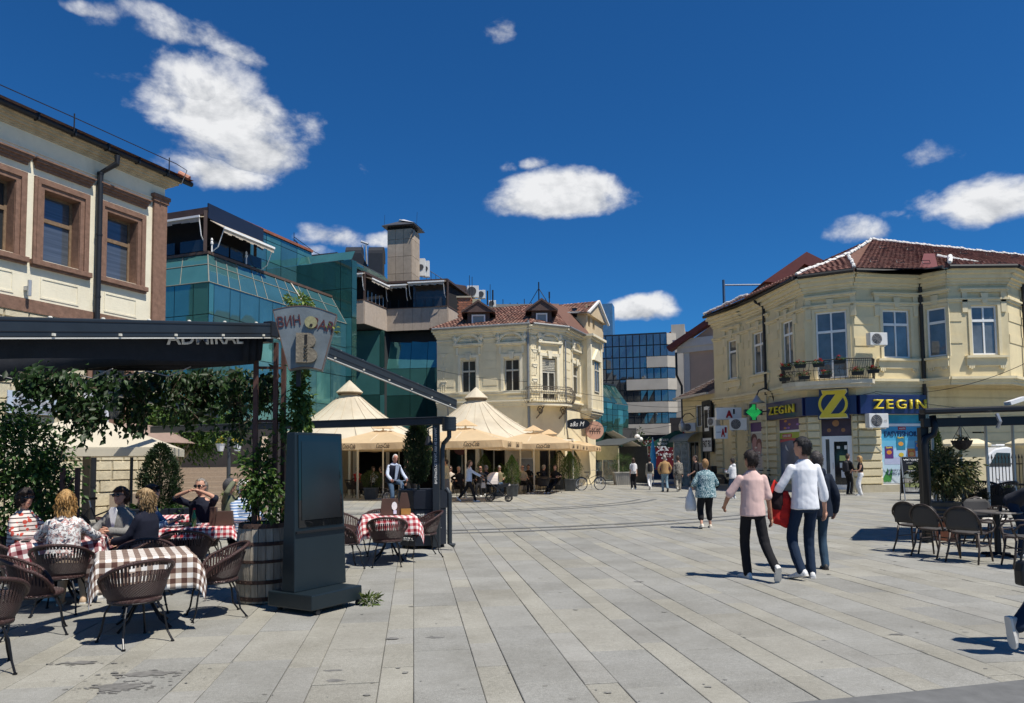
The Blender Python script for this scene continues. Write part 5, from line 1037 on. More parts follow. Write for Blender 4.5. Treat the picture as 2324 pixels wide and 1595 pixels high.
 g0,g1,g2=P(*z3(1410,152),37.2)-r,P(*z3(1480,150),36.8)-r,P(*z3(1860,228),36.2)-r;e6=E[6];ridge(g1,e6+Vector((.2,0,.1)),.085);ridge(g0,g2,.08)
 b=B();s0=(E[5]+Vector((0,-.05,.10)));s1=P(*z3(1335,150),37.0)-r;s2=P(*z3(1395,150),37.0)-r;b.extr([s0,s0+Vector((.85,0,0)),s2+Vector((0,0,.1)),s1+Vector((0,0,.1))],(0,0,.06));obj('valley_flashing',b,M('dark_red_verge',()),root)
 b=B();rndd=random.Random(1)
 for(s,t,nn)in((E[4].lerp(R0,.12),E[9].lerp(R1,.12),9),(E[4].lerp(R0,.62),E[9].lerp(R1,.62),7)):
  for k in range(nn):b=B();m=s.lerp(t,(k+.5)/nn)+Vector((0,-.05,.12));b.tube([m,m+Vector((.35,0,0))],.018,4);b.tube([m,m+Vector((0,.08,.16)),m+Vector((.35,.08,.16)),m+Vector((.35,0,0))],.018,4);obj('snow_guard',b,DARKMETAL,root)
 g=P(*z3(672,122),46)-r;e0=P(*z3(430,290),46)-r;e1=P(*z3(860,215),46)-r;b=B();b.extr([e0,P(*z3(540,300),46)-r,P(*z3(660,190),46)-r,P(*z3(820,260),46)-r,e1,g],(.3,5,0));obj('rear_gable',b,M('dark_red_verge',()),root)
 b=B();b.extr([P(*z3(430,420),46.5)-r,P(*z3(800,420),46.5)-r,P(*z3(800,230),46.5)-r,P(*z3(660,150),46.5)-r,P(*z3(430,310),46.5)-r],(0,3,0));obj('rear_wall',b,M('dull_brown_render',(.30,.22,.17),.9),root)
 return root,F,r,zs0,zs1,zf,zl
PH,PF,PR,PZ0,PZ1,PZF,PZL=pharmacy()
# ------------------------------------------------------------------ foliage
M('soil',(.05,.038,.028),1.);M('black_steel',(.018,.018,.02),.35,metal=.5)
M('cream_pole',(.66,.60,.48),.5,var=.05);M('zinc',(.5,.51,.52),.4,metal=.6);M('bright_alloy',(.55,.55,.56),.3,metal=.8);M('tyre',(.015,.015,.016),.85)
M('shadow_brown',(.035,.03,.03),.8);M('black_plastic',(.012,.012,.013),.3);M('white_print',(.70,.70,.68),.6)
def fab(name,col,var=.08,rough=.9,scale=20,bump=.1):return M('fabric_'+name,col,rough,var=var,scale=scale,bump=.32,bscale=8,spec=.2,stretch=(1,1,.45))
for n_,c_ in(('black',(.014,.014,.016)),('white',(.72,.72,.72)),('navy',(.012,.014,.026)),('jeans',(.06,.10,.16)),('dark_jeans',(.014,.026,.052)),('charcoal',(.03,.032,.04))):fab(n_,c_)
HAIRC={}
def hairmat(name,col):
 HAIRC.setdefault(name,col)
 return M('hair_'+name,col,.5,var=.5,scale=40,bump=.7,bscale=90,spec=.5,stretch=(1.6,1.6,.25))
for n_,c_ in(('brown',(.05,.028,.016)),('dark_brown',(.022,.013,.010)),('grey',(.28,.25,.22)),('white_hair',(.66,.64,.60)),('blonde',(.45,.27,.10)),('grey_dark',(.07,.06,.055))):hairmat(n_,c_)
LEAF=M_attr('leaf',.5,0,trans=.38,var=.12,scale=3,spec=.45)
def leaf_mesh(name,pts,size,tones,seed=0,aspect=.52,droop=.3,out=None,jit=.5):
 """one small folded leaf at each point; out: preferred outward directions"""
 rs=np.random.RandomState(seed);pts=np.asarray(pts,float);n=len(pts)
 d=rs.normal(size=(n,3))
 if out is not None:d=d*jit+np.asarray(out)
 d[:,2]-=droop;d/=np.linalg.norm(d,axis=1)[:,None]+1e-9
 u=rs.normal(size=(n,3));u[:,2]+=1.2;s=np.cross(d,u);s/=np.linalg.norm(s,axis=1)[:,None]+1e-9;nn=np.cross(s,d)
 L=size*rs.uniform(.6,1.25,n)[:,None];w=L*aspect*.5
 a=pts;t=pts+d*L+nn*(-.12*L);l=pts+d*L*.45+s*w+nn*.12*L;r=pts+d*L*.45-s*w+nn*.12*L
 v=np.stack([a,l,t,r],1).reshape(-1,3);me=bpy.data.meshes.new(name);me.vertices.add(4*n);me.vertices.foreach_set('co',v.ravel())
 idx=np.arange(n)*4;tri=np.stack([idx,idx+3,idx+2,idx,idx+2,idx+1],1).reshape(-1)
 me.loops.add(6*n);me.loops.foreach_set('vertex_index',tri.astype(np.int32));me.polygons.add(2*n);me.polygons.foreach_set('loop_start',np.arange(2*n)*3);me.update(calc_edges=True)
 tn=np.asarray(tones)[rs.randint(0,len(tones),n)]*rs.uniform(.7,1.3,n)[:,None];c=np.ones((2*n,4));c[:,:3]=np.repeat(tn,2,0)
 at_=me.attributes.new('tone','FLOAT_COLOR','FACE');at_.data.foreach_set('color',c.ravel());return me
GREEN=[(.045,.10,.018),(.06,.13,.022),(.035,.075,.016),(.085,.15,.03)]
IVY=[(.04,.095,.02),(.055,.125,.022),(.03,.07,.018)]
CYP=[(.03,.062,.018),(.042,.08,.02),(.055,.09,.022)]
def clump_pts(c,r,k,m,seed,shell=.55,sig=.16):
 """leaf points in k clumps spread through an ellipsoid"""
 rs=np.random.RandomState(seed);d=rs.normal(size=(k,3));d/=np.linalg.norm(d,axis=1)[:,None];rad=shell+(1-shell)*rs.rand(k,1)
 cc=d*rad*np.asarray(r)+np.asarray(c);p=np.repeat(cc,m,0)+rs.normal(size=(k*m,3))*np.asarray(r)*sig;o=p-np.asarray(c);o/=np.linalg.norm(o,axis=1)[:,None]+1e-9;return p,o
def foliage(name,parent,pts,out,size,tones,seed,**k):
 o=obj(name,leaf_mesh(name,pts,size,tones,seed,out=out,**k),LEAF,parent);o['kind']='stuff';return o
BARK=M('bark',(.12,.09,.06),.95,var=.3,scale=9,bump=.5,bscale=20)
def pot(parent,r=.24,h=.45,mat=None,ribs=True,square=False):
 mat=mat or M('grey_planter',(.075,.08,.08),.7,var=.15,scale=6);b=B()
 if square:
  for(z0,z1,s0,s1)in((0,h,r*.82,r),):b.rings([[(x*s,y*s,z)for x,y in((-1,-1),(1,-1),(1,1),(-1,1))]for s,z in((s0,z0),(s1,z1))])
  if ribs:
   for k in range(9):
    t=-1+2*(k+.5)/9
    for sx,sy in((1,0),(-1,0),(0,1),(0,-1)):x,y=(sx,t)if sx else(t,sy);b.bar((x*r*.84,y*r*.84,.02),(x*r*1.02,y*r*1.02,h-.03),.02,.02)
  b.rings([[(x*s,y*s,z)for x,y in((-1,-1),(1,-1),(1,1),(-1,1))]for s,z in((r*1.05,h-.05),(r*1.05,h+.01),(r*.9,h+.01),(r*.9,h-.06))],cap=False)
 else:
  n=40;rows=[]
  for(k,z)in((.80,0),(.86,h*.3),(.93,h*.65),(1,h*.93)):rows.append([(r*k*(1+(.022 if(j%4<2 and ribs)else 0))*math.cos(6.2832*j/n),r*k*(1+(.022 if(j%4<2 and ribs)else 0))*math.sin(6.2832*j/n),z)for j in range(n)])
  b.rings(rows,cap=True);b.lathe([(r*1.03,h*.93),(r*1.06,h),(r*.92,h),(r*.9,h*.9)],32,cap=False)
 o=obj('pot',b,mat,parent);b=B();b.lathe([(r*.92,h-.05),(.02,h-.03)],18,cap=True);obj('soil',b,M('soil',(.05,.038,.028),1.),o);return o
def shrub(loc,label,group,h=1.1,r=.3,kind='cone',potr=.24,poth=.45,square=True,seed=0,tones=None,n=3600,leaf=.05,ptm=None):
 """clipped evergreen in a pot"""
 t=thing('potted_shrub',label,'plant',loc,0,group);pot(t,potr,poth,ptm,square=square);rs=np.random.RandomState(seed)
 if kind=='ball':p,o=clump_pts((0,0,poth+r*.8),(r,r,r*.85),60,n//60,seed,.7,.14)
 elif kind=='cone':
  z=rs.rand(n)**.8;rad=r*(np.sin(np.pi*np.clip(z*.86+.16,0,1))**.7)*(1-.35*z)*(.68+.38*rs.rand(n)**.5);a=rs.rand(n)*6.2832+np.floor(rs.rand(n)*14)*.45
  lump=1+.18*np.sin(a*5+z*9)+.1*np.sin(z*21+a*2);p=np.stack([rad*lump*np.cos(a),rad*lump*np.sin(a),poth-.05+z*h],1);o=np.stack([np.cos(a)*.5,np.sin(a)*.5,np.full(n,.9)],1)
 else: # loose cypress with sprays
  z=rs.rand(n)**.75;a=rs.randint(0,26,n)*.2417*6.28+rs.normal(0,.12,n);rad=r*(1-z)**.65*(.35+.75*rs.rand(n));p=np.stack([rad*np.cos(a),rad*np.sin(a),poth+.15+z*h*.95+rad*.5],1);o=np.stack([np.cos(a)*.6,np.sin(a)*.6,np.full(n,1.1)],1)
 b=B();b.tube([(0,0,poth-.1),(.01,.02,poth+h*.5),(0,0,poth+h*.85)],[.03,.022,.008],6);obj('trunk',b,BARK,t)
 foliage('crown',t,p,o,leaf,tones or CYP,seed,droop=-.1,aspect=.4);return t

# ------------------------------------------------------------------ chairs and tables
def wicker_mat(name,col,dens=1.):
 if name in _M:return _M[name]
 m=M(name,col,.45,var=.25,scale=14,spec=.5);nt=m.node_tree;N=nt.nodes;L=nt.links;uv=N.new('ShaderNodeUVMap');sx=N.new('ShaderNodeSeparateXYZ');L.new(uv.outputs[0],sx.inputs[0])
 def mth(op,a,b):
  n=N.new('ShaderNodeMath');n.operation=op
  for i,v in enumerate((a,b)):
   if isinstance(v,(int,float)):n.inputs[i].default_value=v
   else:L.new(v,n.inputs[i])
  return n.outputs[0]
 su=mth('SINE',mth('MULTIPLY',sx.outputs[0],110*math.pi*dens),0);sv=mth('SINE',mth('MULTIPLY',sx.outputs[1],80*math.pi*dens),0);h=mth('ADD',mth('MULTIPLY',su,sv),mth('MULTIPLY',mth('ABSOLUTE',sv,0),.6))
 bp=N.new('ShaderNodeBump');bp.inputs['Strength'].default_value=.9;bp.inputs['Distance'].default_value=.006;L.new(h,bp.inputs['Height']);p=N['Principled BSDF'];L.new(bp.outputs[0],p.inputs['Normal'])
 r=N.new('ShaderNodeMapRange');L.new(h,r.inputs[0]);r.inputs[1].default_value=-.9;r.inputs[2].default_value=1.2;r.inputs[3].default_value=.28;r.inputs[4].default_value=1.25  # shade between strands and highlights on their crests are put into the colour
 src=p.inputs['Base Color'].links[0].from_socket;mx=N.new('ShaderNodeMix');mx.data_type='RGBA';mx.blend_type='MULTIPLY';mx.inputs[0].default_value=1;L.new(src,mx.inputs[6]);L.new(r.outputs[0],mx.inputs[7]);L.new(mx.outputs[2],p.inputs['Base Color'])
 gap=mth('MULTIPLY',mth('GREATER_THAN',sx.outputs[1],.27),mth('LESS_THAN',mth('SINE',mth('MULTIPLY',sx.outputs[0],84*math.pi),0),-.35));L.new(mth('SUBTRACT',1,gap),p.inputs['Alpha']);return m
def wicker_chair(label,group,name='wicker_chair',col=(.075,.036,.032),mname='wicker_brown'):
 t=thing(name,label,'chair',(0,0,0),0,group);wm=wicker_mat(mname,col);rim=M(mname+'_rim',tuple(c*.75 for c in col),.4,var=.4,scale=40,bump=.6,bscale=90);leg=M('black_steel',(.018,.018,.02),.35,metal=.5)
 na,nz=36,8;b=B();b.uv=[];lim=R(128);grid=[]
 def top(ph):
  a=abs(ph)/lim;h=.39-.13*min(1,a/.62)**2 if a<.62 else.26-.25*((a-.62)/.38)**1.5;return max(.015,h)
 for j in range(nz+1):
  for i in range(na+1):
   ph=-lim+2*lim*i/na;s=j/nz;h=top(ph)*s;fl=.225+.085*s**.8*min(1,top(ph)/.2);b.uv.append((i/na,s*.6))
   grid.append((fl*1.08*math.sin(ph),-fl*math.cos(ph)-.05*s*(1-abs(ph)/lim),.43+h))
 fs=[(j*(na+1)+i,j*(na+1)+i+1,(j+1)*(na+1)+i+1,(j+1)*(na+1)+i)for j in range(nz)for i in range(na)if not(j==nz-2 and abs(i-na/2+.5)<5)]
 b.add(grid,fs);o=obj('backrest',b,wm,t,smooth=True);md=o.modifiers.new('thickness','SOLIDIFY');md.thickness=.012
 b=B();b.tube([grid[nz*(na+1)+i]for i in range(na+1)],.019,8);obj('rim',b,rim,t,smooth=True)
 b=B();b.uv=[];n=28;rows=[(.245,-.02),(.25,.0),(.235,.018),(.15,.022),(.01,.012)];b.lathe(rows,n,(0,0,.43),cap=False);b.uv=[(.5+.5*v[0]/.25,.13+.12*v[1]/.25)for v in b.v];obj('seat',b,wm,t,smooth=True)
 b=B();b.tube([(.235*math.cos(6.2832*i/24),.235*math.sin(6.2832*i/24),.405)for i in range(25)],.013,6);obj('seat_ring',b,leg,t)
 for sx,sy in((1,1),(-1,1),(1,-1),(-1,-1)):
  b=B();b.tube([(.14*sx,.15*sy,.41),(.19*sx,.21*sy,.28),(.215*sx,.235*sy,.10),(.235*sx,(.27 if sy>0 else.30)*sy,.012)],.0105,7);b.lathe([(.018,0),(.018,.014)],8,(.235*sx,(.27 if sy>0 else.30)*sy,0));obj('leg',b,leg,t,smooth=False)
 return t
def bistro_chair(label,group):
 """dark cane bistro armchair with sling seat"""
 t=thing('bistro_chair',label,'chair',(0,0,0),0,group);fm=M('dark_cane',(.045,.032,.026),.45,var=.35,scale=20);sl=M('charcoal_sling',(.055,.052,.05),.75,var=.1,scale=60,bump=.2,bscale=200)
 b=B();ring=[(.24*math.cos(a),.23*math.sin(a)+.01,.45)for a in[6.2832*i/24 for i in range(25)]];b.tube(ring,.016,7);obj('seat_frame',b,fm,t,smooth=True)
 b=B();b.lathe([(.235,0),(.2,.018),(.02,.012)],24,(0,.01,.45));obj('seat',b,sl,t,smooth=True)
 arch=[]
 for i in range(25):
  a=math.pi*i/24;arch.append((.25*math.cos(a),-.22-.10*math.sin(a)**.5,.62+.24*math.sin(a)))
 arch=[(.225,-.12,.44)]+arch+[(-.225,-.12,.44)];b=B();b.tube(arch,.016,7);obj('back_frame',b,fm,t,smooth=True)
 b=B();n=12
 rows=[]
 for j in range(6):
  s=j/5;rows.append([(x*(.225 if s<.8 else.225*math.sqrt(max(0,1-((s-.8)/.28)**2))),-.21-.10*(.3+.7*s)*(1-.25*x*x),.50+.34*s)for x in[-1+2*k/n for k in range(n+1)]])
 b.rings(rows,cap=False,close=False);o=obj('backrest',b,sl,t,smooth=True);o.modifiers.new('thickness','SOLIDIFY').thickness=.008
 for sx in(-1,1):
  b=B();b.tube([(.25*sx,-.24,.66),(.29*sx,-.02,.67),(.29*sx,.16,.64),(.285*sx,.24,.56),(.26*sx,.20,.47),(.22*sx,.10,.45)],.015,7);obj('armrest',b,fm,t,smooth=True)
  for sy in(-1,1):b=B();b.tube([(.20*sx,.18*sy,.45),(.215*sx,.21*sy,.22),(.23*sx,(.25 if sy>0 else.31)*sy,.005)],[.017,.016,.014],7);obj('leg',b,fm,t,smooth=True)
  b=B();b.tube([(.21*sx,.2,.26),(.21*sx,-.21,.26)],.01,6);obj('stretcher',b,fm,t)
 b=B();b.tube([(-.21,.2,.30),(.21,.2,.30)],.01,6);obj('stretcher',b,fm,t);return t
def gingham(name,dark,mid,n=22.):
 if name in _M:return _M[name]
 m=M(name,(.78,.76,.72),.9,var=.04,scale=12,bump=.15,bscale=200);nt=m.node_tree;N=nt.nodes;L=nt.links;uv=N.new('ShaderNodeUVMap');sx=N.new('ShaderNodeSeparateXYZ');L.new(uv.outputs[0],sx.inputs[0]);fs=[]
 for k in(0,1):
  a=N.new('ShaderNodeMath');a.operation='MULTIPLY';L.new(sx.outputs[k],a.inputs[0]);a.inputs[1].default_value=n;f=N.new('ShaderNodeMath');f.operation='FRACT';L.new(a.outputs[0],f.inputs[0]);g=N.new('ShaderNodeMath');g.operation='GREATER_THAN';L.new(f.outputs[0],g.inputs[0]);g.inputs[1].default_value=.5;fs.append(g.outputs[0])
 ad=N.new('ShaderNodeMath');ad.operation='ADD';L.new(fs[0],ad.inputs[0]);L.new(fs[1],ad.inputs[1]);dv=N.new('ShaderNodeMath');dv.operation='MULTIPLY';L.new(ad.outputs[0],dv.inputs[0]);dv.inputs[1].default_value=.5
 cr=N.new('ShaderNodeValToRGB');cr.color_ramp.interpolation='CONSTANT';e=cr.color_ramp.elements;e[0].color=(1,1,1,1);e[1].position=.9;e[1].color=(*dark,1);q=e.new(.4);q.color=(*mid,1);L.new(dv.outputs[0],cr.inputs[0])
 p=N['Principled BSDF'];src=p.inputs['Base Color'].links[0].from_socket;mx=N.new('ShaderNodeMix');mx.data_type='RGBA';mx.blend_type='MULTIPLY';mx.inputs[0].default_value=1;L.new(src,mx.inputs[6]);L.new(cr.outputs[0],mx.inputs[7]);L.new(mx.outputs[2],p.inputs['Base Color']);return m
def cafe_table(loc,rz,label,clabel,mat,top=.8,cloth=1.5,rot=0,seed=0,h=.74,cgroup=None,tgroup=None,topy=None):
 t=thing('cafe_table',label,'table',loc,rz,tgroup);st=M('black_steel',())
 topy=topy or top
 b=B();b.box((0,0,h-.016),(top,topy,.03));obj('table_top',b,M('table_wood',(.12,.07,.045),.6,var=.2),t)
 for k in range(4):
  a=math.pi/4+math.pi/2*k;c,s=math.cos(a),math.sin(a);b=B();b.tube([(.14*c,.14*s,h-.03),(.07*c,.07*s,h-.2),(.05*c,.05*s,.42),(.09*c,.09*s,.25),(.2*c,.2*s,.1),(.33*c,.33*s,.015)],.016,7);obj('leg',b,st,t)
 b=B();b.lathe([(.07,.38),(.07,.40)],14);obj('leg_ring',b,st,t)
 if cloth:
  n=44;b=B();b.uv=[];hx,hy=top/2+.008,topy/2+.008;vs=[];ca,sa=math.cos(rot),math.sin(rot);rs=random.Random(seed);ph=[rs.uniform(0,6)for _ in range(4)]
  for j in range(n+1):
   for i in range(n+1):
    u,v=(i/n-.5)*cloth,(j/n-.5)*(cloth+topy-top);x,y=u*ca-v*sa,u*sa+v*ca;ox,oy=max(0,abs(x)-hx),max(0,abs(y)-hy);d=math.hypot(ox,oy);cx,cy=max(-hx,min(hx,x)),max(-hy,min(hy,y))
    if d>0:
     dx,dy=(math.copysign(ox,x)/d,math.copysign(oy,y)/d);tt=cx*3.1-cy*3.1 if ox*oy==0 else(x-y)*2;fold=.022*math.sin(9*cx+ph[0]+9*cy)*min(1,d/.15)+.015*math.sin(17*(cx-cy)+ph[1])*min(1,d/.2);out=min(d,.02)+.10*max(0,d-.02)+fold+(.05*min(1,d/.2)if ox*oy>0 else 0);z=h+.006-max(0,d-.012)*.97
     vs.append((cx+dx*out,cy+dy*out,z))
    else:vs.append((x,y,h+.006+.001*math.sin(30*x)*math.sin(23*y)))
    b.uv.append((i/n,j/n*(cloth+topy-top)/cloth))
  b.add(vs,[(j*(n+1)+i,j*(n+1)+i+1,(j+1)*(n+1)+i+1,(j+1)*(n+1)+i)for j in range(n)for i in range(n)])
  o=obj('tablecloth',b,mat,None,smooth=True);o.location=loc;o.rotation_euler=(0,0,rz);o.modifiers.new('thickness','SOLIDIFY').thickness=.002;tag(o,clabel,'tablecloth',cgroup)
 return t

# ------------------------------------------------------------------ parasols
PEACH=M('peach_canvas',(.82,.62,.38),.9,var=.05,scale=3,bump=.08,bscale=120,trans=.42)
def parasol(label,size=4.0,ztop=3.35,zval=2.42,vh=.27,group='peach parasols over the terrace'):
 t=thing('parasol',label,'parasol',(0,0,0),0,group);h=size/2;zr=ztop-.28;vt=.32
 pole=M('cream_pole',(.66,.60,.48),.5,var=.05);b=B();b.tube([(0,0,.02),(0,0,ztop-.05)],.038,10);obj('pole',b,pole,t);b=B();b.box((0,0,.03),(.7,.7,.06));obj('base',b,M('concrete_base',(.30,.29,.27),.9),t)
 cs=[(-h,-h),(h,-h),(h,h),(-h,h)];n=10
 def cz(s):return zr+(zval-zr)*(s**.92)
 b=B()
 for k in range(4):
  (ax,ay),(bx,by)=cs[k],cs[(k+1)%4];rows=[]
  for j in range(n+1):
   s=vt/h*.75+(1-vt/h*.75)*j/n;row=[]
   for i in range(13):
    w=i/12;sag=-.05*math.sin(math.pi*w)*math.sin(math.pi*min(1,s));row.append(((ax*(1-w)+bx*w)*s,(ay*(1-w)+by*w)*s,cz(s)+sag-.03*math.sin(math.pi*w)*s))
   rows.append(row)
  b.rings(rows,cap=False,close=False)
 obj('canopy',b,PEACH,t,smooth=False)
 b=B();v=vt+.12;b.add([(-v,-v,zr-.0),(v,-v,zr-.0),(v,v,zr-.0),(-v,v,zr-.0),(0,0,ztop)],[(0,1,4),(1,2,4),(2,3,4),(3,0,4)]);obj('vent_cap',b,PEACH,t)
 blk=M('canvas_print',(.05,.035,.025),.9)
 for k in range(4):
  (ax,ay),(bx,by)=cs[k],cs[(k+1)%4];b=B();m=24;rows=[[],[]]
  for i in range(m+1):
   w=i/m;e=.02*math.sin(w*22+k);nx,ny=(by-ay)/size,-(bx-ax)/size;z=zval-.03*math.sin(math.pi*w)
   rows[0].append((ax*(1-w)+bx*w,ay*(1-w)+by*w,z));rows[1].append((ax*(1-w)+bx*w+nx*e,ay*(1-w)+by*w+ny*e,z-vh-.012*math.sin(w*9.4)))
  b.rings(rows,cap=False,close=False);o=obj('valance',b,PEACH,t)
  a=math.atan2(by-ay,bx-ax)
  for w in((.30,.70)if k!=2 else()):
   px,py=ax*(1-w)+bx*w,ay*(1-w)+by*w;nx,ny=(by-ay)/size,-(bx-ax)/size;text('Coca-Cola',blk,o,Matrix.Translation((px+nx*.03,py+ny*.03,zval-vh*.55))@Matrix.Rotation(a,4,'Z'),width=.62,height=.20,depth=.004,shear=.35,bold=.012,name='printed_script',sp=.92)
 for k in range(8):
  a=math.pi/4*k+math.pi/4;q=h*(1.38 if k%2==0 else.98);ex,ey=math.cos(a)*q,math.sin(a)*q;b=B();b.tube([(0,0,zr-.08),(ex*.985,ey*.985,zval-.05)],.012,5);o=obj('rib',b,pole,t);b=B();b.tube([(.03*math.cos(a),.03*math.sin(a),zval-.15),(ex*.45,ey*.45,zr-.06+(zval-zr)*.45-.02)],.010,5);obj('strut',b,pole,o)
 return t
# ------------------------------------------------------------------ people
def ik(a,c,l1,l2,pole):
 """middle joint of a two-bone limb from a to c, bent towards pole; also the reachable end"""
 d=c-a;D=d.length;mx=(l1+l2)*.998
 if D>mx:c=a+d*(mx/D);d=c-a;D=mx
 n=d/D;x=(l1*l1-l2*l2+D*D)/(2*D);h=math.sqrt(max(0,l1*l1-x*x));p=Vector(pole)-n*Vector(pole).dot(n)
 p=p.normalized()if p.length>1e-4 else n.orthogonal().normalized();return a+n*x+p*h,c
def oval(b,secs,n=14):
 """loft through sections (centre, rx, ry, x axis, y axis)"""
 b.rings([[c+X*(rx*math.cos(6.2832*j/n))+Y*(ry*math.sin(6.2832*j/n))for j in range(n)]for(c,rx,ry,X,Y)in secs])
def limb(b,pts,rs,n=10):
 q=[];k=[]
 for i in range(len(pts)-1):
  for s in range(4):q.append(pts[i].lerp(pts[i+1],s/4));k.append(rs[i]+(rs[i+1]-rs[i])*s/4)
 q.append(pts[-1]);k.append(rs[-1])
 for _ in range(2):q=[q[0]]+[(q[i-1]+q[i]*2+q[i+1])/4 for i in range(1,len(q)-1)]+[q[-1]]
 b.tube(q,k,n);b.ell(pts[0],(rs[0],)*3,10,6);b.ell(pts[-1],(rs[-1],)*3,10,6)
def fuse(b,vox,smooth=6,wr=0,seed=0,cut=None):
 """voxel-fuse overlapping lofts into one continuous surface, then relax; wr adds cloth creases"""
 me=b.mesh('tmp');o=bpy.data.objects.new('tmp',me);m=o.modifiers.new('r','REMESH');m.mode='VOXEL';m.voxel_size=vox;s=o.modifiers.new('s','SMOOTH');s.factor=.5;s.iterations=smooth
 r=evaluate(o);bpy.data.objects.remove(o);bpy.data.meshes.remove(me)
 n=len(r.vertices)
 if wr and n:
  co=np.empty(n*3);no=np.empty(n*3);r.vertices.foreach_get('co',co);r.vertices.foreach_get('normal',no);co=co.reshape(-1,3);no=no.reshape(-1,3)
  off=Vector((seed*3.7,seed*1.3,0));f=np.array([mnoise.noise(Vector((c[0]*7,c[1]*7,c[2]*3))+off)*.5+(abs(mnoise.noise(Vector((c[0]*8+c[2]*5,c[1]*8,c[2]*6-c[0]*4))+off))-.3)*.9 for c in co]);co+=no*(f*wr)[:,None];r.vertices.foreach_set('co',co.ravel());r.update()
 r.polygons.foreach_set('use_smooth',[True]*len(r.polygons));return r
SKIN=M('skin',(.50,.27,.185),.55,var=.07,scale=14,spec=.4);SKIN2=M('tanned_skin',(.36,.18,.115),.55,var=.08,scale=14)
def pattern_mat(name,base,cols,scale=9.,thr=.5,kind='noise'):
 """printed cloth: base with patches of other colours"""
 if name in _M:return _M[name]
 m=M(name,base,.9,var=.03,bump=.08,bscale=200,spec=.2);nt=m.node_tree;N=nt.nodes;L=nt.links;tc=N.new('ShaderNodeTexCoord');p=N['Principled BSDF'];src=p.inputs['Base Color'].links[0].from_socket
 for k,c in enumerate(cols):
  if kind=='stripe':
   sx=N.new('ShaderNodeSeparateXYZ');L.new(tc.outputs['Object'],sx.inputs[0]);a=N.new('ShaderNodeMath');a.operation='MULTIPLY';L.new(sx.outputs[2 if k%2==0 else 0],a.inputs[0]);a.inputs[1].default_value=scale;f=N.new('ShaderNodeMath');f.operation='FRACT';L.new(a.outputs[0],f.inputs[0]);g=N.new('ShaderNodeMath');g.operation='GREATER_THAN';L.new(f.outputs[0],g.inputs[0]);g.inputs[1].default_value=thr;o=g.outputs[0]
  elif kind=='dots':
   v=N.new('ShaderNodeTexVoronoi');v.inputs['Scale'].default_value=scale;L.new(tc.outputs['Object'],v.inputs['Vector']);g=N.new('ShaderNodeMath');g.operation='LESS_THAN';L.new(v.outputs['Distance'],g.inputs[0]);g.inputs[1].default_value=thr;o=g.outputs[0]
  elif kind=='lines':
   n=N.new('ShaderNodeTexNoise');n.inputs['Scale'].default_value=scale*(1+k*.3);n.inputs['Detail'].default_value=3;n.inputs['Distortion'].default_value=2.5;L.new(tc.outputs['Object'],n.inputs['Vector']);a=N.new('ShaderNodeMath');a.operation='MULTIPLY';L.new(n.outputs['Fac'],a.inputs[0]);a.inputs[1].default_value=9;f=N.new('ShaderNodeMath');f.operation='FRACT';L.new(a.outputs[0],f.inputs[0]);g=N.new('ShaderNodeMath');g.operation='GREATER_THAN';L.new(f.outputs[0],g.inputs[0]);g.inputs[1].default_value=thr;o=g.outputs[0]
  else:
   n=N.new('ShaderNodeTexNoise');n.inputs['Scale'].default_value=scale*(1+.35*k);n.inputs['Detail'].default_value=3;n.inputs['Distortion'].default_value=1.5;mp=N.new('ShaderNodeMapping');mp.inputs['Location'].default_value=(k*5,k*3,k);L.new(tc.outputs['Object'],mp.inputs[0]);L.new(mp.outputs[0],n.inputs['Vector']);g=N.new('ShaderNodeMath');g.operation='GREATER_THAN';L.new(n.outputs['Fac'],g.inputs[0]);g.inputs[1].default_value=thr;o=g.outputs[0]
  mx=N.new('ShaderNodeMix');mx.data_type='RGBA';L.new(o,mx.inputs[0]);L.new(src,mx.inputs[6]);mx.inputs[7].default_value=(*c,1);src=mx.outputs[2]
 L.new(src,p.inputs['Base Color']);return m
X3,Y3,Z3=Vector((1,0,0)),Vector((0,1,0)),Vector((0,0,1))
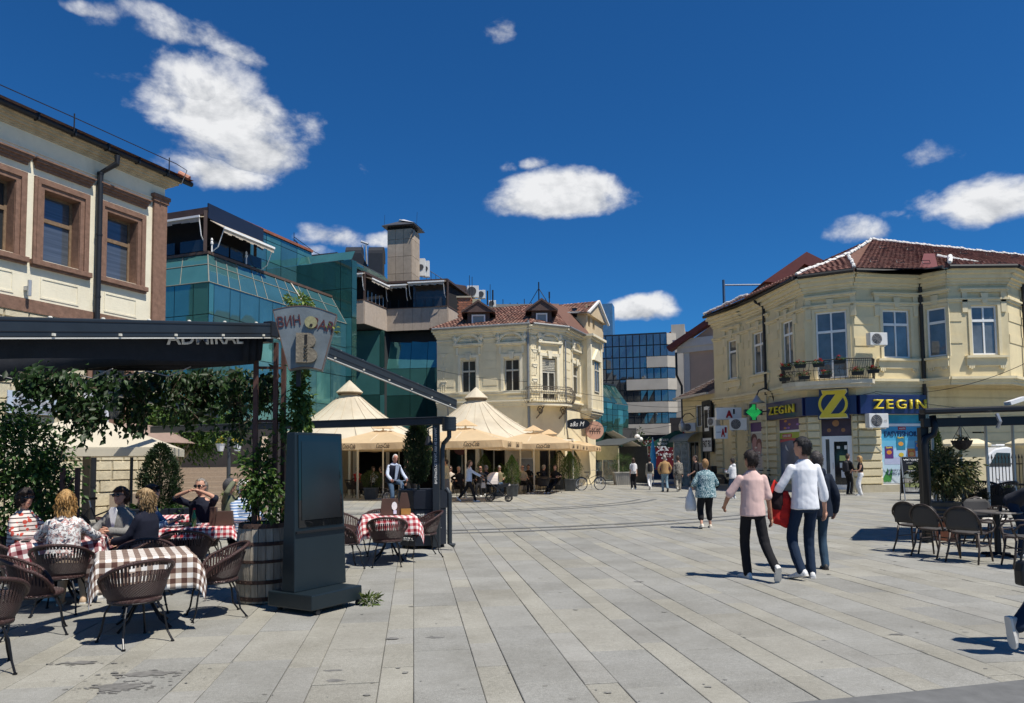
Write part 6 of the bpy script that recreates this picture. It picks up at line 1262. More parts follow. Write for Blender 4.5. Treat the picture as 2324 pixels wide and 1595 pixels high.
def person(label,loc,rz,H=1.74,pelvis=None,lean=0,bend=0,feet=None,hands=None,elbow=None,knee=(0,1,0),top='grey',legs='jeans',shoe=(.6,.6,.58),sleeve=1.,leg_len=1.,hair='short',hairc=('brown',(.035,.022,.014)),look=0,nod=0,fem=False,fat=1.,vox=None,group=None,skirt=None,glasses=None,skin=None,hem=-.06,twist=0,grip=.5,toes=None,near=None,moustache=None,loose=.014,hood=None,pants_w=1.,neck=True,side=0,roll=0):
 """figure facing +y (turned by rz). top/legs: materials. feet/hands: targets (L, R) in body frame, metres; poses by two-bone reach."""
 k=H/1.775;t=thing('person',label,'person',loc,rz,group);sk=skin or SKIN;D=Vector(loc).length;vx=vox or(.011 if D<13 else(.017 if D<24 else.024));near=D<13 if near is None else near
 pel=Vector(pelvis if pelvis else(0,0,.93*k));
 Rm=Matrix.Rotation(-lean,3,'X')@Matrix.Rotation(side,3,'Y');Rt=Matrix.Rotation(twist,3,'Z')@Rm;Ru=Matrix.Rotation(twist,3,'Z')@Matrix.Rotation(-(lean+bend),3,'X')@Matrix.Rotation(side,3,'Y')
 sw=(.148 if fem else.172)*k*(.5+.5*fat);hw=.088*k
 sp=lambda z:pel+(Rt@Vector((0,0,min(z,.26*k))))+(Ru@Vector((0,0,max(0,z-.26*k))))
 nb=sp(.555*k);sh=[nb+Ru@Vector((s*sw,0,-.098*k))for s in(-1,1)];hp=[pel+Rm@Vector((s*hw,0,-.01))for s in(-1,1)]
 ft=feet or((-.09,.02,0),(.09,.02,0));an=[Vector(f)+Vector((0,0,.085*k))for f in ft];la,lb=.445*k,.425*k
 kn=[];
 for i in(0,1):kk,e=ik(hp[i],an[i],la,lb,knee if not isinstance(knee[0],tuple)else knee[i]);kn.append(kk);an[i]=e
 hd=hands or((-sw-.05,.02,.80*k),(sw+.05,.02,.80*k));el=[];wr=[]
 for i in(0,1):
  po=(elbow[i]if elbow else((-1 if i==0 else 1)*.5,-1,-.3));e,w=ik(sh[i],Vector(hd[i]),.285*k,.265*k,po);el.append(e);wr.append(w)
 ux,uy,uz=Ru@X3,Ru@Y3,Ru@Z3;tx,ty=Rt@X3,Rt@Y3
 # head
 hr=Ru@Matrix.Rotation(roll,3,'Y')@Matrix.Rotation(look,3,'Z')@Matrix.Rotation(-nod+lean*.6+bend*.6,3,'X');hx,hy,hz=hr@X3,hr@Y3,hr@Z3;ch=nb+uz*.03*k+hz*.145*k+hy*.018
 h=k*(.97 if fem else 1.)
 bb=B()
 oval(bb,[(ch+hz*z*h+hy*y*h,rx*h,ry*h,hx,hy)for(z,y,rx,ry)in((-.118,.045,.022,.022),(-.105,.040,.042,.045),(-.08,.022,.058,.070),(-.04,.008,.068,.088),(0,.0,.074,.097),(.04,-.004,.076,.100),(.075,-.008,.068,.092),(.10,-.010,.048,.068),(.114,-.010,.016,.022))],18)
 bb.ell(ch+hy*.097*h+hz*-.018*h,(.013*h,.020*h,.024*h),8,6,hr.to_4x4());bb.ell(ch+hy*.088*h+hz*-.060*h,(.024*h,.014*h,.014*h),8,6,hr.to_4x4())
 for s in(-1,1):bb.ell(ch+hx*s*.080*h-hy*.008*h-hz*.012*h,(.010*h,.018*h,.031*h),8,6,hr.to_4x4())
 if neck:limb(bb,[nb-uz*.05*k,nb+uz*.02*k,ch-hz*.06*h-hy*.01],[.062*k*(.9 if fem else 1.05),.055*k*(.88 if fem else 1),.054*k])
 oval(bb,[(sp(z*k),rx*k*fat,ry*k*fat,(ux if z>.26 else tx),(uy if z>.26 else ty))for(z,rx,ry)in((-.06,.12,.085),(.0,.158,.105),(.10,.145,.098),(.22,.13,.092),(.34,.142,.10),(.46,.15,.095),(.53,.11,.07),(.57,.06,.055))],16)
 for i in(0,1):
  limb(bb,[sh[i],el[i],wr[i]],[.050*k,.038*k,.026*k]);limb(bb,[hp[i],kn[i],an[i]],[.078*k,.050*k,.036*k])
  f=(wr[i]-el[i]).normalized();bb.ell(wr[i]+f*.05*k,(.036*k,.020*k,.05*k),10,7,f.to_track_quat('Z','Y').to_matrix().to_4x4())
 body=fuse(bb,vx if not near else.0105,5)
 fb=B()
 for i in(0,1): # fingers, rooted in the palm, closing on what is held
  f=(wr[i]-el[i]).normalized();sgn=-1 if i==0 else 1;inn=(Vector((-sgn,0,0))+Vector((0,0,-.2)));inn=(inn-f*inn.dot(f)).normalized();ac=f.cross(inn).normalized();base=wr[i]+f*.085*k
  for q in range(4):
   L_=(.034,.040,.037,.029)[q]*k;p=base+ac*((q-1.5)*.019*k);g=grip;d1=(f*(1-g*.5)+inn*g).normalized();d2=(f*(1-g*1.3)+inn*g*1.3).normalized()
   fb.tube([p-f*.02*k,p+d1*L_*.95,p+d1*L_+d2*L_*.8],[.0095*k,.009*k,.007*k],6)
  p=wr[i]+f*.035*k-ac*.03*k;d1=(f*.7-ac*.6+inn*.5).normalized();fb.tube([p,p+d1*.035*k,p+d1*.05*k+f*.022*k+inn*.012*k],[.0115*k,.010*k,.0075*k],6)
 bm=bmesh.new();bm.from_mesh(body);m2=fb.mesh('f');bm.from_mesh(m2);bm.to_mesh(body);bm.free();bpy.data.meshes.remove(m2);body.polygons.foreach_set('use_smooth',[True]*len(body.polygons))
 o=obj('body',body,sk,t)
 # top
 sd=sum(map(ord,label))%97
 if top:
  bb=B();L_=loose;secs=[(z,rx,ry)for(z,rx,ry)in((-.14,.168,.125),(-.06,.165,.122),(.04,.160,.118),(.14,.150,.110),(.24,.148,.106),(.34,.158,.114),(.44,.164,.110),(.505,.125,.085),(.55,.078,.066),(.572,.058,.058))if z>=hem-.001]
  if fem:secs=[(z,rx*(.97 if z>.2 else 1.0),ry*(1.08 if.28<z<.4 else 1))for z,rx,ry in secs]
  oval(bb,[(sp(z*k),rx*k*fat+L_*(1 if z<.1 else.75 if z<.3 else.4),ry*k*fat+L_*(1 if z<.3 else.6),(ux if z>.26 else tx),(uy if z>.26 else ty))for(z,rx,ry)in secs],18)
  for i in(0,1):
   bb.ell(sh[i],(.050*k+L_*.3,)*3,10,7)
   if sleeve>0:
    tot=sleeve*(.55*k);l1=(el[i]-sh[i]).length
    if tot<=l1:pts=[sh[i],sh[i].lerp(el[i],tot/l1)];rs=[.048*k+L_*.3,.054*k+L_*.45]
    else:e=min(1,(tot-l1)/((wr[i]-el[i]).length));pts=[sh[i],el[i],el[i].lerp(wr[i],e*.97)];rs=[.048*k+L_*.3,.044*k+L_*.45,(.042 if e>.8 else.048)*k+L_*.4]
    limb(bb,pts,rs)
  if hood:bb.ell(nb-uy*.085*k-uz*.015*k,(.11*k,.06*k,.075*k),10,8,Ru.to_4x4())
  obj('top',fuse(bb,vx,3,.008,sd),top,t)
 if legs:
  bb=B();oval(bb,[(pel+Rm@Vector((0,0,z*k)),rx*k*fat+.012,ry*k*fat+.014,Rm@X3,Rm@Y3)for(z,rx,ry)in((-.10,.12,.09),(-.04,.155,.112),(.03,.156,.110),(.10,.145,.102))],16)
  for i in(0,1):
   r1,r2,r3=.088*k*fat,(.066 if fem else.069)*k*pants_w,(.052 if fem else.060)*k*pants_w
   if leg_len>=1:limb(bb,[hp[i],kn[i],an[i]+Vector((0,0,-.015))],[r1,r2,r3])
   else:e=(leg_len-.5)*2;limb(bb,[hp[i],kn[i],kn[i].lerp(an[i],max(.02,e))],[r1,r2,r3*1.12])
  obj('trousers',fuse(bb,vx,3,.009,sd+1),legs,t)
 if skirt:
  b=B();z0,z1,mt=skirt;n=26;rows=[]
  for j in range(8):
   s=j/7;z=.08*k+(z1-.08*k)*s;mid=(kn[0]+kn[1])/2;c=pel+Vector((0,0,.06*k))if s==0 else pel.lerp(Vector(((an[0].x+an[1].x)/2,(an[0].y+an[1].y)/2,0)),s*.9);c=Vector((c.x,c.y,pel.z+.08*k-(pel.z+.08*k-z1)*s));rr=(.15+.075*s)*k;rows.append([c+Vector((rr*(1+.05*math.sin(6*6.2832*i/n+j)*s)*math.cos(6.2832*i/n),rr*.8*(1+.05*math.sin(6*6.2832*i/n+j)*s)*math.sin(6.2832*i/n),0))for i in range(n)])
  b.rings(rows);obj('skirt',b,mt,t,smooth=True)
 # shoes
 sm=M('shoe_%02d%02d%02d'%tuple(int(c*99)for c in shoe),shoe,.6,var=.08);so=M('shoe_sole',(.62,.60,.56),.7)if sum(shoe)>.9 else M('dark_sole',(.05,.045,.04),.8)
 for i in(0,1):
  a=an[i];sh_=(a-kn[i]).normalized();td=Vector(toes[i])if toes else Vector((-.12 if i==0 else.12,1,0));td.normalize();dn=(sh_ if toes else Vector((0,0,-1)));dn=Vector((0,0,-1))if not toes else(dn-td*dn.dot(td)).normalized();sdv=td.cross(dn).normalized();g=a+dn*.085*k
  b=B();prof=((-.075,.026,.05),(-.06,.034,.085),(-.02,.037,.10),(.03,.037,.085),(.08,.044,.062),(.14,.046,.048),(.18,.036,.036),(.198,.016,.024))
  b.rings([[g+td*x*k+sdv*(w*k*c_)-dn*(hh*k*z_)for c_,z_ in((-1,.12),(-1,.5),(-.72,.85),(0,1),(.72,.85),(1,.5),(1,.12),(0,.10))]for x,w,hh in prof]);q=obj('shoe',b,sm,t,smooth=True)
  b=B();b.rings([[g+td*x*k*1.02+sdv*(w*k*1.06*c_)-dn*(.022*k*z_)for c_,z_ in((-1,0),(-1,1),(1,1),(1,0))]for x,w,hh in prof]);obj('sole',b,so,q)
 # hair
 if hair and hair!='bald':
  hm=hairmat(*hairc);b=B();n,m=(44,30)if near else(28,18);vs=[];fs=[];rr=random.Random(sd)
  for i in range(m+1):
   ph=math.pi*i/m-math.pi/2
   for j in range(n):
    th=6.2832*j/n;d=Vector((math.cos(ph)*math.cos(th),math.cos(ph)*math.sin(th),math.sin(ph)));g=1.0;front=d.y;line=(.30 if hair!='receding'else.55)
    vol={'short':.010,'receding':.006,'curly':.030,'bob':.022,'long':.018,'pony':.012,'bun':.012,'crop':.004}.get(hair,.012)
    rad=Vector((.082+vol,.108+vol,.123+vol));lo={'bob':-.95,'long':-.9}.get(hair,-.80 if d.y<-.15 else-.35)
    hide=(front>.25 and d.z<line+(.25 if front<.6 else.12))or d.z<lo or(abs(d.x)>.72 and d.z<.03 and d.y>-.32 and hair in('short','crop','receding'))or(abs(d.x)>.6 and front>.02 and d.z<(.05 if hair not in('bob','long')else-2))
    v=Vector((d.x*rad.x,d.y*rad.y,d.z*rad.z))*h
    if hide:v*=.70
    else:v*=1+(.06 if hair=='curly'else.03)*mnoise.noise(d*6+Vector((sd,0,0)))+.03*mnoise.noise(d*17+Vector((sd,0,0)))
    vs.append(ch+hy*-.006*h+hr@v)
  for i in range(m):
   for j in range(n):fs.append((i*n+j,i*n+(j+1)%n,(i+1)*n+(j+1)%n,(i+1)*n+j))
  b.add(vs,fs)
  if hair in('long','bob'):
   ln=.34 if hair=='long'else.15
   oval(b,[(ch-hy*(.048+.02*s)*h+hz*(.02-ln*s)-uy*.02*s,(.088+.012*math.sin(3*s))*h*(1-.25*s*s),(.062*(1-.45*s))*h,hx,hy)for s in(0,.2,.4,.6,.8,1)],14)
   for sg in(-1,1):limb(b,[ch+hx*sg*.075*h+hz*.03-hy*.01,ch+hx*sg*.085*h-hz*.05*h-hy*.015,ch+hx*sg*.075*h-hz*(ln*.6)-hy*.03],[.03*h,.03*h,.018*h])
  if hair=='pony':limb(b,[ch-hy*.10*h+hz*.02,ch-hy*.15*h-hz*.04,ch-hy*.135*h-hz*.20,ch-hy*.10*h-hz*.30],[.03*h,.032*h,.026*h,.008])
  if hair=='bun':b.ell(ch-hy*.085*h+hz*.09*h,(.045*h,)*3,10,8)
  if near and hair in('long','bob','curly','pony'):
   me=fuse(b,.010,1,.020,sd)
  else:me=b
  o=obj('hair',me,hm,t,smooth=True)
  if near:
   rs=np.random.RandomState(sd);V=np.array([tuple(v.co)for v in o.data.vertices]);keep=np.array([(Vector(v)-ch).length>.088*h for v in V]);V=V[keep];V=V[rs.randint(0,len(V),1500)]+rs.normal(size=(1500,3))*.004;O=V-np.array(ch+hz*.05);O/=np.linalg.norm(O,axis=1)[:,None];hc=np.array(HAIRC[hairc[0]])
   tag(obj('hair_strands',leaf_mesh('hair_strands',V,.06 if hair in('long','bob','pony')else.026,[hc*.6,hc,hc*1.5],sd,aspect=.10,droop=.9,out=O*.35,jit=.12),LEAF,t),kind='stuff')
 # face
 dk=M('eye_dark',(.02,.015,.012),.3)
 if glasses:
  b=B();gm=M('sunglass',(.008,.008,.009),.12,spec=.7)
  for s in(-1,1):b.ell(ch+hx*s*.034*h+hy*.098*h+hz*.012*h,(.031*h,.012*h,.024*h),12,8,hr.to_4x4());b.bar(ch+hx*s*.066*h+hy*.088*h+hz*.02*h,ch+hx*s*.081*h-hy*.012*h+hz*.012*h,.006,.008)
  b.bar(ch-hx*.01*h+hy*.108*h+hz*.016*h,ch+hx*.01*h+hy*.108*h+hz*.016*h,.006,.008);obj('sunglasses',b,gm,t,smooth=True)
 else:
  for s in(-1,1):
   b=B();b.ell(ch+hx*s*.031*h+hy*.086*h+hz*.010*h,(.012*h,.008*h,.006*h),8,6,hr.to_4x4());b.ell(ch+hx*s*.032*h+hy*.090*h+hz*.032*h,(.017*h,.006*h,.004*h),8,6,hr.to_4x4());obj('eye',b,dk,t)
 b=B();b.ell(ch+hy*.094*h-hz*.062*h,(.021*h,.008*h,.0055*h),8,6,hr.to_4x4());obj('mouth',b,M('lips',(.34,.10,.08),.5),t)
 if moustache:b=B();b.ell(ch+hy*.100*h-hz*.050*h,(.032*h,.012*h,.012*h),10,6,hr.to_4x4());[b.ell(ch+hx*s*.032*h+hy*.092*h-hz*.062*h,(.010*h,.008*h,.018*h),8,6,hr.to_4x4())for s in(-1,1)];obj('moustache',b,hairmat(*moustache),t)
 t['joints']=[*wr[0],*wr[1],*ch];return t
def walk(ph=0.,st=.62,H=1.74):
 """feet and toe directions of a stride: ph > 0 left foot back"""
 k=H/1.75;s=st/2*k
 if ph>0:return dict(feet=((-.08,-s-.05,.10),(.08,s*.75,0)),toes=((0,.75,-.65),(.05,1,.05)))
 return dict(feet=((-.08,s*.75,0),(.08,-s-.05,.10)),toes=((-.05,1,.05),(0,.75,-.65)))
def sit(H=1.72,seat=.45,spread=.12,fwd=.42):k=H/1.75;return dict(pelvis=(0,0,seat+.10*k),feet=((-spread,fwd*k,0),(spread,fwd*k+.04,0)),hem=-.04)
# ------------------------------------------------------------------ wine bar pergola, left foreground
PU,PV=Vector((.36,.933,0)).normalized(),Vector((-.933,.36,0)).normalized()
def pergola():
 Rg=P(622,750,8.9);ground=Vector((Rg.x,Rg.y,0));root=thing('wine_bar_pergola','anthracite pergola with sloping rails and folded black roof fabric over checked tables','pergola',ground)
 z0=Rg.z;lo=Vector((0,0,z0))-PU*4.6+Vector((0,0,-.70));hi=Vector((0,0,z0));en=P(1031,917,13.7)-ground
 for(a,c)in((lo,hi),(hi+PU*.05,en)):
  b=B();b.bar(a,c,.10,.165);o=obj('roof_rail',b,ANTH,root,bevel=.008)
  d=(c-a).normalized();side=d.cross(Z3).normalized();upv=side.cross(d)
  for off in(.052,-.038):b=B();b.bar(a+side*.051+upv*off,c+side*.051+upv*off,.006,.008,up=upv);obj('rail_groove',b,M('groove_black',(.006,.006,.007),.6),o)
  b=B();b.bar(a+side*.03-upv*.09,c+side*.03-upv*.09,.03,.014,up=upv);obj('pale_seal',b,M('pale_seal',(.55,.54,.50),.6),o)
  L=(c-a).length
  for s in[L*(k+.6)/7 for k in range(7)]:b=B();b.box(a+d*s+side*.056-upv*.062,(.022,.022,.022));obj('rail_light',b,M('rail_light',(.75,.72,.62),.4),o)
  for s in[L*(k+.4)/9 for k in range(9)]:b=B();b.ell(a+d*s+upv*.088,(.02,.02,.012),8,5);obj('rail_clip',b,M('rail_light',()),o)
 # end plate and bolts
 b=B();b.box(hi+PU*-.06,(.13,.13,.19),math.atan2(PU.y,PU.x));o=obj('rail_bracket',b,DARKMETAL,root,bevel=.01)
 # second pair of rails, ridge beam, far gutter beam
 W=5.6
 for(a,c)in((lo,hi),(hi,en)):b=B();b.bar(a+PV*W,c+PV*W,.10,.165);obj('roof_rail',b,ANTH,root)
 b=B();b.bar(hi+PV*.06-Z3*.04,hi+PV*W-Z3*.04,.12,.2);obj('ridge_beam',b,ANTH,root)
 g0=P(1012,955,13.75)-ground;b=B();b.bar(g0,g0+PV*7.2+Z3*.0,.16,.13);obj('gutter_beam',b,ANTH,root,bevel=.01)
 b=B();b.bar(g0+Z3*.075,g0+PV*7.2+Z3*.075,.22,.014);obj('gutter_sheet',b,M('gutter_sheet',(.10,.11,.12),.4,metal=.4),root)
 g1=g0+Vector((.04,0,0));b=B();b.bar(g1+Z3*.1,g1+PU*.02+Z3*.42-Vector((0,.3,0)),.02,.02);obj('tie_rod',b,M('zinc',()),root)
 # far post with downpipe box
 bp=P(990,1100,13.85)-ground;b=B();b.box((bp.x,bp.y,g0.z/2+.02),(.13,.13,g0.z-.06));post=obj('post',b,ANTH,root,bevel=.008)
 b=B();b.lathe([(.12,-.13),(.13,-.12),(.13,.12),(.12,.13)],20,(g0.x+.06,g0.y-.05,g0.z-.06))
 for k in range(5):b.lathe([(.136,-.1+.05*k),(.136,-.085+.05*k)],20,(g0.x+.06,g0.y-.05,g0.z-.06))
 obj('hopper',b,ANTH,root);hx,hy=g0.x+.06,g0.y-.05;b=B();b.tube([(hx,hy,g0.z-.18),(hx,hy,g0.z-.3),(hx-.05,hy+.02,g0.z-.36),(bp.x+.14,bp.y-.03,g0.z-.42),(bp.x+.12,bp.y-.03,g0.z-.52),(bp.x+.12,bp.y-.03,1.1)],.042,10);b.tube([(bp.x+.19,bp.y-.05,1.12),(bp.x+.25,bp.y-.08,1.05),(bp.x+.25,bp.y-.08,.12),(bp.x+.34,bp.y-.1,.08)],.045,10);obj('downpipe',b,ANTH,root,smooth=False)
 b=B();b.lathe([(.03,0),(.08,-.16),(.07,-.17)],12,(bp.x-.14,bp.y-.05,g0.z-.28));b.tube([(bp.x-.02,bp.y-.05,g0.z-.1),(bp.x-.14,bp.y-.05,g0.z-.14),(bp.x-.14,bp.y-.05,g0.z-.28)],.012,6);obj('spot_lamp',b,DARKMETAL,root)
 for(t_,M4)in(("ВИСТИНАТА СЕ Т'КЧИТ, АМА НЕ СЕ КИНИТ",None),):text(t_,M('white_print',(.70,.70,.68),.6),post,Matrix.Translation((bp.x,bp.y-.069,1.74))@Matrix.Rotation(-math.pi/2,4,'Y'),width=1.05,height=.055,depth=.002,bold=.02)
 # folded fabric at the ridge and black side valance
 blk=M('black_roof_fabric',(.012,.013,.016),.8,var=.3,scale=6,bump=.2)
 for k in range(3):
  b=B();s0=-.12-.12*k;a=PU*s0+Vector((0,0,z0-.05+s0*.15));n=16;rows=[]
  for i in range(n+1):
   w=i/n;base=a+PV*(.10+(W-.2)*w);dz=-.30-.05*math.sin(w*7+k);rows.append([base+PU*x+Z3*z for x,z in((-.05,0),(-.035,dz*.6),(-.015,dz),(.015,dz),(.035,dz*.6),(.05,0))])
  b.rings(rows,cap=True);obj('fabric_fold',b,blk,root,smooth=True)
 b=B();n=30;rows=[[],[]]
 for i in range(n+1):
  w=i/n;base=lo.lerp(hi,w*.985)+PV*.13;rows[0].append(base-Z3*.05);rows[1].append(base-Z3*(.30-.05*math.sin(w*5)))
 b.rings(rows,cap=False,close=False);val=obj('side_valance',b,blk,root)
 d=(hi-lo).normalized();m=lo.lerp(hi,.79)-PV*-.12;X=d;Yv=PV;Zv=X.cross(Yv);M4=Matrix.Translation(lo.lerp(hi,.79)+PV*.115-Z3*.075)@Matrix((X,-(-Yv),Zv)).transposed().to_4x4();text('ADMIRAL',M('white_print',()),val,M4,width=1.15,height=.15,depth=.002,bold=.02)
 b=B();n=10;q0=lo.lerp(hi,.0)+PV*.3;b.quad(lo+PV*.3-Z3*.03,lo.lerp(hi,.35)+PV*.3-Z3*.03,lo.lerp(hi,.35)+PV*3.4-Z3*.03,lo+PV*3.4-Z3*.03);obj('roof_fabric',b,blk,root)
 # timber and cable clutter under the ridge
 b=B()
 for k in range(3):a=PU*(-.3-.25*k)+PV*(1+k)+Vector((0,0,z0-.42));b.tube([a,a+PV*.35-Z3*.10,a+PV*.7-Z3*.02,a+PV*1.1-Z3*.06],.008,5)
 obj('cable',b,M('pale_cable',(.30,.28,.25),.7),root)
 return root,ground,z0
PERG,PG,PZ=pergola()
def fan_sign():
 D=8.55;c=P(695,770,D);t=thing('fan_sign','fan-shaped weathered zinc sign with letter B and corkscrew above the barrel','sign',(c.x,c.y,c.z-.42),R(10));zc=M('weathered_zinc',(.17,.195,.205),.5,metal=.35,var=.22,scale=4,bump=.1,stain=.2);edge=M('rusty_edge',(.13,.07,.05),.8,var=.3,scale=12)
 tl,tr,br,bl=(-.365,.74),(.35,.70),(.185,.06),(-.185,.08);top=[(-.365+.715*k/10,.74-.04*k/10+.075*math.sin(math.pi*k/10))for k in range(11)];bot=[(.185-.37*k/8,.05+.035*math.sin(math.pi*k/8))for k in range(9)]
 poly=top+bot;b=B();b.extr([(x,-.09,z)for x,z in poly],(0,.2,0));obj('sign_box',b,zc,t)
 b=B();n=len(poly)
 for i in range(n):(x,z),(x2,z2)=poly[i],poly[(i+1)%n];b.bar((x,-.092,z),(x2,-.092,z2),.007,.007)
 obj('rusty_rim',b,edge,t)
 rd=M('maroon_letter',(.075,.018,.02),.6)
 for s,x,rot in(('ВИН',-.185,R(-8)),('BAR',.2,R(14))):text(s,rd,t,Matrix.Translation((x,-.095,.615 if x<0 else.575))@Matrix.Rotation(rot,4,'Y'),width=.25,height=.125,depth=.006)
 b=B();b.extr([(.06+.07*math.cos(6.2832*k/20),-.13,.60+.07*math.sin(6.2832*k/20))for k in range(20)],(0,.05,0));o=obj('cask_end',b,M('mossy_wood',(.26,.25,.14),.9,var=.35,scale=20),t);b=B();b.extr([(.065+.018*math.cos(6.2832*k/12),-.135,.565+.018*math.sin(6.2832*k/12))for k in range(12)],(0,.01,0));obj('bung_hole',b,BLACK,o)
 cm=M('mossy_concrete',(.19,.165,.125),.95,var=.3,scale=12,bump=.4)
 B_=[(-.10,.13),(-.10,.47),(.03,.47)]+[(.04+.075*math.cos(math.pi/2-math.pi*k/8),.385+.085*math.sin(math.pi/2-math.pi*k/8))for k in range(9)]+[(.05+.085*math.cos(math.pi/2-math.pi*k/8),.215+.085*math.sin(math.pi/2-math.pi*k/8))for k in range(9)]
 b=B();b.extr([(x-.0,-.16,z)for x,z in B_],(0,.07,0));o=obj('letter_b',b,cm,t)
 b=B();b.bb(-.005,.025,-.165,-.155,.34,.45);obj('corkscrew_shank',b,BLACK,o);b=B();b.tube([(.012+.016*math.sin(k*1.1),-.166+.008*math.cos(k*1.1),.34-.0075*k)for k in range(26)],.007,5);obj('corkscrew',b,M('screw_dark',(.06,.05,.035),.6),o)
 b=B();b.bar((-.1,.14,.3),(-.1,.14,-.12),.05,.05);obj('sign_bracket',b,DARKMETAL,t);return t
fan_sign()
def totem():
 a,c=G(693,1390),G(808,1362);d=(c-a).normalized();d=Vector((d.x,d.y,0));ang=math.atan2(d.y,d.x)
 f=P(672,1300,8.17);t=thing('display_totem','dark teal advertising totem with switched-off screen on wheeled base beside the barrel','totem',(f.x,f.y,0),ang);col=M('petrol_metal',(.012,.021,.027),.38,metal=.25,var=.08,spec=.5);W=.78
 b=B();b.rings([[(-.02,-.0,.22),(W,.0,.22),(W,.21,.22),(-.02,.21,.22)],[(.02,.06,1.98),(W-.02,.06,1.98),(W-.02,.19,1.98),(.02,.19,1.98)]]);obj('housing',b,col,t,bevel=.012)
 lean=.06/1.76;y=lambda z:(z-.22)*lean
 b=B();b.add([(.05,y(.98)-.012,.92),(W-.045,y(.98)-.012,.92),(W-.06,y(1.95)-.012,1.95),(.06,y(1.95)-.012,1.95)]+[(.05,y(.98)+.01,.92),(W-.045,y(.98)+.01,.92),(W-.06,y(1.95)+.01,1.95),(.06,y(1.95)+.01,1.95)],[(0,1,2,3),(4,7,6,5),(0,4,5,1),(1,5,6,2),(2,6,7,3),(3,7,4,0)]);o=obj('screen',b,M('black_screen',(.006,.007,.008),.02,spec=.8,var=.1),t)
 b=B();b.add([(.09,y(1.03)-.016,1.0),(W-.085,y(1.03)-.016,1.0),(W-.1,y(1.88)-.016,1.88),(.1,y(1.88)-.016,1.88)],[(0,1,2,3)]);obj('display',b,M('display_glass',(.008,.009,.010),.16,spec=.8,var=.3,scale=1.5),o)
 b=B();b.bb(0,W-.02,-.010,.012,.86,.885);obj('seam',b,M('groove_black',()),t)
 b=B();b.bb(-.06,W-.06,-.30,.38,.06,.225);obj('base',b,col,t,bevel=.012)
 for x,yy in((.05,-.27),(W-.1,-.27),(.05,.3),(W-.1,.3)):b=B();b.lathe([(.005,-.014),(.03,-.014),(.03,.014),(.005,.014)],14);me=b.mesh('caster');o=share('caster',me,None,t,Matrix.Translation((x,yy,.031))@Matrix.Rotation(math.pi/2,4,'X'));me.materials.append(DARKMETAL)
 p,q=clump_pts((W+.02,-.30,.05),(.09,.09,.06),8,16,3);w=thing('weed_tuft','small green weed growing at the foot of the totem','plant',(0,0,0));w.location=t.matrix_basis@Vector((W+.0,-.36,0));foliage('blades',w,p-np.array((W+.02,-.30,0)),q,.09,[(.10,.16,.03),(.14,.17,.05)],2,droop=-.5,aspect=.18)
totem()
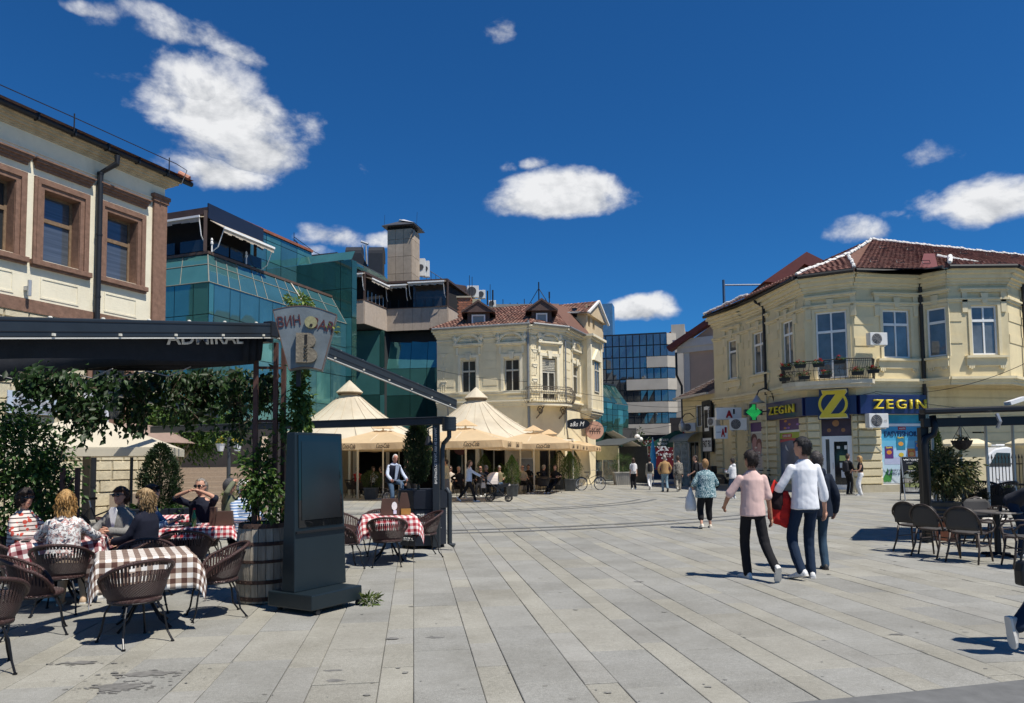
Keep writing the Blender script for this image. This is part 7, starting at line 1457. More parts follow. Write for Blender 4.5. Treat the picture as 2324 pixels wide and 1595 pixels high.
def barrel():
 g=G(577,1373);g.z=0;g+=Vector((0,.28,0));t=thing('wine_barrel','weathered oak barrel with rusty hoops planted with climbing vine','barrel',g);rnd=random.Random(9);st=M_attr('oak_stave',.9,.4,30,var=.28,scale=8,stretch=(3,3,.3));n=22;H=.9;prof=lambda s:.262+.056*math.sin(math.pi*(.08+.84*s))
 for k in range(n):
  a0,a1=6.2832*(k+.04)/n,6.2832*(k+.96)/n;b=B();gq=rnd.uniform(.7,1.15);b.tone=(.36*gq,.315*gq,.25*gq);dr=rnd.uniform(-.003,.003);rows=[]
  for j in range(9):s=j/8;r=prof(s)+dr;rows.append([(r*math.cos(a0),r*math.sin(a0),.01+H*s),(r*math.cos(a1),r*math.sin(a1),.01+H*s),((r-.03)*math.cos(a1),(r-.03)*math.sin(a1),.01+H*s),((r-.03)*math.cos(a0),(r-.03)*math.sin(a0),.01+H*s)])
  b.rings(rows);obj('stave',b,st,t)
 rust=M('rusty_hoop',(.075,.045,.035),.75,metal=.3,var=.35,scale=12,bump=.2)
 for s,h in((.03,.05),(.25,.045),(.52,.035),(.74,.045),(.96,.055)):b=B();r=prof(s)+.005;r2=prof(s+h/H)+.005;b.lathe([(r-.01,.01+H*s),(r,.01+H*s),(r2,.01+H*s+h),(r2-.01,.01+H*s+h)],40,cap=False);o=obj('hoop',b,rust,t);b=B();[b.ell(((r+.004)*math.cos(a),(r+.004)*math.sin(a),.01+H*s+h/2),(.008,)*3,6,4)for a in[-2.4+.25*k for k in range(8)]];obj('rivets',b,rust,o)
 b=B();b.lathe([(.25,H-.06),(.02,H-.04)],20);obj('soil',b,M('soil',()),t)
 brown=M('trellis_brown',(.085,.040,.032),.7,var=.25,scale=8)
 for x,y,z in((-.09,-.05,3.0),(.14,-.02,3.15),(.20,.10,3.1)):b=B();b.box((x,y,H+(z-H)/2-.1),(.05,.05,z-H+.1));obj('trellis_post',b,brown,t)
 for z in(1.5,2.15,2.8):b=B();b.bar((-.09,-.0,z),(.2,.06,z),.03,.03);obj('trellis_bar',b,brown,t)
 pts,out=[],[]
 for(c,r,k,m,s)in(((-.02,-.1,1.45),(.24,.22,.55),34,26,1),((.1,-.05,1.25),(.28,.25,.35),16,22,8),((.46,-.04,2.42),(.13,.14,.42),26,26,2),((.32,.05,2.15),(.2,.2,.4),16,16,3),((.52,.0,2.2),(.10,.10,.30),12,18,9)):
  p,o=clump_pts(c,r,k,m,s,.3,.18);pts.append(p);out.append(o)
 foliage('vine',t,np.concatenate(pts),np.concatenate(out),.072,[(.05,.115,.022),(.07,.14,.028),(.04,.085,.02),(.10,.16,.03)],1,aspect=.62,droop=.5)
 b=B();b.tube([(.3,.0,.9),(.36,.0,1.5),(.45,-.02,2.0),(.46,-.02,2.7)],.012,5);b.tube([(-.02,-.06,.86),(-.05,-.1,1.3),(0,-.08,1.8)],.012,5);obj('vine_stem',b,BARK,t)
 p,o=clump_pts((0,0,.12),(.16,.10,.10),14,14,4,.2);s=thing('sign_creeper','bright green creeper sprouting over the top of the fan sign','plant',P(680,697,8.6));foliage('leaves',s,p-np.array((0,0,.06)),o,.06,[(.14,.22,.03),(.18,.25,.05)],5,aspect=.5)
 q,o2=clump_pts((0,0,0),(.13,.05,.04),6,7,6,.2);foliage('leaves',s,q+np.array((.36,-.05,-.27)),o2,.05,[(.20,.22,.04)],7)
barrel()
def left_ivy():
 # big creeper on its steel frame
 c=P(62,1060,10.6);t=thing('climbing_creeper','tall leafy creeper covering a steel frame beside the checked table','plant',(c.x,c.y,0));brown=M('trellis_brown',())
 for x,y in((.66,-.25),(.84,-.2),(-.6,0)):b=B();b.box((x,y,.8),(.05,.05,1.6));obj('frame_post',b,brown,t)
 b=B();b.tube([(.74+.10*math.sin(k*.55),-.24,.55+.07*k)for k in range(14)],.014,6);obj('frame_scroll',b,brown,t)
 pts,out=[],[]
 for(cc,r,k,m,s)in(((-.05,0,1.75),(.68,.42,.68),100,26,11),((-.25,.0,1.0),(.66,.4,.75),80,24,12),((.36,-.1,1.35),(.40,.34,.55),50,22,13),((-.6,.1,2.2),(.55,.4,.4),44,22,14),((.62,-.2,.95),(.18,.16,.4),14,14,15)):p,o=clump_pts(cc,r,k,m,s,.45,.2);pts.append(p);out.append(o)
 foliage('leaves',t,np.concatenate(pts),np.concatenate(out),.085,IVY+[(.075,.15,.03)],21,aspect=.55,droop=.55)
 b=B();rnd=random.Random(2)
 for k in range(12):x=rnd.uniform(-.5,.4);b.tube([(x,rnd.uniform(-.1,.1),.05),(x+rnd.uniform(-.2,.2),rnd.uniform(-.2,.1),1.0),(x+rnd.uniform(-.3,.3),0,2.0)],[.018,.013,.008],5)
 obj('stems',b,BARK,t)
 # vine hanging below the ridge
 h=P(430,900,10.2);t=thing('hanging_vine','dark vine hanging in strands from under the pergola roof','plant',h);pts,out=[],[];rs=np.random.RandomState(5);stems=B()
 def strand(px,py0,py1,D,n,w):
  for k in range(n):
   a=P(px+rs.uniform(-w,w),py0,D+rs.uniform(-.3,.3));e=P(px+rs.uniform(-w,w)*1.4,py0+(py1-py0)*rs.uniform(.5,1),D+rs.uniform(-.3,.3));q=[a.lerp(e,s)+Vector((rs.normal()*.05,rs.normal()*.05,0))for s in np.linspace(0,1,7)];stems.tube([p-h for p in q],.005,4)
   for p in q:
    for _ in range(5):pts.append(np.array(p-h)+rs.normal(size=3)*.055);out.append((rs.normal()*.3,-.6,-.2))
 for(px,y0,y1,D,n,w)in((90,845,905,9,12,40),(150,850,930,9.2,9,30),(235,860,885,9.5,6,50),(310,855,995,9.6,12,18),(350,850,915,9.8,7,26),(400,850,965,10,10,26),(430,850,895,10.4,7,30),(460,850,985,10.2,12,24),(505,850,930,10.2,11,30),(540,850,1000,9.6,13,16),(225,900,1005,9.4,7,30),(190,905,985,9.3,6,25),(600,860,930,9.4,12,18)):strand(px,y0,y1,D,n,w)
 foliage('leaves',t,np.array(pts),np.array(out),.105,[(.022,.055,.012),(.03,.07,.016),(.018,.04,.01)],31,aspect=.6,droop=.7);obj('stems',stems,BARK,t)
left_ivy()
def planter_box():
 g=G(962,1246);g=Vector((g.x-.07,g.y+.42,0));t=thing('octagonal_planter','tall navy octagonal metal planter with white lettering at foot of pergola post','planter',g);navy=M('navy_metal',(.016,.020,.030),.4,metal=.3,var=.1,spec=.5)
 oc=lambda r:[(r*math.cos(math.pi/8+math.pi/4*k+.16),r*math.sin(math.pi/8+math.pi/4*k+.16))for k in range(8)]
 b=B();b.prism(oc(.47),.06,.74);o=obj('lower_box',b,navy,t,bevel=.006);b=B();b.rings([[(x,y,z)for x,y in oc(r)]for r,z in((.49,.745),(.505,1.1),(.45,1.1),(.44,1.03))]);obj('upper_box',b,navy,t,bevel=.006);b=B();b.lathe([(.44,1.04),(.02,1.06)],16);obj('soil',b,M('soil',()),t)
 for k in range(8):x,y=oc(.40)[k];b=B();b.ell((x,y,.03),(.03,.03,.03),8,6);obj('caster',b,DARKMETAL,t)
 ap=.47*math.cos(math.pi/8);wp=M('white_print',())
 for a,lines in((-math.pi/2-math.pi/4+.16,()),(-math.pi/2+.16,(('ПЧЕЛА.',.62),('ЧЕЛА.',.47),('',.3))),(-math.pi/2-math.pi/4+.16,(('КУЛТ',.62),('И ВОДКА.',.18)))):
  for s,z in lines:
   if s:n=Vector((math.cos(a),math.sin(a),0));text(s,wp,o,Matrix.Translation(n*(ap+.003)+Z3*z)@Matrix.Rotation(a+math.pi/2,4,'Z'),height=.07,width=.26 if len(s)<7 else.32,depth=.003,bold=.03)
 for a in(-2.2,-1.3,-.6):b=B();b.ell((.455*math.cos(a),.455*math.sin(a),.38),(.01,)*3,6,4);obj('bolt',b,M('zinc',()),o)
 c=thing('cypress_in_planter','loose dark green cypress growing in the octagonal planter','plant',g+Vector((-.08,-.1,1.04)));rs=np.random.RandomState(4);n=5200;z=rs.rand(n)**.8;sp=rs.randint(0,34,n);a=sp*2.4+rs.normal(0,.16,n);rad=.27*np.clip(np.sin(np.pi*np.clip(z*.9+.12,0,1)),.05,1)**.7*(.25+.8*rs.rand(n));p=np.stack([rad*np.cos(a),rad*np.sin(a),.12+z*1.25+rad*.35],1);o_=np.stack([np.cos(a)*.5,np.sin(a)*.5,np.full(n,1.2)],1)
 foliage('sprays',c,p,o_,.075,[(.022,.045,.016),(.03,.06,.02),(.04,.07,.02)],9,aspect=.3,droop=-.2);b=B();b.tube([(0,0,0),(.02,0,.5),(0,0,1.2)],[.03,.02,.006],6);obj('trunk',b,BARK,c)
planter_box()

# ------------------------------------------------------------------ tables, cloths, chairs, diners at the wine bar
BROWNC=gingham('brown_gingham',(.10,.045,.035),(.42,.33,.28),15);REDC=gingham('red_gingham',(.42,.02,.04),(.75,.34,.36),16);BURC=gingham('burgundy_gingham',(.16,.012,.025),(.5,.25,.27),14)
cafe_table((-3.74,7.58,0),R(29),'small cafe table with curved legs under brown checked cloth','brown and white checked cloth, sunlit, on empty table',BROWNC,.82,1.52,seed=1)
cafe_table((-5.45,9.0,0),R(24),'cafe table between four seated women','burgundy checked fringed cloth on the table of four women',BURC,.85,1.5,rot=R(12),seed=2)
cafe_table((-4.55,10.75,0),R(20),'cafe table in front of the moustached man','pink checked cloth with plates before moustached man',REDC,.9,1.25,seed=3,topy=.9)
cafe_table((-2.08,12.45,0),R(12),'cafe table with curved legs beside octagonal planter','bright red checked cloth with wooden menu holder on it',REDC,.82,1.5,rot=R(4),seed=4)
cafe_table((-5.9,12.6,0),R(20),'empty cafe table by the dark cypress box','red checked cloth on empty table behind the grey jacket woman',REDC,.85,1.3,seed=5)
WG='brown wicker chairs of the wine bar'
wc=wicker_chair('brown wicker tub chair pushed in at the brown checked table, back to the square',WG)
spots=[((-3.53,6.98,0),52,None),((-4.66,7.32,0),-58,'brown wicker tub chair at brown checked table, beside the blonde woman'),((-3.22,8.08,0),121,'brown wicker tub chair between brown checked table and the barrel'),((-4.12,8.38,0),207,'brown wicker tub chair at brown checked table, half hidden behind its cloth'),
 ((-4.28,6.02,0),38,'brown wicker tub chair standing alone in front of the creeper'),((-5.08,8.42,0),15,'brown wicker tub chair with blonde woman sitting in it'),((-5.15,9.75,0),175,'brown wicker tub chair under woman in grey jacket'),((-4.55,9.15,0),95,'brown wicker tub chair under woman in navy'),((-6.15,9.3,0),-70,'brown wicker tub chair under woman in dotted blouse'),
 ((-2.0,11.85,0),8,'brown wicker tub chair at red checked table, back to the square'),((-2.62,11.55,0),-60,'brown wicker tub chair at red checked table, next to totem'),((-1.55,12.85,0),112,'brown wicker tub chair at red checked table, against octagonal planter'),((-2.85,12.9,0),-110,'brown wicker tub chair half hidden behind the totem'),((-2.35,13.2,0),190,'brown wicker tub chair on far side of red checked table'),
 ((-4.35,9.95,0),10,'brown wicker tub chair with its back to the navy woman, before pink checked cloth'),((-4.8,11.5,0),185,'brown wicker tub chair under moustached man'),((-5.3,10.6,0),-80,'brown wicker tub chair under person in denim jacket'),((-6.5,12.3,0),-70,'brown wicker tub chair at empty table by cypress box'),((-5.3,12.9,0),120,'brown wicker tub chair between cypress box and moustached man'),((-4.15,11.5,0),150,'brown wicker tub chair under man in striped shirt')]
for i,(p,a,lb)in enumerate(spots):
 o=wc if i==0 else copy_tree(wc);at(o,p,R(a),lb);o.scale=(.94,)*3
def small_items():
 wood=M('menu_wood',(.075,.040,.028),.55,var=.2)
 p=Vector((-2.05,12.4,.752));t=thing('menu_holder','dark wooden menu holder on bright red checked cloth','menu holder',p,R(12));b=B();b.extr([(-.16,-.06,0),(.16,-.06,0),(.13,-.05,.27),(-.13,-.05,.27)],(0,.12,0));obj('block',b,wood,t);b=B();b.extr([(.07+.045*math.cos(6.28*k/16),-.068,.15+.07*math.sin(6.28*k/16))for k in range(16)],(0,.006,0));obj('badge',b,WHITE,t);b=B();b.box((.08,-.065,.05),(.05,.006,.06));obj('price_tag',b,M('tag_blue',(.6,.62,.75),.6),t)
 t=thing('bottle_caddy','dark wooden bottle caddy beside the menu holder','caddy',p+Vector((.22,.12,0)),R(12));b=B();b.extr([(-.09,-.07,0),(.09,-.07,0),(.09,-.07,.16),(.05,-.07,.36),(-.05,-.07,.36),(-.09,-.07,.16)],(0,.14,0));obj('crate',b,wood,t);b=B();b.lathe([(.03,0),(.03,.2),(.012,.26),(.012,.32)],12,(-.12,-.03,0));obj('bottle',b,M('dark_bottle',(.03,.02,.012),.2),t);b=B();b.box((.02,-.1,.05),(.16,.05,.1));obj('packet',b,M('gold_packet',(.32,.17,.04),.4),t)
 q=Vector((-4.35,10.62,.752));t=thing('napkin_caddy','dark wooden napkin caddy on pink checked cloth','caddy',q+Vector((.2,.1,0)),R(10));b=B();b.extr([(-.12,-.06,0),(.12,-.06,0),(.10,-.05,.2),(-.10,-.05,.2)],(0,.12,0));obj('block',b,wood,t);b=B();b.box((-.16,.02,.13),(.09,.1,.26));obj('crate',b,wood,t)
 t=thing('green_bottle','green glass bottle with red cap on pink checked cloth','bottle',q+Vector((-.18,-.05,0)));b=B();b.lathe([(.032,0),(.033,.13),(.014,.19),(.014,.235)],14);obj('glass',b,M('green_glass',(.02,.16,.03),.08,spec=.8),t,smooth=True);b=B();b.lathe([(.016,.235),(.016,.26)],10);obj('cap',b,M('red_cap',(.4,.02,.02),.4),t)
 for i,(dx,dy,r,lb)in enumerate(((-.42,-.1,.13,'white plate before the person in denim'),(-.28,.16,.12,'white plate by the green bottle'))):t=thing('plate',lb,'plate',q+Vector((dx,dy,0)));b=B();b.lathe([(.05,.0),(r*.7,.006),(r,.02),(r*.98,.024),(r*.68,.012),(.01,.01)],24);obj('dish',b,M('porcelain',(.8,.79,.76),.15,var=.02),t,smooth=True)
 t=thing('bread_basket','small pale basket on pink checked cloth','basket',q+Vector((-.34,.02,0)));b=B();b.lathe([(.06,.0),(.085,.05),(.08,.05),(.05,.02)],16);obj('bowl',b,M('straw',(.42,.33,.14),.8,var=.3,scale=30),t)
 r_=Vector((-5.45,9.0,.752));t=thing('phone','black phone lying on burgundy checked cloth','phone',r_+Vector((-.25,-.28,0)),.4);b=B();b.box((0,0,.008),(.075,.15,.012));obj('case',b,M('black_plastic',(.012,.012,.013),.3),t)
 for i,(dx,dy)in enumerate(((.22,-.22),(.3,-.1))):t=thing('glass',('dark drinking glass'if i else 'short dark tumbler')+' before the woman in grey jacket','glass',r_+Vector((dx,dy,0)));b=B();b.lathe([(.03,0),(.036,.12),(.033,.12),(.028,.01)],16);obj('tumbler',b,M('dark_drink',(.03,.02,.015),.1,spec=.8),t,smooth=True)
small_items()
def diners():
 flw=pattern_mat('floral_print',(.72,.71,.68),[(.05,.06,.09),(.30,.25,.24),(.5,.28,.25)],15,.57);dots=pattern_mat('dotted_stripe',(.66,.60,.55),[(.07,.04,.04)],22,.72,'stripe');dots2=pattern_mat('dotted_stripe_red',(.62,.56,.52),[(.06,.035,.035)],20,.74,'stripe')
 nt=dots2.node_tree;N=nt.nodes;L=nt.links;p=N['Principled BSDF'];src=p.inputs['Base Color'].links[0].from_socket;tc=N.new('ShaderNodeTexCoord');v=N.new('ShaderNodeTexVoronoi');v.inputs['Scale'].default_value=13;L.new(tc.outputs['Object'],v.inputs['Vector']);g=N.new('ShaderNodeMath');g.operation='LESS_THAN';L.new(v.outputs['Distance'],g.inputs[0]);g.inputs[1].default_value=.36;mx=N.new('ShaderNodeMix');mx.data_type='RGBA';L.new(g.outputs[0],mx.inputs[0]);L.new(src,mx.inputs[6]);mx.inputs[7].default_value=(.42,.07,.05,1);L.new(mx.outputs[2],p.inputs['Base Color'])
 S=sit(1.66);navy=fab('navy',(.012,.014,.026));grey=fab('grey_check',(.21,.205,.195),.2,scale=60);den=fab('denim_shirt',(.14,.22,.34),.2);strp=pattern_mat('blue_stripe',(.55,.58,.62),[(.10,.19,.36)],24,.5,'stripe');blk=fab('black',(.014,.014,.016));beige=fab('beige_trouser',(.32,.25,.19))
 person('woman with long blonde hair in floral blouse, seated with back to the square',(-5.10,8.45,0),R(16),1.68,**S,lean=.10,hands=((-.28,.42,.80),(.24,.44,.80)),top=flw,legs=beige,hair='long',hairc=('blonde',(.45,.27,.10)),fem=True,shoe=(.42,.30,.20),loose=.03,fat=1.1)
 person('woman in red dotted striped blouse and sunglasses beside the creeper',(-6.12,9.3,0),R(-98),1.66,**S,lean=.02,look=R(-22),hands=((-.14,.40,.80),(.2,.36,.79)),top=dots2,legs=blk,hair='curly',hairc=('dark_brown',()),fem=True,glasses=1,fat=1.18,loose=.035)
 person('woman in grey jacket and white blouse with sunglasses facing the square',(-5.15,9.78,0),R(176),1.66,**S,hands=((-.10,.38,.80),(.22,.34,.80)),top=grey,legs=blk,hair='curly',hairc=('auburn',(.07,.035,.02)),fem=True,glasses=1,fat=1.18,loose=.035,look=R(-8))
 bl=B();bl.extr([(-.055,0,.22),(.0,0,-.06),(.06,0,.22),(.03,0,.27),(-.03,0,.27)],(0,.012,0));o=obj('blouse_front',bl,fab('white',(.72,.72,.72)),bpy.data.objects[[x.name for x in bpy.data.objects if x.get('label','').startswith('woman in grey jacket')][0]]);o.location=(0,.165,.82)
 person('woman with blonde bob, sunglasses and navy jacket, seen in profile',(-4.52,9.15,0),R(82),1.66,**S,lean=-.02,hands=((-.10,.34,.70),(.1,.36,.68)),top=navy,legs=navy,hair='bob',hairc=('ash_blonde',(.40,.28,.15)),fem=True,glasses=1,fat=1.12,loose=.03)
 person('person in pale denim shirt leaning over plates, dark hair',(-5.3,10.6,0),R(-78),1.72,**S,lean=.25,nod=-.25,hands=((-.12,.48,.84),(.12,.46,.84)),top=den,legs=blk,hair='pony',hairc=('dark_brown',()),glasses=1,sleeve=.75,loose=.03)
 person('grey-haired man with white moustache raising both hands to his glasses',(-4.82,11.5,0),R(172),1.78,**sit(1.78),hands=((-.10,.20,1.22),(.10,.20,1.22)),elbow=((-1.4,.2,-.35),(1.4,.2,-.35)),top=navy,legs=blk,hair='receding',hairc=('grey',()),glasses=1,moustache=('white',(.62,.58,.52)),sleeve=.42,fat=1.15)
 person('white-haired man in blue striped shirt sitting behind the barrel',(-4.22,11.55,0),R(-120),1.74,**sit(1.74),lean=.08,hands=((-.14,.4,.8),(.14,.4,.8)),top=strp,legs=blk,hair='short',hairc=('white_hair',(.66,.64,.60)),fat=1.1,loose=.03)
 person('person with dark patterned headscarf adjusting hair, olive shirt',(-5.0,13.1,0),R(-100),1.68,**sit(1.68),hands=((-.05,.20,1.24),(.12,.14,1.30)),elbow=((-1,.3,-.2),(1,.3,-.2)),top=fab('olive',(.13,.14,.09)),legs=blk,hair='curly',hairc=('scarf',(.06,.06,.065)))
diners()
# ------------------------------------------------------------------ cafe terrace with tents and parasols, middle
def tent():
 A,C=P(793,905,36.0),P(1080,915,40.0);mid=(A+C)/2;t=thing('peaked_tent','large cream tent roof with two pointed peaks behind the parasols','tent',(mid.x,mid.y,0));cv=M('tent_canvas',(.70,.62,.48),.92,var=.10,scale=1.2,stain=.18,trans=.25);pk=[Vector((p.x-mid.x,p.y-mid.y,0))for p in(A,C)];zb=2.75;hp=2.55
 def hz(x,y):
  z=0
  for i,p in enumerate(pk):d=math.hypot((x-p.x)*(.93 if i else 1.0),(y-p.y)*1.15)/4.1;s=max(0,1-d)**1.55;z=max(z,hp*s)
  return zb+z
 b=B();nx,ny=72,34;x0,x1,y0,y1=-7.8,8.0,-3.4,3.6;d=(pk[1]-pk[0]).normalized();nrm=Vector((-d.y,d.x,0));vs=[]
 for j in range(ny+1):
  for i in range(nx+1):q=d*(x0+(x1-x0)*i/nx)+nrm*(y0+(y1-y0)*j/ny);vs.append((q.x,q.y,hz(q.x,q.y)-.12*(abs(2*j/ny-1)**6)))
 b.add(vs,[(j*(nx+1)+i,j*(nx+1)+i+1,(j+1)*(nx+1)+i+1,(j+1)*(nx+1)+i)for j in range(ny)for i in range(nx)]);obj('canopy',b,cv,t,smooth=True)
 seam=M('tent_seam',(.50,.42,.30),.9)
 for i,p in enumerate(pk):
  b=B();b.lathe([(.62,0),(.66,.03),(.03,.62)],12,(p.x,p.y,zb+hp-.32));obj('peak_cap',b,cv,t);b=B();b.tube([(p.x,p.y,0),(p.x,p.y,zb+hp)],.06,8);obj('mast',b,M('cream_pole',()),t);b=B();b.lathe([(.56,-.05),(.6,.02)],14,(p.x,p.y,zb+hp-.36),cap=False);obj('dark_collar',b,M('collar_brown',(.16,.11,.07),.9),t)
  for k in range(20):
   a=6.2832*k/20;pts=[]
   for s in range(9):r=.6+3.2*s/8;x,y=p.x+r*math.cos(a),p.y+r*math.sin(a);pts.append((x,y,hz(x,y)+.012))
   b=B();b.tube(pts,.012,4);obj('seam',b,seam,t)
 for x in(-7.4,-4.5,4.2,7.6):
  q=d*x+nrm*-3.3;b=B();b.tube([(q.x,q.y,0),(q.x,q.y,zb)],.05,8);obj('pole',b,M('cream_pole',()),t)
 # cafe front under the tent: dark interior with pale door posts
 return mid
tent()
def cafe_front():
 a,c=P(800,1050,39.5),P(1205,1050,41.3);f=Fac((a.x,a.y),(c.x,c.y),(a.x,a.y,0));t=thing('glazed_cafe','glazed cafe front with white posts and dark interior under the tent','building',(a.x,a.y,0));f=Fac((a.x,a.y),(c.x,c.y),t.location)
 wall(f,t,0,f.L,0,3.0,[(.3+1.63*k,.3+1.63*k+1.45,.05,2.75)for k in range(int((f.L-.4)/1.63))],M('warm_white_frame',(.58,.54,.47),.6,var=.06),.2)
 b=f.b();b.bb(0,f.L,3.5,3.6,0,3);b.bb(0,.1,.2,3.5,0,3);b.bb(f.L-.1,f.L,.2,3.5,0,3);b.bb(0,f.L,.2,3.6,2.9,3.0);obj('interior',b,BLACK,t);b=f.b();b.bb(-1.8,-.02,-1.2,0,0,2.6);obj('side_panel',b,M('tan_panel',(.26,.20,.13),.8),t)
 x,z=f.at(1190,1080);b=f.b();b.bb(x-.4,x+.4,-.55,-.12,.95,1.75);o=obj('air_conditioner',b,M('ac_white',()),t);b=f.b()
 for k in range(11):b.bb(x-.36,x+.36,-.575,-.551,1.0+k*.065,1.03+k*.065)
 obj('grille',b,M('grille_dark',()),o)
 x,z=f.at(1012,1010);b=f.b();
 for k,(px,w)in enumerate(((1046,.5),)):x,z=f.at(px,1012);b.extr([(x+.42*math.cos(6.2832*j/24),.05,2.35+.42*math.sin(6.2832*j/24))for j in range(24)],(0,.05,0))
 obj('round_sign',b,M('dull_red_disc',(.07,.012,.012),.5),t)
cafe_front()
PG_='peach parasols over the terrace'
ps=parasol('peach square parasol with script lettering, nearest the octagonal planter',group=PG_)
pl=[((869,1130,32.2),3.7,1.0,'peach square parasol with script lettering shading the man in red shirt'),((1057,1120,30.6),4.0,1.0,'peach square parasol with script lettering above the woman pushing a pram'),((1212,1118,36.6),4.1,1.0,'peach square parasol with script lettering over man in black T-shirt'),((1247,1112,41.5),4.0,1.0,'peach square parasol with script lettering, second in the row to the street'),((1285,1108,46.0),4.0,1.0,'peach square parasol with script lettering, last in the row to the street'),((905,1118,37.6),3.4,1.0,'peach square parasol with script lettering tucked behind the one over the red shirt')]
for i,((x,y,D),s,k,lb)in enumerate(pl):
 o=ps if i==0 else copy_tree(ps);p=P(x,y,D);at(o,(p.x,p.y,0),R(-12),lb);o.scale=(s/4.0,s/4.0,1)
def terrace_things():
 CG='dark rattan chairs on the terrace';ch=wicker_chair('dark rattan terrace chair',CG,'rattan_chair',(.035,.026,.022),'rattan_dark');first=[True]
 tb=thing('terrace_table','dark square terrace table','table',(0,0,0),0,'dark tables under the parasols');b=B();b.box((0,0,.72),(.7,.7,.03));obj('table_top',b,M('table_dark',(.05,.035,.028),.4),tb);b=B();b.tube([(0,0,.02),(0,0,.71)],.035,8);b.lathe([(.24,0),(.24,.02),(.04,.04)],16);obj('pedestal',b,DARKMETAL,tb);ft=[True]
 def place(px,D,rz,lb):o=ch if first[0]else copy_tree(ch);first[0]=False;p=P(px,1100,D);at(o,(p.x,p.y,0),R(rz),lb);return Vector((p.x,p.y,0))
 def table(px,D,lb):o=tb if ft[0]else copy_tree(tb);ft[0]=False;p=P(px,1100,D);at(o,(p.x,p.y,0),R(-12),lb)
 blk=fab('black',());red=fab('red',(.38,.03,.03));wht=fab('white',(.72,.72,.72));olive=fab('khaki',(.20,.17,.10));bei=fab('beige',(.34,.27,.18));navy=fab('navy',(.012,.014,.026));jn=fab('jeans',(.07,.12,.21),.25);S=sit(1.74)
 H=dict(short=('dark_brown',()))
 seats=[(811,36.0,200,'man in red polo shirt with folded arms on the terrace',dict(top=red,legs=blk,hands=((.08,.26,.98),(-.08,.28,.95)),sleeve=.4,glasses=1),'under man in red polo'),
 (846,36.4,-120,'woman in white top with brown hair chatting on the terrace',dict(top=wht,legs=blk,fem=True,hair='bob',hairc=('brown',()),sleeve=.4,hands=((-.1,.32,.9),(.12,.3,1.0))),'under woman in white top'),
 (862,35.2,75,'bearded man in black leaning back beside the clipped ball shrub',dict(top=blk,legs=jn,lean=-.1),'under bearded man in black'),
 (884,36.8,20,'man in red shirt seen from behind on the terrace',dict(top=red,legs=blk,sleeve=.4),'under man in red seen from behind'),
 (1022,34.8,170,'long-haired woman in cream top behind the man in black jacket',dict(top=fab('cream',(.55,.47,.38)),legs=bei,fem=True,hair='long',hairc=('brown',()),glasses=1),'under long-haired woman in cream'),
 (1041,32.8,-150,'grey-haired man in black jacket turning round beside the pram walker',dict(top=blk,legs=blk,hair='receding',hairc=('grey',()),look=R(-40)),'under man in black jacket'),
 (1090,34.0,170,'bald man with sunglasses in black behind the pram',dict(top=blk,legs=blk,hair='bald',glasses=1,skin=SKIN2),'under bald man behind the pram'),
 (1103,35.4,190,'grey-haired person smiling behind the pram',dict(top=navy,legs=blk,hair='curly',hairc=('grey',()),fem=True),'under grey-haired person behind the pram'),
 (1133,34.4,185,'man in khaki jacket and sunglasses between pram and cone shrub',dict(top=olive,legs=jn,glasses=1,hair='crop',hairc=('grey',())),'under man in khaki jacket'),
 (1189,36.4,215,'man in beige T-shirt and sunglasses leaning back by the cone shrub',dict(top=bei,legs=blk,lean=-.22,sleeve=.42,glasses=1,hair='receding',hairc=('grey',()),hands=((-.05,.30,.72),(.2,.2,.7)),fat=1.15),'under man in beige T-shirt'),
 (1199,39.4,190,'person in black with short dark hair behind man in beige',dict(top=blk,legs=blk),'under person in black behind beige T-shirt'),
 (1229,38.2,-60,'man in dark jacket seen from behind talking to man in T-shirt',dict(top=navy,legs=blk,hair='short',hairc=('grey',()),lean=.2),'under man in dark jacket'),
 (1258,36.6,150,'man in black printed T-shirt stretching his legs out',dict(top=blk,legs=blk,sleeve=.42,lean=-.15,hair='crop',shoe=(.7,.7,.7),feet=((-.05,.75,0),(.14,.70,0))),'under man in black printed T-shirt')]
 for(px,D,rz,lb,kw,cl)in seats:
  q=place(px,D,rz,'dark rattan chair '+cl);k=dict(S);k.update(kw);person(lb,q,R(rz),1.74,near=False,**k)
 for(px,D,rz,cl)in((800,33.5,-30,'standing empty by tan side panel'),(822,34,30,'empty, beside the clipped ball shrub'),(875,34,100,'empty under the parasol of the red shirt'),(1232,35.6,10,'empty, back to the square, before man in printed T-shirt'),(1061,34.5,-80,'empty behind the pram walker'),(1150,36.5,100,'empty behind the cone shrub'),(1215,37,-100,'empty beside parasol pole')):place(px,D,rz,'dark rattan chair '+cl)
 for(px,D,lb)in((830,36.6,'dark square table before man in red polo'),(1074,34.6,'dark square table before bald man'),(1120,35.2,'dark square table before man in khaki'),(1212,38.4,'dark square table between man in beige and man in dark jacket'),(1243,36.2,'dark square table before man in printed T-shirt'),(870,38,'dark square table behind bearded man')):table(px,D,lb)
 # shrubs in pots
 def sh(px,py,lb,**k):g=G(px,py);return shrub(g,lb,'clipped evergreens in grey pots',**k)
 LIME=[(.075,.12,.02),(.10,.15,.025),(.055,.09,.018)]
 sh(842,1133,'clipped ball shrub in dark square pot near man in red',h=.8,r=.42,kind='ball',potr=.27,poth=.5,seed=1,n=3600,tones=[(.04,.07,.018),(.06,.09,.02)])
 sh(1162,1126,'cone-shaped clipped evergreen in ribbed grey pot between pram and man in beige',h=1.35,r=.38,potr=.27,poth=.55,seed=2,tones=LIME,n=5200)
 sh(1293,1114,'rounded clipped evergreen in ribbed grey pot at terrace corner',h=1.45,r=.52,potr=.30,poth=.62,seed=3,tones=LIME,n=5600)
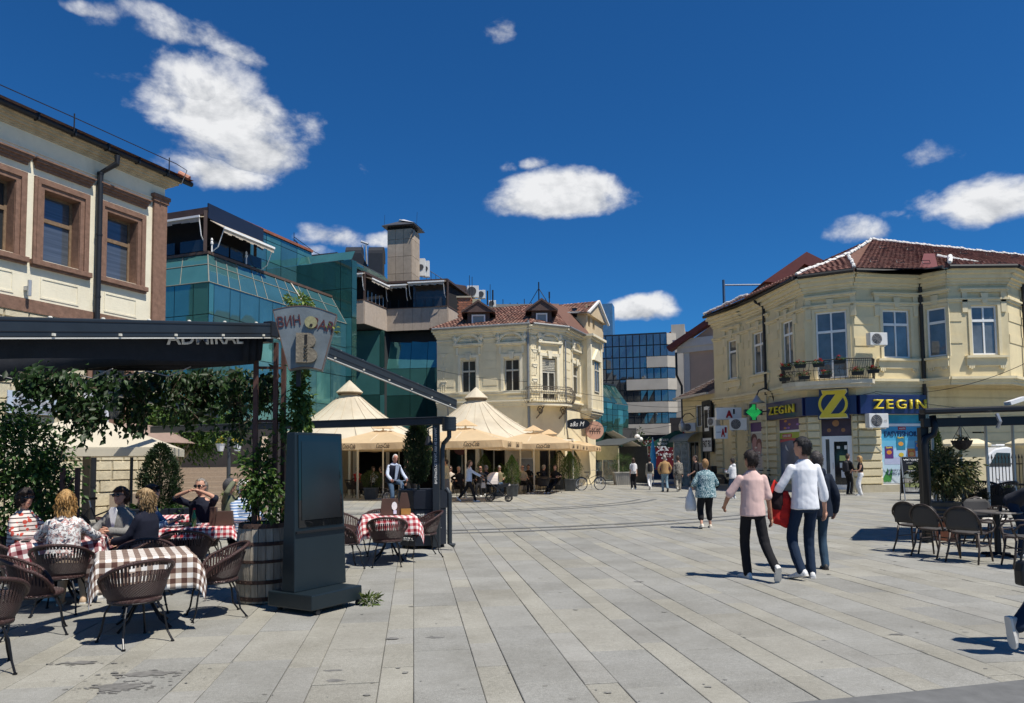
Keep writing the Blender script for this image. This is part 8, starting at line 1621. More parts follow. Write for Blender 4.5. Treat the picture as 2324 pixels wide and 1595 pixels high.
 for i,(px,D,r,hh,lb)in enumerate(((1270,40.5,.6,1.6,'dark wide evergreen behind rounded evergreen at terrace corner'),(1302,41.5,.5,1.6,'second dark evergreen on the street side of terrace corner'),(1226,43.5,.45,1.6,'slim evergreen in front of cream house under parasols'),(1099,38,.42,1.4,'lime green rounded shrub behind bald man'),(1136,37.5,.4,.9,'low lime green shrub behind man in khaki'))):
  p=P(px,1100,D);shrub((p.x,p.y,0),lb,'clipped evergreens in grey pots',h=hh,r=r,potr=.28,poth=.6,seed=10+i,tones=LIME if i>2 else CYP,n=4200)
terrace_things()

# ------------------------------------------------------------------ bicycles, pram, moped
def bicycle(label,loc,rz,fcol=(.02,.02,.022),group=None,basket=False,lean=0):
 """bicycle heading +y"""
 t=thing('bicycle',label,'bicycle',loc,rz,group);t.rotation_euler=(0,lean,rz);fm=M('bike_frame_%d'%int(sum(fcol)*500),fcol,.35,var=.05);rub=M('tyre',(.015,.015,.016),.85);al=M('bright_alloy',(.55,.55,.56),.3,metal=.8);R_=.335
 for y in(-.52,.54):
  b=B();b.tube([(0,y+R_*math.cos(6.2832*k/32),R_+R_*math.sin(6.2832*k/32))for k in range(33)],.018,7);w=obj('wheel',b,rub,t,smooth=True)
  b=B();b.tube([(0,y+(R_-.03)*math.cos(6.2832*k/32),R_+(R_-.03)*math.sin(6.2832*k/32))for k in range(33)],.011,6);obj('rim',b,al,w);b=B();[b.tube([(.02*(-1)**k,y,R_),(0,y+(R_-.03)*math.cos(6.2832*k/20),R_+(R_-.03)*math.sin(6.2832*k/20))],.0028,3)for k in range(20)];tag(obj('spokes',b,al,w),kind='stuff');b=B();b.tube([(-.045,y,R_),(.045,y,R_)],.022,8);obj('hub',b,al,w)
  b=B();b.tube([(0,y+(R_+.035)*math.cos(a),R_+(R_+.035)*math.sin(a))for a in[.35+2.5*k/14 for k in range(15)]],.016,5);obj('mudguard',b,fm,t)
 bb_,st,hd,hb=(0,.02,.30),(0,-.17,.78),(0,.37,.80),(0,.40,.66);b=B()
 for p,q,r in((bb_,st,.017),(bb_,hb,.02),(st,(0,-.52,R_),.009),(bb_,(0,-.52,R_),.010),((0,-.10,.60),hd,.016),(hd,(0,.54,R_),.014)):b.tube([p,q],r,7)
 obj('frame',b,fm,t,smooth=False);b=B();b.tube([st,(0,-.20,.92)],.013,7);obj('seat_post',b,al,t);b=B();b.rings([[(x*w,y,.95+z*.03)for x,z in((-1,0),(-.6,1),(.6,1),(1,0),(.5,-.6),(-.5,-.6))]for y,w in((-.33,.07),(-.25,.085),(-.15,.05),(-.06,.02))]);obj('saddle',b,rub,t,smooth=True)
 b=B();b.tube([hd,(0,.36,1.0)],.013,7);b.tube([(-.30,.20,1.03),(-.24,.30,1.06),(-.08,.36,1.02),(.08,.36,1.02),(.24,.30,1.06),(.30,.20,1.03)],.012,7);obj('handlebar',b,al,t);b=B();b.tube([(.07,.02,.30),(.085,.02,.14)],.01,6);b.tube([(-.07,.02,.30),(-.085,.02,.46)],.01,6);b.box((.12,.02,.13),(.09,.07,.02));b.box((-.12,.02,.47),(.09,.07,.02));b.lathe([(.08,-.004),(.08,.004)],18)if False else None;obj('cranks',b,al,t)
 b=B();b.bb(-.06,.06,-.75,-.25,.74,.752);b.tube([(.05,-.7,.74),(.04,-.53,R_)],.006,5);b.tube([(-.05,-.7,.74),(-.04,-.53,R_)],.006,5);obj('rack',b,fm,t)
 if basket:b=B();b.rings([[(x*s,.50+y*s*.75,z)for x,y in((-1,-1),(1,-1),(1,1),(-1,1))]for s,z in((.13,.78),(.17,1.0),(.16,1.0),(.12,.79))]);obj('basket',b,M('basket_black',(.02,.02,.02),.7),t)
 return t
def street_life():
 blk,jn,wht,navy=fab('black',()),fab('jeans',()),fab('white',()),fab('navy',())
 # cyclist
 p=P(897,1160,23.6);p.z=0;rz=R(-142);bicycle('black city bicycle with pale-rimmed wheel being ridden behind the octagonal planter',p,rz)
 chk=pattern_mat('pale_check_shirt',(.50,.55,.66),[(.22,.27,.42),(.62,.64,.68)],30,.62)
 c=person('white-haired man in navy vest and pale checked shirt riding a bicycle',p,rz,1.78,pelvis=(0,-.20,1.03),lean=.22,bend=.06,feet=((-.12,.02,.46),(.12,.02,.13)),knee=((-.15,1,.1),(.15,1,.1)),hands=((-.28,.20,1.08),(.28,.20,1.08)),top=chk,legs=jn,hair='receding',hairc=('white_hair',()),skin=M('ruddy_skin',(.50,.22,.15),.55),fat=1.15,vox=.014,loose=.03,nod=.1,shoe=(.03,.03,.03),look=R(-8))
 b=B();pel=Vector((0,-.20,1.03));Rm=Matrix.Rotation(-.25,3,'X');oval(b,[(pel+Rm@Vector((0,0,z)),rx*1.17+.05,ry*1.17+.055,Rm@X3,Rm@Y3)for z,rx,ry in((-.05,.165,.122),(.1,.155,.114),(.24,.15,.108),(.36,.16,.114),(.46,.15,.10),(.52,.09,.07))],20);v=obj('vest',b,navy,c,smooth=True)
 b=B();b.extr([(-.035,0,-.28),(.035,0,-.28),(.07,0,.22),(-.07,0,.22)],(0,.02,0));o=obj('shirt_front',b,chk,c);o.location=(0,.085,1.33);o.rotation_euler=(-.3,0,0)
 # pair standing behind the cypress
 a=P(934,1130,28.2);person('person in grey hooded sweatshirt and dark cap behind the planter cypress',(a.x,a.y,0),R(-60),1.80,top=fab('taupe',(.19,.165,.14)),legs=blk,hair='short',hairc=('cap',(.02,.02,.022)),hood=1,hands=((-.2,.25,1.0),(.2,.25,1.0)),loose=.035)
 a=P(922,1130,28.9);person('woman with long brown hair beside the grey hooded sweatshirt',(a.x,a.y,0),R(-100),1.70,top=blk,legs=blk,fem=True,hair='long',hairc=('brown',()))
 a=G(1013,1131.5);person('woman in beige blouse and long grey skirt standing by the pergola post',a,R(75),1.70,fem=True,top=fab('beige_light',(.50,.44,.31)),legs=blk,skirt=(.3,.26,fab('grey_skirt',(.19,.19,.20))),hair='short',hairc=('dark_brown',()),shoe=(.03,.03,.03),sleeve=.7,loose=.03,hands=((-.15,.22,1.0),(.15,.22,1.0)))
 # pram walker
 a=G(1064,1139);rz=R(-94);w=walk(1,.78,1.62);person('woman in pale blue shirt and black trousers pushing a pram',a,rz,1.64,fem=True,top=fab('pale_blue',(.50,.58,.72)),legs=blk,hair='pony',hairc=('brown',()),shoe=(.75,.75,.74),hands=((-.13,.50,1.0),(.13,.50,1.0)),lean=.06,pants_w=1.12,vox=.016,**w)
 t=thing('pram','black pram with pale cream hood on large wheels','pram',a+Vector((1.05,.02,0)),R(-94));fr=M('pram_frame',(.02,.02,.022),.4);cream=M('pram_hood',(.66,.58,.52),.9,var=.05,bump=.1);dk=fab('pram_seat',(.02,.022,.026))
 for x in(-.27,.27):
  for y,r in((-.22,.155),(.52,.125)):b=B();b.tube([(x,y+r*math.cos(6.2832*k/24),r+.012+r*.9*math.sin(6.2832*k/24))for k in range(25)],.022,7);wv=obj('wheel',b,M('tyre',()),t);b=B();[b.tube([(x,y,r+.012),(x,y+r*math.cos(6.2832*k/6),r+.012+r*.9*math.sin(6.2832*k/6))],.009,4)for k in range(6)];obj('spokes',b,fr,wv)
  b=B();b.tube([(x,-.55,1.02),(x,-.25,.80),(x,.1,.52),(x,.5,.14)],.016,6);b.tube([(x,-.22,.17),(x,.08,.5),(x,.15,.62)],.015,6);obj('frame',b,fr,t)
 b=B();b.tube([(-.27,-.55,1.02),(.27,-.55,1.02)],.018,7);obj('handle',b,fr,t)
 b=B();b.rings([[(x*.24,y+dy,z+dz)for x,dy,dz in((-1,0,0),(1,0,0),(1,.1,.16),(-1,.1,.16))]for y,z in((-.16,.62),(.12,.50),(.48,.60))]);obj('seat',b,dk,t,smooth=False);b=B();b.bb(-.2,.2,-.12,.3,.20,.36);obj('shopping_basket',b,dk,t)
 b=B();n=12;rows=[[(.27*math.cos(math.pi*k/n),-.10+.44*math.sin(a_)*math.sin(math.pi*k/n)if False else-.02+.30*math.cos(a_),.70+.46*math.sin(math.pi*k/n)*(.55+.45*math.sin(a_)))for k in range(n+1)]for a_ in[2.8-1.7*j/5 for j in range(6)]];b.rings(rows,cap=False,close=False);o=obj('hood',b,cream,t,smooth=False);o.modifiers.new('thickness','SOLIDIFY').thickness=.01
 b=B();b.box((.0,.50,.66),(.2,.16,.07));obj('footrest',b,cream,t);t2=thing('handbag','small cream handbag hanging from the pram handle','bag',a+Vector((.58,-.16,.55)),R(-94));b=B();b.rings([[(-.04,-.09,0),(.04,-.09,0),(.04,.09,0),(-.04,.09,0)],[(-.03,-.07,.22),(.03,-.07,.22),(.03,.07,.22),(-.03,.07,.22)]]);obj('pouch',b,M('bag_cream',(.60,.50,.42),.5),t2,bevel=.02);b=B();b.tube([(0,-.06,.2),(0,-.04,.42),(0,.04,.42),(0,.06,.2)],.008,5);obj('strap',b,M('bag_cream',()),t2)
 # walkers in the street, seen from behind
 tan=fab('tan_sweater',(.36,.22,.10));camo=pattern_mat('camouflage',(.20,.18,.15),[(.05,.045,.04),(.28,.26,.22)],7,.55)
 def backpack(per,col,k=1.,nm='backpack'):
  b=B();b.rings([[(x*w,y,z)for x,y in((-1,-.11),(-.9,-.20),(-.3,-.26),(.3,-.26),(.9,-.20),(1,-.11))]for w,z in((.10,.98),(.145,1.02),(.15,1.2),(.13,1.38),(.07,1.45))]);o=obj('backpack',b,M('pack_%d'%int(sum(col)*300),col,.7,var=.1),per,bevel=.02);o.scale=(k,k,k)
  b=B();[b.tube([(s*.09,-.12,1.42),(s*.10,-.02,1.47),(s*.10,.10,1.40),(s*.11,.10,1.2),(s*.12,-.1,1.02)],.018,6)for s in(-1,1)];obj('strap',b,M('pack_%d'%int(sum(col)*300),()),o)
 W=[(1437.8,1110,0,'woman in white top and wide black trousers with white backpack',dict(fem=True,H=1.68,top=wht,legs=blk,hair='long',hairc=('brown',()),pants_w=1.35,sleeve=.4,shoe=(.7,.7,.68)),(.68,.66,.66)),
  (1474.6,1110.7,3,'woman in white trousers with black backpack walking up the street',dict(fem=True,H=1.70,top=fab('sand',(.40,.36,.28)),legs=wht,hair='bun',hairc=('dark_brown',()),shoe=(.45,.42,.40),**walk(1,.5)),(.015,.016,.02)),
  (1509,1116,-2,'man in tan sweater and pale jeans with hands in pockets',dict(H=1.80,top=tan,legs=fab('pale_jeans',(.17,.25,.30),.3),hair='short',hairc=('grey',()),hands=((-.24,.08,.92),(.24,.08,.92)),elbow=((-1,-.4,0),(1,-.4,0)),shoe=(.03,.03,.03),fat=1.08,loose=.03,**walk(-1,.45)),None),
  (1539.4,1115.5,-4,'man in camouflage overalls walking beside the tan sweater',dict(H=1.76,top=camo,legs=camo,hair='short',hairc=('brown',()),pants_w=1.25,shoe=(.55,.53,.48),**walk(1,.35)),None),
  (1580,1130,80,'man in black T-shirt and backpack crossing towards the kiosk',dict(H=1.76,top=blk,legs=fab('grey_trouser',(.26,.25,.22)),hair='crop',hairc=('dark_brown',()),sleeve=.42,hands=((-.25,.25,.98),(.25,-.15,.85)),shoe=(.4,.4,.34),**walk(1,.7)),(.02,.018,.022)),
  (1601,1094,0,'dark-dressed man standing at the shop door under green awning',dict(H=1.80,top=blk,legs=blk,hair='crop',hairc=('grey',())),None),
  (1664,1131,35,'girl in white hooded jacket and jeans beside parked moped',dict(fem=True,H=1.62,top=pattern_mat('white_hoodie',(.66,.66,.66),[(.35,.35,.37)],6,.62),legs=jn,hair='bun',hairc=('dark_brown',()),hood=1,hands=((-.08,.3,1.1),(.08,.3,1.1)),shoe=(.6,.6,.6),loose=.03),None)]
 for(x,y,rz,lb,kw,bp)in W:
  per=person(lb,G(x,y),R(rz),**kw)
  if bp:backpack(per,bp,kw['H']/1.76)
 leaf=pattern_mat('teal_leaf_print',(.03,.115,.15),[(.50,.60,.60)],4.5,.62,'lines')
 g=G(1603,1199);per=person('older woman with short fair hair in teal leaf-print blouse and black capri trousers',g,R(4),1.62,fem=True,fat=1.38,top=leaf,legs=blk,leg_len=.80,hair='short',hairc=('ginger',(.30,.16,.06)),sleeve=.62,shoe=(.62,.56,.46),hands=((-.26,.20,.95),(.24,.24,.98)),loose=.04,hem=-.14,feet=((-.14,-.08,.03),(.14,.15,0)),toes=((-.1,1,-.35),(.15,1,0)),pants_w=1.35,vox=.013,nod=-.15)
 t=thing('carrier_bag','white plastic carrier bag held by the older woman','bag',g+Vector((-.33,.12,.40)));b=B();b.rings([[(x*w,y*.05,z)for x,y in((-1,-1),(1,-1),(1,1),(-1,1))]for w,z in((.10,0),(.13,.08),(.10,.3),(.04,.46),(.02,.55))]);obj('sack',b,M('white_plastic',(.7,.7,.7),.5),t,smooth=True)
 # three men in the foreground
 pink=fab('pink',(.64,.45,.41),.05);dj=fab('dark_jeans',());dj2=fab('mid_jeans',(.03,.058,.092),.35,scale=7);shirt=fab('white_shirt',(.74,.75,.78),.03)
 g=G(1712,1314);person('man in pale pink T-shirt and black jeans walking away',g,R(2),1.74,top=pink,legs=blk,hair='short',hairc=('dark_brown',()),sleeve=.46,hands=((-.30,.26,.98),(.26,.02,.82)),elbow=((-.8,-1,-.3),(.6,-1,0)),loose=.024,fat=.94,hem=-.06,skin=SKIN2,shoe=(.66,.65,.62),feet=((-.06,.10,0),(.16,-.36,.12)),toes=((-.25,1,.0),(.15,.6,-.8)),look=R(12),pants_w=1.02)
 g=G(1832,1313);per=person('tall dark-haired man in white shirt carrying a red jacket over his arm',g,R(4),1.91,top=shirt,legs=dj,hair='short',hairc=('black',(.008,.007,.008)),sleeve=.72,hands=((-.30,.30,1.12),(.30,.05,.92)),elbow=((-.6,-1,-.4),(.8,-1,0)),loose=.028,fat=.93,hem=-.06,shoe=(.68,.68,.67),feet=((-.13,-.10,.045),(.09,.06,0)),toes=((-.55,.9,-.25),(.25,1,0)),look=R(38),knee=((-.3,1,0),(.1,1,0)))
 j=thing('red_jacket','red jacket with black lining draped over the arm of man in white shirt','jacket',g+Vector((-.28,.12,0)));rd=fab('jacket_red',(.44,.022,.018),.06);b=B()
 oval(b,[(Vector((dx,dy,z)),rx,ry,X3,Y3)for z,rx,ry,dx,dy in((.66,.06,.03,.16,.0),(.72,.15,.05,.07,.0),(.80,.20,.06,.0,0),(.95,.17,.075,-.01,0),(1.08,.13,.08,.0,0),(1.18,.08,.06,.02,0))],16);o=obj('shell',fuse(b,.013,3,.03,4),rd,j);b=B();oval(b,[(Vector((dx,-.03,z)),rx,ry,X3,Y3)for z,rx,ry,dx in((.92,.06,.05,-.07),(1.0,.10,.075,-.08),(1.12,.09,.08,-.07),(1.24,.05,.05,-.03))],12);obj('lining',fuse(b,.013,3,.02,9),fab('lining_black',(.018,.010,.012)),j);b=B();b.tube([(-.17,-.03,.98),(-.19,-.02,1.08),(-.13,-.02,1.2),(-.08,0,1.32),(-.02,0,1.24)],[.03,.035,.03,.02,.02],8);obj('collar',b,rd,j,smooth=True)
 g=G(1861,1291);person('man in navy hooded sweatshirt and blue jeans beside the white shirt',g,R(-3),1.72,top=fab('navy_hoodie',(.012,.018,.032),.2),legs=dj2,hair='short',hairc=('grey_dark',()),hood=1,loose=.045,hem=-.14,shoe=(.03,.03,.03),hands=((-.24,.2,.95),(.26,.05,.85)),feet=((-.12,.05,0),(.06,-.04,0)))
 # couple at the pharmacy door
 g=G(1926,1122);per=person('young man in black jacket and backpack at the pharmacy door',g,R(-65),1.76,top=blk,legs=blk,hair='short',hairc=('brown',()),hands=((-.1,.3,1.05),(.15,.28,1.0)),shoe=(.03,.03,.03));backpack(per,(.014,.014,.018))
 g=G(1954,1124);person('blonde young woman in black top and white trousers at the pharmacy door',g,R(75),1.66,fem=True,top=blk,legs=wht,sleeve=0,hair='long',hairc=('blonde',()),hands=((-.1,.28,1.05),(.12,.28,1.0)),shoe=(.7,.7,.7),pants_w=1.45,hem=.10)
 # edge of the terrace deck, couple on the kerb
 a=G(1392,1088);dk=M('kerb_stone',(.36,.35,.32),.9,var=.12)
 d0,d1=G(1345,1096),G(1418,1075);t=thing('stone_step','pale stone step along the terrace edge where two people sit','step',(d0.x,d0.y,0));b=B();dd=(d1-d0);nn=Vector((-dd.y,dd.x,0)).normalized();pts=[Vector((0,0,0)),dd,dd+nn*5,nn*5];b.prism([(p.x,p.y)for p in pts],0,.36);obj('slab',b,dk,t,bevel=.02)
 for i,(px,lb,rz,tp,hr)in enumerate(((1383,'woman in cream tracksuit sitting on the terrace step',-95,fab('cream_track',(.52,.43,.36)),('dark_brown',())),(1394,'man in brown sitting on the terrace step beside the cream tracksuit',-100,fab('brown_top',(.16,.11,.08)),('grey_dark',())))):
  q=G(px,1089-i*3);person(lb,(q.x,q.y+.25,0),R(rz),1.68,**sit(1.68,.37),top=tp,legs=tp if i==0 else fab('brown_trouser',(.14,.10,.08)),hair='pony'if i==0 else 'short',hairc=hr,fem=i==0,lean=.2,hands=((-.1,.4,.6),(.12,.42,.6)),shoe=(.7,.7,.68))
 g=G(1340,1112);bicycle('black bicycle with front basket parked at the terrace corner',g,R(-72),basket=True)
street_life()
# ------------------------------------------------------------------ right-hand terrace
def right_terrace():
 z7=lambda x,y:(1957+.2667*x,879+.2667*y)
 c=P(2104,1228,14.2);c.z=0;t=thing('black_pergola','black flat-roofed pergola with round downpipe on the pharmacy side','pergola',c);bm=M('black_aluminium',(.014,.015,.018),.4,metal=.3,var=.1);al=M('pale_alloy_post',(.42,.43,.44),.4,metal=.6)
 zt=P(2095,936,14.1).z;zb_=P(2110,969,14.1).z;d=Vector((1,.05,0)).normalized();e=Vector((-.05,1,0))
 b=B();b.box((0,0,zb_/2),(.15,.15,zb_));obj('post',b,bm,t,bevel=.01)
 b=B();b.bar(Vector((-.06,-.1,(zb_+zt)/2-.06)),Vector((7,.2,(zb_+zt)/2+.05)),.12,.17);obj('front_beam',b,bm,t,bevel=.01);b=B();b.bar(Vector((-.16,-.28,zt+.01)),Vector((7,.0,zt+.16)),.2,.11);obj('gutter',b,bm,t,bevel=.03)
 b=B();b.quad((-.1,-.2,zt+.04),(7,.1,zt+.2),(8.2,2.3,zt+.3),(1.2,2.0,zt+.15));obj('roof_sheet',b,bm,t);b=B();b.bar((-.0,0,zt-.08),(1.2,2.0,zt),.12,.15);obj('side_beam',b,bm,t)
 b=B();b.tube([(.12,-.14,zt-.06),(.15,-.16,zt-.28),(.12,-.15,zt-.42),(-.02,-.12,zt-.5),(-.05,-.12,zt-.62),(-.05,-.12,.1)],.06,10);obj('downpipe',b,bm,t,smooth=True)
 for i,(px,D)in enumerate(((2115,15.2),(2178,15.6),(2237,15.9),(2298,16.2))):p=P(px,1000,D)-c;b=B();b.tube([(p.x,p.y,0),(p.x,p.y,zt)],.03,8);obj('alloy_post',b,al,t)
 b=B();p=P(2253,935,13.9)-c;b.tube([(p.x,p.y-.1,zt-.05),(p.x+.03,p.y-.14,zt-.2),(p.x,p.y-.1,zt-.32)],.035,6);obj('pale_strap',b,al,t);b=B();p=P(2305,905,14)-c;b.box((p.x,p.y,zt+.2),(.35,.2,.07),M4=Matrix.Rotation(-.3,4,'Y'));obj('floodlight',b,WHITE,t)
 # hanging basket
 p=P(2182,1006,14.8);h=thing('hanging_basket','dark wicker hanging basket on thin chains under the black pergola','basket',(p.x,p.y,p.z-.14));b=B();b.lathe([(.04,0),(.11,.04),(.17,.12),(.20,.2),(.19,.2),(.15,.1)],18);obj('bowl',b,M('dark_wicker',(.045,.035,.03),.8,var=.4,scale=40,bump=.6),h);b=B()
 for k in range(3):a=2.1*k;b.tube([(.19*math.cos(a),.19*math.sin(a),.2),(0,0,.52)],.005,4)
 b.tube([(0,0,.5),(0,0,.7)],.005,4);obj('chain',b,DARKMETAL,h);q,o=clump_pts((0,0,.24),(.12,.12,.07),10,10,3);foliage('dry_plant',h,q,o,.06,[(.22,.19,.14),(.12,.13,.06)],3)
 # chairs and table
 BG='dark bistro armchairs of the right terrace';ch=bistro_chair('dark bistro armchair nearest the pharmacy sign board, back to the square',BG)
 for i,(px,D,rz,lb)in enumerate(((2078,12.9,-62,None),(2122,12.2,-66,'dark bistro armchair between two others beside the terracotta pot'),(2197,11.6,-52,'dark bistro armchair drawn up to round table, back to the square'),(2232,13.5,170,'dark bistro armchair on far side of the round table'),(2325,10.9,75,'dark bistro armchair beside the bending person'))):
  o=ch if i==0 else copy_tree(ch);p=P(px,1200,D);at(o,(p.x,p.y,0),R(rz),lb)
 p=P(2262,1200,12.2);tb=thing('bistro_table','dark round bistro table on black pedestal','table',(p.x,p.y,0));b=B();b.lathe([(.02,.70),(.36,.70),(.37,.715),(.36,.73),(.02,.73)],32);obj('table_top',b,M('table_slate',(.10,.09,.085),.4),tb);b=B();b.lathe([(.05,.03),(.05,.70)],16);obj('pedestal',b,bm,tb);b=B()
 for k in range(4):a=.4+1.5708*k;b.tube([(0,0,.05),(.28*math.cos(a),.28*math.sin(a),.02)],.025,6)
 obj('foot',b,bm,tb);k=thing('coffee_cup','small dark cup on the round bistro table','cup',(p.x+.1,p.y+.05,.732));b=B();b.lathe([(.025,0),(.035,.09),(.03,.09),(.02,.01)],14);obj('cup',b,M('dark_cup',(.06,.045,.04),.3),k)
 # zebra chair behind
 z=copy_tree(ch);p=P(2258,1200,13.9);at(z,(p.x,p.y,0),R(215),'bistro armchair with black and white zebra weave');z.pop('group',None)if False else None;zm=pattern_mat('zebra_weave',(.62,.60,.56),[(.02,.02,.02)],22,.5,'stripe')
 for q in kids(z):
  if q.name.startswith(('seat','backrest'))and not q.name.startswith('seat_frame'):q.data=q.data.copy();q.data.materials[0]=zm
 # plants
 p=P(2143,1200,14.6);pl=thing('variegated_tree','variegated evergreen bush on a stem in ribbed grey pot beside black pergola','plant',(p.x,p.y,0));b=B();b.lathe([(.20,0),(.24,.36),(.255,.36),(.23,.3)],24,(.0,-.05,.0));obj('terracotta_pot',b,M('terracotta',(.42,.16,.09),.8,var=.1),pl);b=B();b.lathe([(.20,.42),(.27,.46),(.24,.50),(.28,.54),(.25,.58),(.29,.62),(.26,.66),(.31,.74),(.27,.74)],26);obj('pot',b,M('grey_planter',()),pl);b=B();b.tube([(0,0,.36),(.02,0,.9),(0,0,1.4)],.03,6);b.tube([(0,0,.9),(.2,.1,1.3)],.015,5);b.tube([(0,0,.9),(-.2,0,1.35)],.015,5);obj('trunk',b,BARK,pl)
 q1,o1=clump_pts((0,0,1.32),(.50,.42,.40),90,34,7,.35,.17);foliage('crown',pl,q1,o1,.11,[(.12,.14,.05),(.20,.20,.08),(.07,.10,.03),(.28,.24,.11)],8,aspect=.34,droop=.5)
 p=P(2195,1200,15.4);shrub((p.x,p.y,0),'round dark shrub in grey pot behind the variegated bush',None,h=.7,r=.36,kind='ball',potr=.26,poth=.55,square=False,seed=5,tones=[(.05,.055,.025),(.07,.06,.03)]);p=P(2130,1200,16.6);shrub((p.x,p.y,0),'slim dark cypress behind the variegated bush',None,h=1.9,r=.3,kind='cyp',potr=.22,poth=.4,square=False,seed=6)
 # bending person, passer-by at the frame edge
 p=P(2318,1200,12.0);person('person in dark clothes bending over the terrace chairs',(p.x,p.y,0),R(-150),1.74,lean=1.05,bend=.25,top=fab('charcoal',(.03,.032,.04)),legs=fab('dark_jeans',()),hands=((-.25,.6,.55),(.25,.6,.55)),pelvis=(0,-.1,.9),hair='short',hairc=('dark_brown',()))
 g=G(2292,1492);o=person('passer-by in dark jeans and pale canvas shoes striding past the terrace',(g.x+.68,g.y+.06,0),R(-86),1.70,fem=True,top=fab('charcoal',()),legs=fab('dark_jeans',()),shoe=(.40,.38,.36),pants_w=1.25,feet=((-.07,-.55,.16),(.08,.38,0)),toes=((.0,.15,-1),(.05,1,.05)),hair='bob',hairc=('brown',()),hands=((-.30,.15,.85),(.3,.0,.85)))
 q=P(2318,1300,6.1);t=thing('black_handbag','black leather handbag carried by the striding passer-by','bag',(q.x+.09,q.y,q.z-.1),R(4));b=B();b.rings([[(-.13*s,-.05,z),(.13*s,-.05,z),(.13*s,.05,z),(-.13*s,.05,z)]for s,z in((1,0),(1.02,.12),(.85,.2))]);obj('pouch',b,M('black_leather',(.012,.012,.013),.4),t,bevel=.02);b=B();b.tube([(-.1,0,.19),(-.06,0,.36),(.06,0,.36),(.1,0,.19)],.01,6);obj('strap',b,M('black_leather',()),t)
 # dark stacked chairs and bicycle in the shade behind
 for i,(px,D,rz,lb)in enumerate(((2222,16.8,-30,'dark rattan armchair in front of the iron fence'),(2255,16.4,20,'dark rattan armchair beside the bicycle at the iron fence'))):s=[x for x in bpy.data.objects if x.name=='rattan_chair'][0];o=copy_tree(s);p=P(px,1100,D);at(o,(p.x,p.y,0),R(rz),lb,'dark rattan chairs by the fence');o.scale=(1.25,1.25,1.3)
 p=P(2300,1120,17.5);bicycle('dark bicycle leaning by the iron fence',(p.x,p.y,0),R(25),lean=R(6))
 # sandwich board
 g=G(2072,1135);s=thing('sandwich_board','black sandwich board with apartment pictures in front of the pharmacy','sign',g,R(-12));W,H=.72,1.6;fr=M('board_frame',(.34,.34,.33),.4,metal=.5);y=lambda z:.30*(z/H)
 for sgn in(1,-1):
  b=B()
  for x in(-W/2,W/2):b.bar((x,sgn*(y(0)-.30),0),(x,sgn*(y(H)-.30),H),.035,.03)
  b.bar((-W/2,sgn*(y(H)-.30),H),(W/2,sgn*(y(H)-.30),H),.035,.03);b.bar((-W/2,sgn*(y(.25)-.30),.25),(W/2,sgn*(y(.25)-.30),.25),.035,.03);obj('leg_frame',b,fr,s)
  b=B();b.add([(-W/2,sgn*(y(.25)-.30)-.0,.25),(W/2,sgn*(y(.25)-.30),.25),(W/2,sgn*(y(H)-.30),H),(-W/2,sgn*(y(H)-.30),H)],[(0,1,2,3)]);o=obj('panel',b,M('board_black',(.012,.011,.011),.4),s)
  if sgn==1:front=o
 T=Matrix.Rotation(-math.atan(.30/H),4,'X');pl=lambda x,z,dy=-.012:Matrix.Translation((x,y(z)-.30+dy,z))@T
 text('VIKTORIJA',WHITE,front,pl(0,1.48),width=.58,height=.10,depth=.004,shear=.2,bold=.01);text('APARTMENTS',M('white_print',()),front,pl(0,1.385),width=.4,height=.03,depth=.003);text('+389 70 592 692',WHITE,front,pl(0,1.08),width=.5,height=.055,depth=.003)
 def pic(x,z,w,h,col):b=B();b.box((0,0,0),(w,.006,h));me=b.mesh('printed_picture');m=M('pic_%d_%d'%(int(col[0]*100),int(col[1]*100)),col,.5,var=.7,scale=6);me.materials.append(m);share('printed_picture',me,m,front,pl(x,z))
 pic(0,1.22,.3,.14,(.20,.22,.08));
 for k,cl in enumerate(((.22,.25,.22),(.26,.24,.20),(.20,.22,.16),(.30,.29,.26))):pic(0,.90-.165*k,.64,.155,cl)
 # iron fence, gate piers, white van behind
 for i,(px,wd)in enumerate(((2187,1.25),(2352,1.25))):
  p=P(px,1110,27.0);r=thing('gate_pier',('yellow masonry gate pier with sloped cap behind hanging basket'if i==0 else 'yellow masonry gate pier with sloped cap at the far end of iron fence'),'pier',(p.x,p.y,0),R(4));b=B();b.box((0,0,.95),(wd,.7,1.9));obj('shaft',b,YEL,r);b=B();w=wd/2;b.rings([[(x*(w+o_),yy*(.35+o_),z)for x,yy in((-1,-1),(1,-1),(1,1),(-1,1))]for o_,z in((0,1.9),(.06,1.93),(.14,1.98),(.14,2.06),(-.15,2.24))]);obj('cap',b,YTR,r)
 a,c2=P(2222,1100,26.8),P(2322,1100,26.8);f=thing('iron_fence','black iron fence with spear tops in front of white van','fence',(a.x,a.y,0));ir=M('black_iron',());L=c2.x-a.x;n=13
 for k in range(n+1):x=L*k/n;b=B();b.tube([(x,0,.1),(x,0,1.5)],.016,5);b.lathe([(.016,1.5),(.035,1.55),(.004,1.68)],6,(x,0,0));obj('picket',b,ir,f)
 for z_ in(.3,1.32):b=B();b.bar((0,0,z_),(L,0,z_),.03,.04);obj('rail',b,ir,f)
 b=B();b.bb(-.2,L+.2,-.15,.15,0,.12);obj('fence_base',b,M('grey_plinth',()),f)
 rs=np.random.RandomState(3);n=1500;pp=np.stack([rs.rand(n)*L,.25+rs.rand(n)*.3,rs.rand(n)*.45],1);gq=thing('fence_grass','unkempt green weeds behind the iron fence','plant',(a.x,a.y,0));foliage('blades',gq,pp,np.tile((0,0,1.),(n,1)),.16,[(.10,.16,.03),(.14,.19,.04)],4,aspect=.16,droop=-.3)
